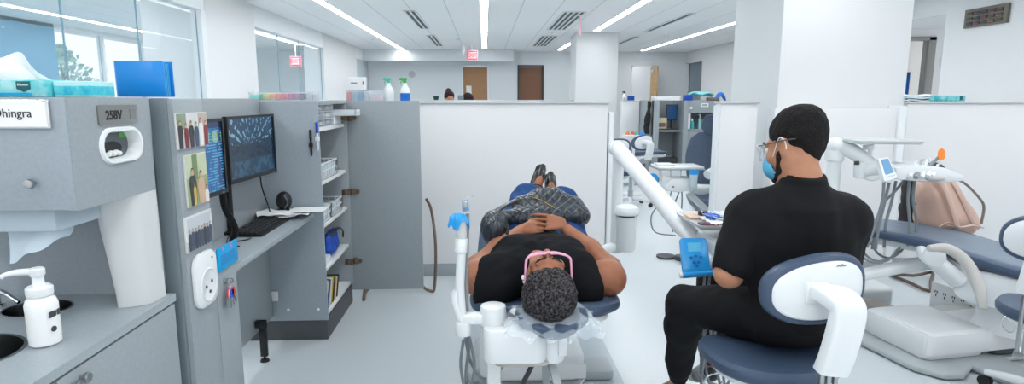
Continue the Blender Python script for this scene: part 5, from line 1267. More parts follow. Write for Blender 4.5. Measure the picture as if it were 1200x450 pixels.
mb = MB(); a = at(1036, 173, Y2-.13); mb.box(tcc.x-.19, tcc.x-.08, Y2-.08, Y2+.10, tcc.z+.004, tcc.z+.012, bev=.003); item_ = mb.build('tray_mat', mat('tray_mat', (190, 202, 200), .6), t)
# display panel tilted
q = [at(1029, 186, Y2-.15), at(1041, 184, Y2-.14), at(1052, 208, Y2-.20), at(1037, 213, Y2-.21)]
nrm = (q[1]-q[0]).cross(q[3]-q[0]).normalized()
if nrm.y > 0: nrm = -nrm
mb = MB(); mb.rings([[on(u, v, o) for u, v in rrect(-e, 1+e, -e, 1+e, .12)] for o, e in ((-.03, -.05), (-.02, 0), (.0, 0), (.003, -.05))]); dp = LE(mb, 'control_panel', SHELL)
mb = MB(); mb.rings([[on(u, v, o) for u, v in rrect(.16, .86, .07, .74, .06)] for o in (.003, .0045)]); LE(mb, 'display', mat('lcd_blue', (110, 158, 196), .25), dp)
for u in (.2, .4, .6, .8):
    mb = MB(); mb.rings([[on(u+a_*.07, .86+b2*.045, o) for a_, b2 in circ(0, 0, 1, 1, 10)] for o in (.003, .005)]); LE(mb, 'key', mat('key_pale', (190, 204, 214), .4), dp)
for k, (px, py, qx, qy) in enumerate(((1066, 208, 1072, 190), (1073, 208, 1080, 188), (1080, 208, 1087, 187), (1087, 207, 1093, 188), (1092, 207, 1099, 193))):
    mb = MB(); p_, q_ = at(px, py, Y2-.14), at(qx, qy, Y2-.04); mb.cyl(p_, p_.lerp(q_, .55), .013, .011, seg=16, bev=.002); mb.cyl(p_.lerp(q_, .5), q_, .009, .006, seg=12); mb.cyl(q_, q_+V(.004, -.012, .006), .006, .005, seg=10)
    LE(mb, 'handpiece', WHITE if k != 1 else STEEL)
mb = MB(); mb.ell(at(1096, 209, Y2-.12), (.06, .03, .018)); LE(mb, 'holder_lip', ARMW)
t2 = thing('curing_light', 'grey wand with bright orange shield sticking up from the handpiece holder', 'curing light', tuple(at(1078, 204, Y2-.1)))
mb = MB(); p_, q_ = at(1079, 204, Y2-.1), at(1100, 184, Y2-.1); mb.cyl(p_, q_, .012, .009, seg=16, bev=.002); mb.cyl(q_, q_+V(.02, 0, .012), .004, seg=8); mb.build('wand', mat('wand_grey', (138, 144, 148), .35), t2)
mb = MB(); c = at(1103, 181, Y2-.1); ax = V(.35, -.88, .30).normalized(); a_ = ax.orthogonal().normalized(); b2 = ax.cross(a_)
mb.rings([[c+ax*h+(a_*math.cos(2*PI*i/20)*1.1+b2*math.sin(2*PI*i/20)*.8)*r for i in range(20)] for h, r in ((-.002, .006), (0, .037), (.003, .037), (.004, .006))]); mb.build('shield', mat('orange_shield', (240, 132, 20), .3), t2)
hs = [[(1036, 212), (1034, 235), (1026, 262), (1016, 290)], [(1042, 214), (1036, 240), (1030, 265), (1026, 292)], [(1050, 212), (1044, 240), (1038, 262), (1036, 290)], [(1060, 211), (1048, 225), (1034, 240), (1028, 262), (1022, 292)], [(1066, 211), (1064, 235), (1066, 260), (1064, 288)], [(1072, 211), (1070, 235), (1074, 260), (1072, 290)],
      [(1008, 286), (1016, 300), (1030, 306), (1048, 300), (1056, 286)], [(1020, 284), (1030, 298), (1044, 302), (1058, 292), (1062, 280)], [(1006, 284), (1008, 298), (1022, 307), (1040, 305), (1052, 292)]]
for k, pts in enumerate(hs):
    mb = MB(); mb.tube([at(px, py, Y2-.06+.035*(k % 4)) for px, py in pts], .0085 if k < 6 else .007, seg=8); LE(mb, 'hose', HOSE)
mb = MB(); mb.tube([at(px, py, Y2+.25) for px, py in ((1118, 208), (1132, 216), (1146, 230), (1153, 242), (1150, 262))], .008, seg=8); LE(mb, 'hose', mat('hose_brown', (128, 118, 110), .5))

# ---- pink backpack on the chair
t = thing('backpack', 'blush pink leather backpack standing on the far side of the right-hand chair', 'backpack', (2.85, 3.72, .60))
PINK = mat('pink_leather', (200, 168, 152), .42, bump=.12, bscale=60); PINKD = mat('pink_strap', (206, 178, 164), .45)
Yb = 3.66
def B(px, py, Y=Yb): return at(px, py, Y)
c = B(1098, 238); lo = B(1050, 290); hi = B(1168, 180)
S = Field((lo.x, Yb-.22, lo.z-.02), (hi.x, Yb+.2, hi.z), .007)
S.cap(B(1090, 218), B(1091, 254), .070, .095, k=.05); S.cap(B(1096, 218), B(1118, 256), .072, .092, k=.12); S.cap(B(1104, 224), B(1130, 262), .060, .070, k=.10); S.cap(B(1092, 232, Yb-.06), B(1106, 255, Yb-.07), .075, .09, k=.10)
S.wrinkle(.0035, 26, 9); bpk = S.mesh('bag_body', PINK, t)
mb = MB(); mb.tube([B(1091, 202, Yb-.08), B(1101, 209, Yb-.13), B(1111, 228, Yb-.175), B(1118, 250, Yb-.185), B(1122, 266, Yb-.17)], .016, seg=10, flat=.35, up=(0, 1, 0)); mb.build('shoulder_strap', PINKD, t)
mb = MB(); mb.tube([B(1100, 202, Yb-.04), B(1115, 211, Yb-.09), B(1128, 232, Yb-.135), B(1138, 256, Yb-.13), B(1148, 267, Yb-.12)], .015, seg=10, flat=.35, up=(0, 1, 0)); mb.build('shoulder_strap', PINKD, t)
mb = MB(); mb.tube([B(1110, 264, Yb-.17), B(1126, 266, Yb-.18), B(1140, 264, Yb-.17), B(1152, 267, Yb-.16)], .010, seg=8, flat=.4, up=(0, 0, 1)); mb.tube([B(1100, 266, Yb-.18), B(1112, 261, Yb-.19), B(1124, 267, Yb-.19)], .008, seg=8, flat=.5); mb.build('loose_strap', PINKD, t)
mb = MB(); mb.box(B(1079, 0).x, B(1082, 0).x, Yb-.125, Yb-.115, B(1080, 236).z, B(1080, 234.5).z, bev=.001); mb.build('zip_pull', BRONZE, t)
mb = MB(); c = B(1090, 200, Yb-.02); mb.tube([c+V(-.06, 0, -.02), c+V(-.02, -.01, .02), c+V(.03, 0, .015), c+V(.055, 0, -.03)], .008, seg=8); mb.build('top_handle', PINKD, t)
t = thing('jacket', 'dark grey garment bundled behind the top of the pink backpack', 'jacket', tuple(at(1092, 200, Yb+.12)))
S = Field(tuple(at(1050, 290, Yb)-V(.02, .05, .02)), tuple(at(1130, 170, Yb+.35)+V(0, .1, 0)), .01)
S.ell(at(1092, 200, Yb+.16), (.09, .06, .05), k=.03); S.ell(at(1074, 208, Yb+.16), (.07, .06, .06), k=.05); S.cap(at(1066, 220, Yb+.16), at(1062, 272, Yb+.16), .05, .055, k=.04); S.wrinkle(.008, 40, 4)
S.mesh('cloth', mat('jacket_dark', (58, 54, 56), .85), t)
t.location = (at(1070, 268, Yb+.16).x, Yb+.16, at(1070, 268, Yb+.16).z)
for ch in t.children: ch.data.transform(Matrix.Translation(at(1092, 200, Yb+.12)-t.location))
# items on the right partition
t = thing('wipes_packet', 'flat teal packet lying on the right partition', 'packet', (3.85, 4.91, 1.444))
mb = MB(); mb.box(3.70, 4.00, 4.86, 4.96, 1.444, 1.492, bev=.004); mb.build('packet', mat('packet_teal', (40, 160, 172), .4, rgb2=(140, 208, 212), noise=.3, nscale=30), t)
mb = MB(); mb.box(3.95, 3.975, 4.858, 4.8605, 1.455, 1.485); mb.build('badge', mat('badge_green', (14, 98, 104), .5), t)
for k, (z, c_, lab) in enumerate(((1.4445, (214, 220, 224), 'lowest folded white sheet beside the teal packet on the right partition'), (1.466, (190, 216, 226), 'pale blue sheet in the middle of the folded stack on the right partition'), (1.487, (232, 234, 236), 'topmost folded white sheet on the right partition'))):
    def fs(u, v, z=z, k=k): return V(3.50+.20*u+.03*(k == 2)*u, 4.865+.09*v, z+.010+.004*math.sin(u*6+k)+.003*math.sin(v*5+k*2))
    mb = MB(); mb.sheet(fs, 14, 8, .008+.002*k); tag(mb.build('folded_sheet', mat('fs%d' % k, c_, .7)), lab, 'paper')

# ================================================================= the bays beyond the gap
c3 = dental_chair('upright navy dental chair seen through the gap between the partitions', (2.30, 5.75, 0), math.radians(200),
    [(-.62, 1.02, .20, .030), (-.54, .96, .25, .036), (-.38, .76, .27, .04), (-.30, .62, .27, .04)],
    [(-.28, .50, .27, .045), (0, .47, .27, .045), (.2, .48, .26, .045), (.45, .40, .24, .036), (.62, .28, .19, .032)], (-.68, 1.17))
# headrest of the upright chair must stand up: rebuild it vertical
for ch in list(c3.children):
    if ch.name.startswith(('headrest', 'backrest', 'back_shell')): bpy.data.objects.remove(ch)
def L3(mb, name, m, parent=c3, **k): return mb.build(name, m, parent, world=False, **k)
Ms = Matrix.Translation((0, -.34, .56)) @ Matrix.Rotation(math.radians(-72), 4, 'X')
mb = MB(); mb.T = Ms; cushion(mb, [(-.56, .0, .16, .028), (-.50, .0, .225, .034), (-.30, -.01, .27, .038), (-.05, .0, .25, .038)]); L3(mb, 'backrest', NAVY)
mb = MB(); mb.T = Ms; cushion(mb, [(-.48, -.07, .18, .02), (-.30, -.07, .22, .024), (-.05, -.06, .20, .024)]); L3(mb, 'back_shell', SHELL)
mb = MB(); mb.T = Ms; cushion(mb, [(-.75, .01, .075, .028), (-.70, .015, .10, .034), (-.62, .015, .10, .034), (-.575, .01, .075, .028)]); L3(mb, 'headrest', NAVY)
mb = MB(); mb.T = Ms; mb.box(-.02, .02, -.68, -.45, -.075, -.06, bev=.004); L3(mb, 'headrest_bracket', STEEL)
c3.rotation_euler = (0, 0, math.radians(168))
# delivery unit in that bay
Y3 = 5.25
t = thing('delivery_unit', 'delivery table with white tray and hanging hoses seen through the gap', 'dental delivery unit', (1.65, Y3, 0))
def LG(mb, name, m, parent=t, **k): return mb.build(name, m, parent, **k)
G = lambda px, py, Y=Y3: at(px, py, Y)
c = G(793, 195); mb = MB(); mb.box(G(767, 195).x, G(819, 195).x, Y3-.14, Y3+.14, c.z-.008, c.z+.012, bev=.006); LG(mb, 'top_tray', SHELL)
mb = MB(); mb.box(G(767, 195).x-.01, G(819, 195).x+.01, Y3-.145, Y3+.145, c.z-.018, c.z-.0085, bev=.003); LG(mb, 'tray_rim', STEEL)
for px in (774, 815):
    mb = MB(); mb.cyl(G(px, 198), G(px, 214), .013); LG(mb, 'tray_post', SHELL)
mb = MB(); S_ = [G(px, py) for px, py in ((774, 216), (782, 207), (806, 207), (812, 212), (812, 220), (790, 223), (776, 221))]; mb.prism([(p.x, p.z) for p in S_], Y3-.13, Y3+.13, 'xz', bev=.015); hd3 = LG(mb, 'delivery_head', SHELL)
mb = MB(); mb.cyl(G(789, 219, Y3-.13), G(789, 219, Y3-.14), .008); LG(mb, 'dial', BRONZE, hd3)
for px in (786, 798):
    mb = MB(); mb.cyl(G(px, 208, Y3-.1), G(px, 199, Y3-.1), .004); mb.ell(G(px, 200, Y3-.1), .008, 10, 8); LG(mb, 'instrument', CHROME)
mb = MB(); mb.tube([G(810, 222), G(824, 224, Y3+.1), G(834, 220, Y3+.2), G(840, 212, Y3+.3)], .032, seg=16); mb.tube([G(829, 205, Y3+.2), G(845, 196, Y3+.3)], .045, seg=16, n=2); LG(mb, 'swing_arm', SHELL)
mb = MB(); mb.tube([G(806, 225, Y3+.1), G(816, 235, Y3+.1), G(828, 246, Y3+.1), G(842, 256, Y3+.1)], .03, seg=14); LG(mb, 'lower_arm', SHELL)
for k, pts in enumerate(([(778, 221), (776, 235), (786, 252), (790, 262), (788, 272)], [(781, 222), (771, 240), (763, 255), (768, 272), (792, 276)], [(787, 222), (786, 235), (796, 250), (797, 268)], [(797, 222), (790, 240), (786, 256), (792, 272)], [(799, 222), (799, 240), (797, 256), (799, 272)], [(806, 222), (812, 235), (815, 248), (806, 262)])):
    mb = MB(); mb.tube([G(px, py, Y3+.03*k) for px, py in pts], .0065, seg=7); LG(mb, 'hose', HOSE)
mb = MB(); mb.cyl((G(797, 0).x, Y3+.1, 0), (G(797, 0).x, Y3+.1, .02), .09, bev=.006); mb.cyl((G(812, 0).x, Y3, 0), (G(812, 0).x, Y3, .045), .06, bev=.01); LG(mb, 'foot_control', DGREY)
zt3 = c.z+.0125; du3 = t
mb = MB(); mb.box(G(776, 0).x, G(796, 0).x, Y3-.08, Y3+.08, zt3, zt3+.014, bev=.003); item('paper_pile', 'low white paper pile on the tray beyond the gap', 'paper', mb, mat('sheet_blue_white', (214, 222, 232), .6))
mb = MB(); mb.rings([[G(813, 203, Y3-.16)+V(r*math.cos(2*PI*i/20), r*math.sin(2*PI*i/20), z) for i in range(20)] for r, z in ((.030, -.13), (.034, -.06), (.040, 0.03))]); mb.rings([[G(813, 203, Y3-.16)+V(r*math.cos(2*PI*i/20), r*math.sin(2*PI*i/20), z) for i in range(20)] for r, z in ((.0405, -.01), (.042, 0.034))], mi=1, cap=False); item('water_cup', 'clear cup with blue rim hanging at the front of the tray beyond the gap', 'cup', mb, [mat('cup_pale', (190, 208, 214), .2), mat('cup_blue', (40, 150, 220), .3)])
crumple_film('film_cover', G(765, 206), .06, .05, .06, BLUEP, du3, 8, .02)
mb = MB(); mb.tube([G(765, 209), G(768, 214), G(776, 217)], .012, seg=8); LG(mb, 'side_arm', SHELL, du3)
# far chairs / stools seen past the post
s3 = dup(stool_man, (at(727, 165, 7.0).x, 7.25, 0), math.radians(-10), 'farther stool with white dark-rimmed back, just above the swing arm joint')
s4 = dup(stool_man, (at(746, 165, 7.8).x, 8.05, 0), math.radians(25), 'farthest stool with white dark-rimmed back, right of the swing arm joint')
c4 = dental_chair('flat dark dental chair at the far end of the aisle, low behind the stools', (2.35, 10.2, 0), math.radians(-80),
    [(-.80, .62, .20, .030), (-.70, .60, .265, .034), (-.45, .57, .28, .036), (-.14, .56, .27, .036)],
    [(-.12, .56, .28, .042), (.1, .57, .28, .042), (.45, .57, .24, .036), (.74, .56, .19, .032)], (-.93, .66))
t = thing('film_tray', 'tray of bright orange, green and blue film-wrapped tools at the far end of the aisle', 'tray', (2.2, 9.0, .82))
c = at(743, 158, 9.0); mb = MB(); mb.box(c.x-.16, c.x+.16, 8.9, 9.1, c.z-.02, c.z, bev=.004); mb.cyl((c.x, 9, 0), (c.x, 9, c.z-.02), .02); mb.cyl((c.x, 9, 0), (c.x, 9, .03), .16, bev=.008); mb.build('stand', SHELL, t); t.location = (c.x, 9, 0)
for ch in t.children: ch.data.transform(Matrix.Translation((2.2-c.x, 0, .82)))
for k, (dx, c_, r) in enumerate(((-.10, (240, 130, 60), .035), (-.03, (226, 90, 90), .03), (.03, (60, 190, 150), .03), (.11, (0, 130, 220), .06))):
    crumple_film('wrapped_tool', (c.x+dx, 9.0-.03*(k % 2), c.z+.03), r, r, r*.8, mat('wt%d' % k, c_, .4), t, k+2, .03)
# ---- far wash station and desk, same make as the near one
ZS = 1.42
t = thing('workstation', 'far grey workstation with sink niche and desk recess, beyond the upright chair', 'cabinet', (4.4, 13.4, 0))
x0, x1, x2, x3 = 3.62, 3.78, 4.32, 5.15
mb = MB(); mb.box(x0, x0+.03, 12.9, 14.0, 0, ZS); mb.box(x0, x0+.16, 12.9, 12.93, 0, ZS, bev=.003); mb.build('end_panel', GREY, t)
mb = MB(); mb.box(x1, x2, 13.6, 13.63, .15, ZS); mb.build('back_panel', GREY, t)
mb = MB(); mb.box(x1, x2, 13.0, 13.6, .74, .77, bev=.003); mb.build('worktop', COUNT, t)
mb = MB(); mb.box(x1, x2, 13.2, 13.6, 0, .14); mb.build('plinth', mat('plinth_dark', (70, 74, 78), .5), t)
mb = MB(); mb.box(x2, x2+.10, 12.9, 13.6, 0, ZS, bev=.003); mb.build('divider_panel', GREY, t)
mb = MB(); mb.box(x2+.1, x3, 13.0, 13.6, 0, .76); mb.box(x2+.1, x3, 13.55, 13.6, .76, ZS); mb.box(x3-.03, x3, 13.0, 13.6, .76, ZS); mb.build('sink_cabinet', GREY, t)
mb = MB(); mb.box(x2+.08, x3+.01, 12.97, 13.6, .77, .80, bev=.003); mb.build('counter', COUNT, t)
mb = MB(); mb.box(x2+.1, x3, 12.98, 13.55, 1.15, ZS, bev=.004); up = mb.build('upper_cabinet', GREY, t)
mb = MB(); mb.holed(rrect(4.72, 4.88, 1.28, 1.36, .01), [rrect(4.74, 4.86, 1.30, 1.34, .005)], 12.965, 12.98, 'xz'); mb.build('label_frame', WHITE, up)
mb = MB(); mb.cyl((4.50, 12.98, 1.26), (4.50, 12.965, 1.26), .03); mb.build('dispenser_ring', WHITE, up)
mb = MB(); mb.box(x2+.1, x2+.19, 13.0, 13.2, .80, 1.15, bev=.01); mb.build('white_post', SHELL, t)
mb = MB(); mb.tube([(4.75, 13.4, .8), (4.75, 13.4, 1.0), (4.80, 13.25, 1.08), (4.88, 13.15, 1.0)], .012, seg=8); mb.build('faucet', CHROME, t)
def bottle(label, x, y, z, h, r, body, cap, cat='bottle', grp=None, capw=.4):
    t = thing('bottle', label, cat, (x, y, z), group=grp)
    mb = MB(); mb.lathe([(0, z), (r, z), (r, z+h*.62), (r*.4, z+h*.75), (r*.35, z+h*.8), (0, z+h*.8)], (x, y, 0), 16); mb.build('body', body, t)
    mb = MB(); mb.cyl((x, y, z+h*.78), (x, y, z+h), r*capw); mb.box(x-r*.9, x+r*.2, y-r*.2, y+r*.2, z+h*.93, z+h, bev=.002); mb.build('pump', cap, t)
TEAL = mat('teal_bottle', (70, 170, 176), .3); BL2 = mat('deep_blue', (12, 70, 170), .4)
bottle('teal bottle in the far sink niche, shorter one', 4.58, 13.1, .801, .22, .045, TEAL, WHITE)
bottle('white bottle with teal lower half in the far sink niche, taller one', 4.76, 13.12, .801, .32, .04, mat('pale_teal', (150, 206, 206), .3), WHITE)
t = thing('paper_stack', 'white packs piled on the far counter beside the soap bottles', 'packs', (5.02, 13.15, .80)); 
mb = MB(); mb.box(4.92, 5.09, 13.05, 13.2, .801, .93, bev=.01); mb.build('pack', SHELL, t)
mb = MB(); mb.box(4.92, 5.09, 13.05, 13.2, .931, 1.02, bev=.01); mb.build('pack', mat('pack_dark', (96, 100, 106), .5), t)
t = thing('monitor', 'small dark blue monitor in the far desk recess', 'monitor', (4.18, 13.3, .77))
mb = MB(); mb.box(4.06, 4.30, 13.30, 13.33, .98, 1.33, bev=.004); mb.cyl((4.18, 13.33, .79), (4.18, 13.33, 1.0), .015); mb.cyl((4.18, 13.33, .771), (4.18, 13.33, .79), .08); mb.build('housing', BLACK, t)
mb = MB(); mb.box(4.075, 4.285, 13.297, 13.2995, .995, 1.315); mb.build('screen', mat('far_screen', (26, 62, 104), .3, emit=.4), t)
t = thing('framed_photo', 'cream picture leaning at the left of the far desk recess', 'picture', (3.90, 13.15, .77))
mb = MB(); mb.box(3.79, 4.03, 13.15, 13.165, .80, 1.04, bev=.002); mb.build('frame', mat('cream_frame', (222, 208, 176), .6), t)
mb = MB(); mb.box(3.82, 4.00, 13.146, 13.1495, .84, .93); mb.build('picture', mat('picture_brown', (120, 100, 92), .6), t)
mb = MB(); mb.box(3.82, 4.25, 13.05, 13.2, .7705, .80, bev=.004); item('keyboard_tray', 'dark keyboard on the far desk recess', 'keyboard', mb, DGREY)
# dark coat hanging on the end panel
S = Field((3.44, 12.8, .55), (3.66, 13.2, 1.50), .012)
S.cap((3.57, 12.97, 1.38), (3.55, 12.97, .95), .035, .06, k=.04); S.cap((3.55, 13.02, 1.05), (3.53, 13.0, .70), .06, .065, k=.04); S.plane((3.612, 0, 0), (1, 0, 0)); S.wrinkle(.01, 30, 2)
o = S.mesh('hanging_coat', BLACKM); tag(o, 'black coat hanging on the end of the far workstation', 'coat')
# things on top of the far partitions
zf = 1.4205
mb = MB(); mb.box(3.33, 3.48, 13.92, 14.0, zf, zf+.10, bev=.004); item('box', 'small blue box on the far partition right of the column', 'box', mb, BL2)
spray('white spray bottle with black trigger on the far partition, beside the blue box', 3.25, 13.96, zf, WB, BLACK, None, 1.0)
mb = MB(); mb.box(4.35, 4.52, 12.95, 13.1, ZS, ZS+.12, bev=.004); item('box', 'blue box on the far workstation, left end', 'box', mb, BL2)
mb = MB(); mb.box(3.70, 4.25, 12.95, 13.3, ZS, ZS+.09, bev=.01); item('paper_pile', 'white pile along the left top of the far workstation', 'paper', mb, PAP)
mb = MB(); mb.sheet(lambda u, v: V(4.45+.55*u, 13.0+.3*v, ZS+.10+.09*u*(1-u)*2+.03*math.sin(u*9+v*5)), 20, 10, .02); item('blue_cloth', 'pale aqua cloth bundle on the far workstation', 'cloth', mb, mat('aqua_cloth', (130, 206, 216), .7))
mb = MB(); mb.box(4.86, 5.12, 12.96, 13.1, ZS, ZS+.07, bev=.02); item('brown_case', 'brown case at the right top of the far workstation', 'case', mb, mat('case_brown', (110, 96, 92), .5))
crb = thing('film_bundle', 'bright blue film bundle on the far workstation beside the pump bottle', 'film bundle', (5.2, 13.1, ZS))
crumple_film('film', (5.16, 13.05, ZS+.13), .13, .08, .09, mat('film_blue', (24, 110, 210), .4), crb, 5, .05)
bottle('tall white pump bottle on the partition behind the far workstation', 5.42, 12.96, 1.4215, .34, .05, SHELL, WHITE)
mb = MB(); mb.box(5.48, 5.58, 12.92, 13.0, 1.4215, 1.50, bev=.01); item('box', 'small teal box right of the tall white pump bottle', 'box', mb, TEAL)
mb = MB(); mb.box(3.9, 4.1, 14.3, 14.4, 0, 1.40); 
# bits on the partition row behind the long partition
zz = 1.4405
mb = MB(); mb.rings([[V(-.78+r*math.cos(2*PI*i/24), 9.76+r*math.sin(2*PI*i/24), zz+h) for i in range(24)] for r, h in ((.03, 0), (.035, .004), (.052, .06), (.056, .062), (.048, .058), (.03, .008))]); item('bowl', 'small dark green bowl on the distant partition at the left', 'bowl', mb, mat('bowl_green', (24, 62, 58), .4))
mb = MB(); mb.box(-.43, -.34, 9.72, 9.80, zz, zz+.075, bev=.004); item('grey_box', 'small grey box on the distant partition between the two heads', 'box', mb, mat('box_grey', (112, 126, 132), .5))
# ================================================================= people
def v3(*a): return np.array(a, 'f')
SKW = mat('skin_brown', (150, 98, 72), .45, noise=.06, nscale=30, spec=.4)
SKM = mat('skin_tan', (176, 126, 98), .5, noise=.05, nscale=30, spec=.4)
def curl_mat(name, c0, c1, scale):
    def f(nt, b):
        tc = nt.nodes.new('ShaderNodeTexCoord'); P = tc.outputs['Object']
        n = noise(nt, scale, P, 4); r = M2(nt, 'GREATER_THAN', n, .56)
        nt.links.new(mixc(nt, M2(nt, 'MULTIPLY', M2(nt, 'SUBTRACT', n, .42), 4., True), c0, c1), b.inputs['Base Color'])
        bp = nt.nodes.new('ShaderNodeBump'); bp.inputs['Strength'].default_value = .9; bp.inputs['Distance'].default_value = .006; nt.links.new(noise(nt, scale*1.3, P, 3), bp.inputs['Height']); nt.links.new(bp.outputs['Normal'], b.inputs['Normal'])
        b.inputs['Roughness'].default_value = .75; b.inputs['Specular IOR Level'].default_value = .25
    return gm(name, f)
HAIRW = curl_mat('curly_grey_hair', (16, 15, 17), (86, 83, 86), 130)
HAIRM = curl_mat('short_black_hair', (10, 9, 10), (30, 27, 27), 160)
CLOTHB = mat('black_cloth', (15, 16, 19), .8, bump=.1, bscale=300, spec=.25)
CLOTHK = mat('black_knit', (15, 17, 21), .9, bump=.15, bscale=400, spec=.2)
JEAN = mat('blue_denim', (34, 70, 120), .8, noise=.12, nscale=40, bump=.15, bscale=500, spec=.2)
def head(S, c, F, s=1., k=.012, nose=1.):
    """c: centre at eye level between the ears; F columns right, face, up"""
    def p(x, y, z): return c+F@(v3(x, y, z)*s)
    S.ell(p(0, -.014, .028), v3(.074, .094, .084)*s, k, F); S.ell(p(0, .028, -.035), v3(.060, .062, .085)*s, .02, F)
    for q in (-1, 1):
        S.cap(p(.050*q, .004, -.055), p(.016*q, .066, -.098), .024*s, .018*s, .02)
        S.ell(p(.038*q, .062, -.032), v3(.026, .022, .024)*s, .015, F)
        S.ell(p(.031*q, .100, .001), v3(.017, .016, .010)*s, .010, F, op='sub'); S.ell(p(.031*q, .0775, .0), v3(.0135, .0135, .0125)*s, .004, F)
        S.cap(p(.010*q, .088, .020), p(.044*q, .078, .020), .0085*s, .007*s, .010)
        S.ell(p(.0115*q, .100, -.036), v3(.009, .010, .008)*s, .006, F)
        S.ell(p(.078*q, -.006, -.010), v3(.010, .018, .031)*s, .006, F); S.ell(p(.087*q, .000, -.006), v3(.007, .010, .018)*s, .004, F, op='sub'); S.ell(p(.081*q, -.002, -.030), v3(.006, .008, .010)*s, .004, F)
    S.ell(p(0, .076, -.104), v3(.020, .016, .016)*s, .018, F)
    S.cap(p(0, .090, .006), p(0, .110*nose, -.034), .0075*s, .0125*s, .010)
    S.cap(p(-.020, .086, -.060), p(.020, .086, -.060), .0062*s, .0062*s, .006); S.cap(p(-.016, .086, -.071), p(.016, .086, -.071), .0072*s, .0072*s, .005); S.cap(p(-.022, .094, -.0655), p(.022, .094, -.0655), .0022*s, .0022*s, .003, 'sub')
def hand(S, w, d, palm, side, s=1., curl=(.25, .35, .3), spread=.12, thumb=(.5, .6), fr=.86, sp=1.08):
    """w wrist point, d finger direction, palm normal (out of palm), side: thumb side direction"""
    d = v3(*d); d /= np.linalg.norm(d); n = v3(*palm); n -= d*(n@d); n /= np.linalg.norm(n); t = v3(*side); t -= d*(t@d)+n*(t@n); t /= np.linalg.norm(t)
    w = v3(*w)
    for u in (-.026, -.009, .009, .026): S.cap(w+t*u*.6*s+d*.012*s, w+t*u*1.15*s+d*.082*s, .013*s, .0105*s, .010)
    L = [(.030, .070, .040, .024, .020), (.011, .078, .045, .027, .021), (-.009, .074, .042, .026, .020), (-.028, .060, .034, .020, .018)]
    for i, (u, _, a, b, c_) in enumerate(L):
        p0 = w+(t*u*sp+d*.086)*s; ang = 0; dirv = d+t*u*spread*12
        dirv = dirv/np.linalg.norm(dirv); r = (.0095 if i < 3 else .0082)*s*fr
        for j, (ln, cu) in enumerate(zip((a, b, c_), curl)):
            ang += cu; q = p0+(dirv*math.cos(ang)+n*math.sin(ang))*ln*s; S.cap(p0, q, r*(1-.06*j), r*(1-.06*(j+1)), .0025 if j == 0 else .002); p0 = q
    p0 = w+(t*.022+d*.022+n*.004)*s; a1, a2 = thumb
    q = p0+(t*math.sin(a1)+d*math.cos(a1)+n*.25)*.044*s; S.cap(p0, q, .0135*s, .0115*s, .008); r_ = q+(t*math.sin(a1*.55)+d*math.cos(a1*.55)+n*.3)*.030*s; S.cap(q, r_, .0110*s, .0100*s, .003); S.cap(r_, r_+(t*math.sin(a2*.3)+d*math.cos(a2*.3)+n*.3)*.024*s, .0100*s, .0085*s, .003)
def cut(parts): pass

# ----------------------------------------------------------------- the patient
pw = thing('person', 'patient in black top, jeans and pink glasses lying back in the middle chair, hands clasped', 'person', (.235, 2.75, .66))
C = .225
hc = v3(.224, 2.070, .808)
FH = frame((-.0, .10, .995), (0, -.995, .10))       # face to the ceiling, crown to the camera
S = Field((-.20, 1.93, .56), (.68, 3.72, 1.16), .0046)
head(S, hc, FH, 1.0)
S.cap((C, 2.19, .765), (C, 2.30, .765), .060, .070, k=.03)
# torso
S.cap((C-.13, 2.33, .765), (C+.13, 2.33, .765), .070, k=.05); S.ell((C, 2.40, .775), (.20, .16, .095), k=.05); S.ell((C-.085, 2.44, .835), (.085, .085, .055), k=.04); S.ell((C+.085, 2.44, .835), (.085, .085, .055), k=.04)
S.ell((C+.01, 2.60, .765), (.185, .17, .105), k=.05); S.ell((C+.015, 2.76, .765), (.195, .13, .10), k=.05)
# arms
shl, ell_, wrl = v3(C-.175, 2.30, .765), v3(-.030, 2.44, .765), v3(.165, 2.600, .890)
shr, elr, wrr = v3(C+.170, 2.30, .765), v3(.515, 2.41, .760), v3(.360, 2.595, .890)
for sh, el, wr in ((shl, ell_, wrl), (shr, elr, wrr)):
    sg = -1 if sh[0] < C else 1
    m_ = (sh+el)/2+v3(.038*sg, -.050, -.01)
    S.cap(sh, m_, .066, .066, k=.03); S.cap(m_, el, .066, .054, k=.03); S.ell(el, (.048, .046, .046), k=.02)
    m2 = (el+wr)/2+v3(.015*sg, .0, .0); S.cap(el, m2, .048, .042, k=.02); S.cap(m2, wr, .041, .027, k=.02)
# clasped hands over the belly
hand(S, wrl+v3(.005, -.010, .006), (1., .10, .10), (.05, .8, -.5), (0, -.5, .85), .95, curl=(.10, .30, .40), thumb=(.35, .4), fr=.80, sp=1.18)
hand(S, wrr+v3(-.005, -.004, .024), (-1., .02, .12), (-.05, .8, -.5), (0, -.5, .85), .95, curl=(.12, .32, .42), thumb=(.35, .4), fr=.80, sp=1.18)
# hips, legs: knees apart, ankles crossed
hpl, knl, anl = v3(C-.085, 2.80, .765), v3(.212, 3.14, .938), v3(.300, 3.52, .905)
hpr, knr, anr = v3(C+.155, 2.80, .765), v3(.412, 3.12, .925), v3(.398, 3.55, .868)
for a_, b_, c_ in ((hpl, knl, anl), (hpr, knr, anr)):
    S.cap(a_, b_, .085, .060, k=.04); S.cap(b_, b_+(c_-b_)*.35, .058, .056, k=.02); S.cap(b_+(c_-b_)*.3, c_, .055, .036, k=.02)
def foot(S, a, d, up, s=1., k=.015):
    d = v3(*d); d /= np.linalg.norm(d); u = v3(*up); u -= d*(u@d); u /= np.linalg.norm(u)
    S.ell(a-u*.035*s, (.030*s, .030*s, .030*s), k); S.cap(a-u*.02*s+d*.02*s, a-u*.042*s+d*.13*s, .032*s, .024*s, k); S.cap(a-u*.046*s+d*.12*s, a-u*.050*s+d*.175*s, .028*s, .016*s, k, sq=(u, .7))
fdl, fdr = (-.05, .25, .97), (.10, .35, .93)
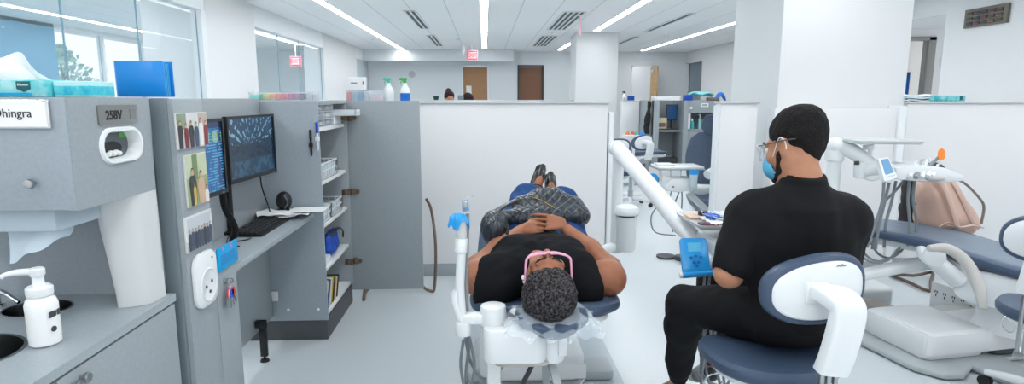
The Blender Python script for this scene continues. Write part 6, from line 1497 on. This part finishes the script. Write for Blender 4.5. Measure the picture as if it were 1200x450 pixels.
foot(S, anl, (.36, .32, .87), (.3, -1, .3)); foot(S, anr, (.06, .5, .86), (0, -1, .3))
print('woman body')
LIP = mat('lip_rose', (150, 78, 74), .4)
def paint(cc):
    q = (cc-hc)@FH; r = np.zeros(len(cc), int)
    r[(np.abs(q[:, 0]) < .021) & (q[:, 1] > .082) & (np.abs(q[:, 2]+.066) < .012)] = 1
    return r
S.mesh('body', [SKW, LIP], pw, paint)
# hair: close curls
S = Field(hc-.16, hc+.16, .004)
def hp(x, y, z): return hc+FH@v3(x, y, z)
S.ell(hp(0, -.032, .045), (.098, .104, .098), .01, FH); S.ell(hp(0, -.060, .005), (.092, .078, .090), .02, FH)
S.ell(hp(0, .122, -.012), (.088, .085, .078), .02, FH, 'sub'); S.ell(hp(0, .0, -.13), (.2, .07, .09), .02, FH, 'sub')
for q in (-1, 1): S.ell(hp(.092*q, .012, -.012), (.03, .022, .03), .01, FH, 'sub')
S.wrinkle(.0035, 150, 5); S.wrinkle(.002, 260, 8)
S.mesh('hair', HAIRW, pw, relax=0)
# eyebrows, eyes
mb = MB()
for q in (-1, 1): mb.tube([hp(.012*q, .0965, .021), hp(.030*q, .094, .027), hp(.048*q, .080, .022)], [.003, .0036, .002], seg=8)
mb.build('eyebrows', mat('brow_dark', (30, 22, 20), .8), pw)
for q in (-1, 1):
    mb = MB(); mb.ell(hp(.031*q, .0785, .0), .0137, 16, 10); mb.build('eye', mat('eyelid_brown', (128, 80, 60), .5), pw)
# pink glasses
PKG = mat('pink_frame', (232, 168, 196), .25, coat=.3)
mb = MB()
for q in (-1, 1):
    mb.tube([hp(x*q, y, z) for x, y, z in ((.010, .112, .014), (.036, .112, .020), (.066, .104, .018), (.070, .101, -.002), (.058, .104, -.022), (.034, .110, -.026), (.013, .113, -.014))], .0036, seg=8, closed=True, n=4)
    mb.tube([hp(.069*q, .102, .014), hp(.079*q, .090, .016), hp(.083*q, .045, .010), hp(.084*q, .0, .006), hp(.080*q, -.02, -.012)], [.0042, .0048, .0038, .0034, .003], seg=8)
mb.tube([hp(-.012, .113, .008), hp(0, .117, .011), hp(.012, .113, .008)], .0036, seg=8)
gl = mb.build('eyeglasses', PKG, pw)
mb = MB()
for q in (-1, 1): mb.rings([[hp(x*q, y+e, z) for x, y, z in ((.012, .112, .012), (.036, .112, .018), (.064, .104, .016), (.068, .101, -.002), (.057, .104, -.020), (.034, .110, -.024), (.015, .113, -.012))] for e in (0, .001)])
mb.build('lens', glassy('lens_clear', (220, 210, 220), .12), gl)
# white earring clip seen at the left temple
mb = MB(); mb.ell(hp(-.090, .022, -.010), (.006, .006, .010), 12, 8); mb.ell(hp(-.086, .000, -.038), .004, 10, 8); mb.build('earring', mat('pearl', (226, 232, 238), .2), pw)
# top: short-sleeved, open front, over the torso and upper arms
S = Field((-.20, 2.14, .60), (.68, 2.90, 1.04), .005)
S.cap((C-.15, 2.33, .770), (C+.15, 2.33, .770), .088, k=.05); S.ell((C, 2.40, .780), (.235, .17, .108), k=.05); S.ell((C-.085, 2.44, .838), (.100, .10, .066), k=.04); S.ell((C+.085, 2.44, .838), (.100, .10, .066), k=.04)
S.ell((C+.01, 2.60, .765), (.215, .17, .118), k=.05); S.ell((C+.015, 2.72, .765), (.215, .13, .112), k=.05)
for sh, el in ((shl, ell_), (shr, elr)):
    sg = -1 if sh[0] < C else 1
    S.cap(sh, sh+(el-sh)*.55+v3(.030*sg, -.045, -.01), .084, .084, k=.03)
    S.cap(sh+v3(.0*sg, -.06, -.03), sh+v3(.07*sg, -.03, -.05), .070, .070, k=.04)
S.cap((C-.02, 2.20, .84), (C-.02, 2.30, .90), .050, .045, k=.03, op='sub')
S.ell((C, 2.15, .82), (.088, .12, .12), k=.02, op='sub')
S.cap((C-.006, 2.34, .905), (C-.006, 2.46, .912), .030, .006, k=.012, op='sub')
S.plane((.425, 2.3, .77), (1, .3, -.1)); S.plane((-.015, 2.3, .77), (-1, .38, -.1)); S.wrinkle(.0045, 24, 11, (1, .7, 1)); S.wrinkle(.002, 60, 2)
S.g = np.where(S.g < 2, S.g, S.g)
top = S.mesh('cardigan', CLOTHK, pw)
mb = MB()
for (x, y, z) in ((C+.02, 2.635, .886), (C+.025, 2.60, .892), (C-.10, 2.60, .880), (C+.15, 2.56, .885)): mb.ell((x, y, z), (.005, .005, .004), 10, 8)
mb.build('button', mat('button_pale', (200, 204, 208), .3), top)
# jeans
S = Field((-.10, 2.66, .60), (.66, 3.56, 1.08), .0055)
S.ell((C+.03, 2.76, .765), (.245, .15, .112), k=.05)
for a_, b_, c_ in ((hpl, knl, anl), (hpr, knr, anr)):
    S.cap(a_, b_, .118, .078, k=.05); S.cap(b_, b_+(c_-b_)*.35, .074, .072, k=.03); S.cap(b_+(c_-b_)*.3, b_+(c_-b_)*.80, .070, .052, k=.02)
S.wrinkle(.005, 34, 7, (1, .6, 1))
S.mesh('jeans', JEAN, pw)
# shoes: open-topped black flats with a strap
SHO = mat('shoe_black', (24, 24, 27), .3, coat=.3)
for a, d, lab in ((anl, (.36, .32, .87), .3), (anr, (.06, .5, .86), 0)):
    d = v3(*d); d /= np.linalg.norm(d); u = v3(lab, -1, .3); u -= d*(u@d); u /= np.linalg.norm(u); r_ = np.cross(d, u)
    S = Field(a-.22, a+.26, .0045)
    S.ell(a-u*.040, (.036, .036, .036), .015); S.cap(a-u*.035+d*.02, a-u*.048+d*.13, .037, .031, .015); S.cap(a-u*.048+d*.12, a-u*.053+d*.185, .035, .020, .015, sq=(u, .75))
    S.cap(a+u*.022+d*.005, a+u*.005+d*.085, .032, .024, .008, 'sub'); S.cap(a+u*.03-d*.03, a+u*.03, .034, .034, .006, 'sub')
    so = S.mesh('shoe', SHO, pw)
    mb = MB(); A_ = Vector(a.tolist()); D_ = Vector(d.tolist()); U_ = Vector(u.tolist()); R_ = Vector(r_.tolist())
    mb.tube([A_-U_*.03+R_*.038+D_*.045, A_+U_*.012+R_*.024+D_*.05, A_+U_*.024+D_*.052, A_+U_*.012-R_*.024+D_*.05, A_-U_*.03-R_*.038+D_*.045], .006, seg=8, flat=.6); mb.tube([A_-U_*.04-D_*.035, A_+U_*.0-D_*.03+R_*.03, A_+U_*.04+R_*.028, A_+U_*.05+R_*.0-D_*.005, A_+U_*.04-R_*.028, A_+U_*.0-D_*.03-R_*.03, A_-U_*.04-D_*.035], .004, seg=6)
    mb.build('strap', SHO, so)
    mb = MB(); mb.rings([[A_+D_*(.075+x)+R_*y-U_*o for x, y in rrect(-.115, .125, -.034, .034, .03)] for o in (.078, .070)]); mb.build('sole', mat('sole_dark', (40, 38, 38), .7), so)

# ----------------------------------------------------------------- quilted handbag on the lap
def quilt(nt, b):
    tc = nt.nodes.new('ShaderNodeTexCoord'); s = nt.nodes.new('ShaderNodeSeparateXYZ'); nt.links.new(tc.outputs['Object'], s.inputs[0])
    x, y, z = s.outputs; per = .045
    u = M2(nt, 'ADD', x, M2(nt, 'MULTIPLY', y, .9)); v = M2(nt, 'SUBTRACT', x, M2(nt, 'MULTIPLY', y, .9))
    def tri(c): return M2(nt, 'ABSOLUTE', M2(nt, 'SUBTRACT', M2(nt, 'FRACT', M2(nt, 'DIVIDE', c, per)), .5))
    m = M2(nt, 'MAXIMUM', tri(u), tri(v)); h = M2(nt, 'SUBTRACT', 1., M2(nt, 'POWER', M2(nt, 'MULTIPLY', m, 2.), 5.))
    bp = nt.nodes.new('ShaderNodeBump'); bp.inputs['Strength'].default_value = .7; bp.inputs['Distance'].default_value = .006
    nt.links.new(h, bp.inputs['Height']); nt.links.new(bp.outputs['Normal'], b.inputs['Normal'])
    b.inputs['Base Color'].default_value = s2l((36, 45, 55))+(1.,); b.inputs['Roughness'].default_value = .34
QL = gm('quilted_leather', quilt)
t = thing('handbag', 'dark quilted leather handbag with gold zip lying on the patient\'s lap', 'handbag', (.30, 2.86, .86))
S = Field((-.02, 2.62, .78), (.58, 3.10, 1.10), .005)
S.cap((.17, 2.80, .900), (.44, 2.85, .905), .062, .062, k=.05, sq=((0, 0, 1), .75)); S.cap((.20, 2.92, .945), (.43, 2.93, .945), .07, .062, k=.05, sq=((0, 0, 1), .75)); S.cap((.28, 2.96, .965), (.34, 2.96, .965), .065, k=.05); S.cap((.10, 2.82, .885), (.46, 2.88, .895), .050, .045, k=.05)
S.wrinkle(.004, 20, 3); bag = S.mesh('bag_body', QL, t)
GOLD = mat('brass_zip', (176, 150, 96), .25, .9)
BLK = mat('bag_leather', (30, 36, 44), .35)
def onbag(px, py, Y): return at(px, py, Y)
mb = MB(); mb.tube([at(px, py, Y) for px, py, Y in ((622, 231, 2.81), (632, 234, 2.79), (643, 240, 2.765), (650, 244, 2.75))], .0045, seg=8, flat=.6); mb.build('zip', GOLD, bag)
mb = MB(); mb.tube([at(px, py, Y) for px, py, Y in ((607, 234, 2.78), (598, 238, 2.72), (584, 246, 2.66), (577, 256, 2.60), (583, 264, 2.58), (594, 268, 2.60))], .019, seg=10, flat=.4, up=(0, 0, 1)); mb.build('handle', BLK, t)
mb = MB(); mb.tube([at(607, 234, 2.78)+V(.012*math.cos(a), .004, .012*math.sin(a)) for a in [2*PI*i/10 for i in range(10)]], .0025, n=2, closed=True, seg=6); mb.build('ring', STEEL, t)
# side pouch of the bag, hanging at the patient's right
t = thing('shoulder_bag', 'shiny dark quilted bag tucked beside the patient at the left of the lap', 'bag', (.02, 2.62, .78))
S = Field((-.12, 2.42, .70), (.18, 2.80, .98), .005); S.ell(at(578, 268, 2.62), (.055, .10, .075), k=.02); S.ell(at(582, 262, 2.68), (.05, .08, .06), k=.04); S.wrinkle(.004, 30, 6); S.mesh('bag_body', QL, t)
mb = MB(); mb.tube([at(594, 262, 2.56), at(595, 268, 2.54), at(594, 274, 2.52)], .006, seg=8); mb.build('tassel', BLK, t)

# ----------------------------------------------------------------- the seated man, back to us
pm = thing('person', 'masked person in black shirt and trousers sitting on the stool, back turned', 'person', (1.05, 1.98, .60))
X0 = 1.085; Y0 = 1.98
hm = v3(1.062, 2.00, 1.312)
FM = frame((-.50, .83, -.28), (-.10, .22, .97))
S = Field((.50, 1.70, .10), (1.42, 2.95, 1.50), .0055)
head(S, hm, FM, 1.02)
nk = v3(1.075, 1.955, 1.18)
S.cap(hm-v3(-.0, .030, .052), nk, .059, .056, k=.03); S.cap(nk, (1.075, 1.955, 1.11), .056, .070, k=.04)
shl = v3(.908, 1.995, 1.068); shr = v3(1.240, 1.955, 1.065)
S.cap(shl+v3(.04, 0, .0), shr-v3(.04, 0, 0), .075, k=.05); S.ell((1.09, 1.97, 1.02), (.16, .10, .15), k=.05); S.ell((1.10, 1.98, .86), (.14, .095, .17), k=.06); S.ell((1.10, 1.98, .72), (.155, .125, .11), k=.06)
ellb = v3(.832, 1.945, .875); wrl = v3(.955, 2.20, .865)
S.cap(shl, ellb, .056, .046, k=.03); S.cap(ellb, ellb+(wrl-ellb)*.4, .046, .042, k=.02); S.cap(ellb+(wrl-ellb)*.4, wrl, .042, .028, k=.02)
elr = v3(1.285, 2.05, .86); wrr = v3(1.16, 2.27, .90)
S.cap(shr, elr, .056, .046, k=.03); S.cap(elr, wrr, .045, .028, k=.02)
hand(S, wrl, (.15, 1, .10), (.4, .1, -.8), (1, -.1, .2), 1., curl=(.35, .5, .4), thumb=(.5, .6)); hand(S, wrr, (-.15, 1, .05), (-.4, .1, -.8), (-1, -.1, .2), 1., curl=(.35, .5, .4), thumb=(.5, .6))
hl, kl, al = v3(1.02, 2.03, .690), v3(.795, 2.24, .662), v3(.840, 2.44, .235)
hr, kr, ar = v3(1.14, 2.08, .690), v3(1.02, 2.52, .670), v3(1.05, 2.62, .23)
for a_, b_, c_ in ((hl, kl, al), (hr, kr, ar)):
    S.cap(a_, b_, .078, .052, k=.04); S.cap(b_, b_+(c_-b_)*.3, .050, .052, k=.02); S.cap(b_+(c_-b_)*.3, c_, .050, .032, k=.02)
foot(S, al, (-.35, .75, -.45), (.0, .3, 1)); foot(S, ar, (-.1, .85, -.45), (.0, .3, 1))
S.mesh('body', SKM, pm)
def mp(x, y, z): return hm+FM@(v3(x, y, z)*1.02)
# hair, short and faded at the nape
S = Field(hm-.16, hm+.17, .004)
S.ell(mp(0, -.018, .042), (.080, .099, .084), .01, FM); S.ell(mp(0, -.040, .015), (.0755, .064, .060), .012, FM); S.ell(mp(0, -.03, .070), (.066, .080, .058), .02, FM); S.ell(mp(0, -.050, -.022), (.050, .036, .034), .02, FM); S.ell(mp(0, -.040, -.045), (.044, .032, .034), .02, FM)
S.ell(mp(0, .125, -.010), (.088, .085, .085), .015, FM, 'sub')
for q in (-1, 1): S.ell(mp(.090*q, .012, -.025), (.030, .024, .040), .006, FM, 'sub')
S.wrinkle(.002, 110, 5); S.mesh('hair', HAIRM, pm)
# beard shade at the jaw
S = Field(hm-.16, hm+.16, .004); BRD = curl_mat('beard', (22, 17, 16), (60, 46, 40), 200)
for q in (-1, 1): S.cap(mp(.068*q, .016, -.030), mp(.052*q, .030, -.075), .016, .018, .012); S.cap(mp(.052*q, .030, -.075), mp(.014*q, .082, -.104), .018, .016, .012)
S.mesh('beard', BRD, pm)
mb = MB()
for q in (-1, 1): mb.tube([mp(.012*q, .0975, .021), mp(.030*q, .095, .027), mp(.048*q, .082, .022)], [.0034, .004, .0022], seg=8)
mb.build('eyebrows', mat('brow_black', (16, 13, 12), .8), pm)
for q in (-1, 1):
    mb = MB(); mb.ell(mp(.031*q, .0785, .0), .0138, 16, 10); e = mb.build('eye', mat('eye_white', (226, 226, 222), .2), pm)
    mb = MB(); mb.ell(mp(.031*q, .0875, .0), .0065, 12, 8); mb.build('iris', mat('iris_dark', (40, 26, 20), .2), e)
# mask: pleated blue shell with white ear loops
S = Field(hm-.17, hm+.17, .004)
S.ell(mp(0, .066, -.060), (.058, .060, .056), .01, FM)
for z in (-.035, -.058, -.081): S.cap(mp(-.06, .125, z), mp(.06, .125, z), .006, .006, .004, 'sub')
S.ell(mp(0, .050, -.055), (.0565, .060, .058), .004, FM, 'sub'); S.plane(mp(0, .046, 0), -(FM@v3(0, 1, 0)))
S.mesh('face_mask', mat('mask_blue', (92, 182, 222), .7), pm)
mb = MB()
for q in (-1, 1):
    mb.tube([mp(.056*q, .058, -.038), mp(.074*q, .030, -.010), mp(.086*q, .0, .024), mp(.088*q, -.018, .012), mp(.084*q, -.016, -.018), mp(.072*q, .016, -.050), mp(.056*q, .056, -.084)], .0016, seg=6)
mb.build('ear_loop', mat('loop_white', (236, 238, 240), .6), pm)
# safety glasses
mb = MB(); 
for q in (-1, 1):
    mb.tube([mp(x*q, y, z) for x, y, z in ((.008, .115, .018), (.040, .116, .026), (.070, .098, .022), (.076, .080, .0), (.064, .098, -.026), (.034, .112, -.030), (.012, .116, -.014))], .0026, seg=8, closed=True, n=4)
mb.tube([mp(-.010, .116, .014), mp(0, .118, .016), mp(.010, .116, .014)], .003, seg=8)
g = mb.build('safety_glasses', mat('clear_frame', (206, 212, 216), .2), pm)
mb = MB()
for q in (-1, 1): mb.tube([mp(.075*q, .085, .016), mp(.084*q, .05, .014), mp(.0875*q, .0, .014), mp(.086*q, -.030, .012), mp(.081*q, -.052, .010)], [.004, .0045, .0045, .004, .0035], seg=8, flat=.5, up=(0, 0, 1))
mb.build('temple', mat('temple_teal', (44, 58, 66), .3), g)
mb = MB()
for q in (-1, 1): mb.rings([[mp(x*q, y+e, z) for x, y, z in ((.010, .115, .016), (.040, .116, .024), (.069, .098, .020), (.075, .080, .0), (.063, .098, -.024), (.034, .112, -.028), (.014, .116, -.012))] for e in (0, .001)])
mb.build('lens', glassy('lens_clear', (220, 210, 220), .12), g)
# T-shirt
S = Field((.70, 1.72, .60), (1.46, 2.24, 1.26), .0055)
S.cap(shl+v3(.035, -.005, .004), shr+v3(-.035, -.005, .004), .086, k=.05); S.cap((1.07, 1.95, 1.105), (1.073, 1.955, 1.182), .115, .074, k=.06)
S.ell((1.075, 1.965, .995), (.185, .120, .17), k=.05); S.ell((1.10, 1.975, .85), (.168, .118, .19), k=.06); S.ell((1.10, 1.975, .72), (.178, .145, .11), k=.06)
S.cap((1.17, 1.95, 1.0), (1.22, 1.96, .90), .085, .07, k=.05); S.cap((.985, 1.97, 1.0), (.965, 1.98, .88), .085, .06, k=.05)
S.cap(shl-v3(0,0,.006), shl+(ellb-shl)*.86, .074, .068, k=.03); S.cap(shr-v3(0,0,.006), shr+(elr-shr)*.80, .076, .069, k=.03)
d_ = (ellb-shl)/np.linalg.norm(ellb-shl)
S.wrinkle(.005, 16, 21, (1, 1, .8)); S.wrinkle(.0022, 45, 5)
S.plane(nk+v3(0, -.07, .028), (.0, -.25, .97), .006); S.cap(nk+v3(0, .004, -.03), nk+v3(-.02, .02, .12), .061, .066, k=.004, op='sub')
S.cap(shl+(ellb-shl)*.80, ellb+(ellb-shl)*.5, .052, .060, k=.004, op='sub')
S.plane((0, 0, .645), (0, 0, -1))
S.mesh('t_shirt', CLOTHB, pm)
# trousers
S = Field((.54, 1.76, .16), (1.36, 2.76, .86), .0055)
S.ell((1.095, 1.985, .705), (.182, .150, .105), k=.05)
for a_, b_, c_ in ((hl, kl, al), (hr, kr, ar)):
    S.cap(a_, b_, .102, .076, k=.05); S.cap(b_, b_+(c_-b_)*.3, .074, .072, k=.03); S.cap(b_+(c_-b_)*.28, b_+(c_-b_)*.80, .072, .056, k=.02); S.cap(b_+(c_-b_)*.80, b_+(c_-b_)*.90, .048, .046, k=.006)
S.wrinkle(.005, 22, 31); S.wrinkle(.002, 60, 9)
S.mesh('trousers', CLOTHB, pm)
for a, d in ((al, (-.35, .75, -.45)), (ar, (-.1, .85, -.45))):
    d = v3(*d); d /= np.linalg.norm(d); u = v3(0, .3, 1); u -= d*(u@d); u /= np.linalg.norm(u)
    S = Field(a-.24, a+.26, .005); S.ell(a-u*.042, (.040, .040, .040), .015); S.cap(a-u*.03+d*.01, a-u*.045+d*.13, .045, .036, .02); S.cap(a-u*.050+d*.12, a-u*.056+d*.19, .038, .026, .015, sq=(u, .8)); S.cap(a-u*.01, a+u*.08, .036, .042, .006, 'sub')
    S.mesh('shoe', SHO, pm)

# ----------------------------------------------------------------- two people far behind the long partition
def far_person(label, x, y, zc, F, hairm, hairfn, skin_, coat, sz=1.):
    t = thing('person', label, 'person', (x, y, 0)); c = v3(x, y, zc)
    S = Field((x-.36, y-.36, 0.0), (x+.36, y+.42, zc+.2), .014)
    head(S, c, F, 1.); S.cap(c-v3(0, .01, .06), c-v3(0, .01, .2), .055, .06, k=.03); z0 = zc-.26
    S.cap((x-.13, y, z0), (x+.13, y, z0), .07, k=.05); S.ell((x, y, z0-.18), (.16, .11, .24), k=.05); S.ell((x, y, z0-.48), (.16, .12, .14), k=.06)
    for q in (-1, 1):
        S.cap((x+.19*q, y, z0-.01), (x+.24*q, y+.03, z0-.30), .048, .04, k=.02); S.cap((x+.24*q, y+.03, z0-.30), (x+.16*q, y+.24, z0-.36), .038, .028, k=.02)
        hand(S, (x+.16*q, y+.24, z0-.36), (-.3*q, 1, 0), (0, 0, -1), (-q, 0, 0), 1.1)
        S.cap((x+.09*q, y, z0-.52), (x+.10*q, y+.02, .50), .08, .055, k=.03); S.cap((x+.10*q, y+.02, .50), (x+.10*q, y, .09), .052, .035, k=.02); S.cap((x+.10*q, y-.03, .045), (x+.11*q, y+.16, .035), .04, .03, k=.02)
    S.mesh('body', skin_, t)
    S = Field(c-.2, c+.22, .009); hairfn(S, c, F); S.mesh('hair', hairm, t)
    S = Field((x-.40, y-.30, .4), (x+.40, y+.42, zc), .014)
    S.cap((x-.15, y, z0), (x+.15, y, z0), .09, k=.05); S.ell((x, y, z0-.18), (.19, .14, .25), k=.05); S.cap((x, y, z0-.4), (x, y, z0-.78), .17, .19, k=.05, sq=((0, 1, 0), .8))
    for q in (-1, 1): S.cap((x+.19*q, y, z0-.01), (x+.24*q, y+.03, z0-.30), .066, .056, k=.02); S.cap((x+.24*q, y+.03, z0-.30), (x+.165*q, y+.22, z0-.36), .055, .045, k=.02)
    S.wrinkle(.006, 20, 3); S.mesh('coat', coat, t)
    return t
HD = curl_mat('far_dark_hair', (26, 14, 18), (52, 30, 34), 60)
def bun(S, c, F):
    S.ell(c+F@v3(0, -.02, .045), (.086, .102, .085), .01, F); S.ell(c+F@v3(0, -.04, .005), (.082, .075, .08), .02, F); S.ell(c+F@v3(0, .13, -.02), (.09, .09, .09), .015, F, 'sub'); S.ell(c+F@v3(0, -.085, .105), (.05, .05, .05), .01, F)
def short(S, c, F):
    S.ell(c+F@v3(0, -.02, .045), (.09, .106, .09), .01, F); S.ell(c+F@v3(0, -.045, -.01), (.088, .078, .095), .02, F); S.ell(c+F@v3(0, .13, -.02), (.09, .09, .09), .015, F, 'sub')
far_person('person with dark hair in a bun and white coat, far behind the long partition', -.60, 10.35, 1.47, frame((.3, -.9, -.2), (0, 0, 1)), HD, bun, SKM, mat('lab_coat', (222, 226, 230), .8))
far_person('dark-haired person bending low behind the long partition, before the oak door', -.31, 11.15, 1.43, frame((.6, -.3, -.6), (.4, -.4, .8)), HD, short, SKM, mat('scrub_grey', (150, 160, 168), .8))
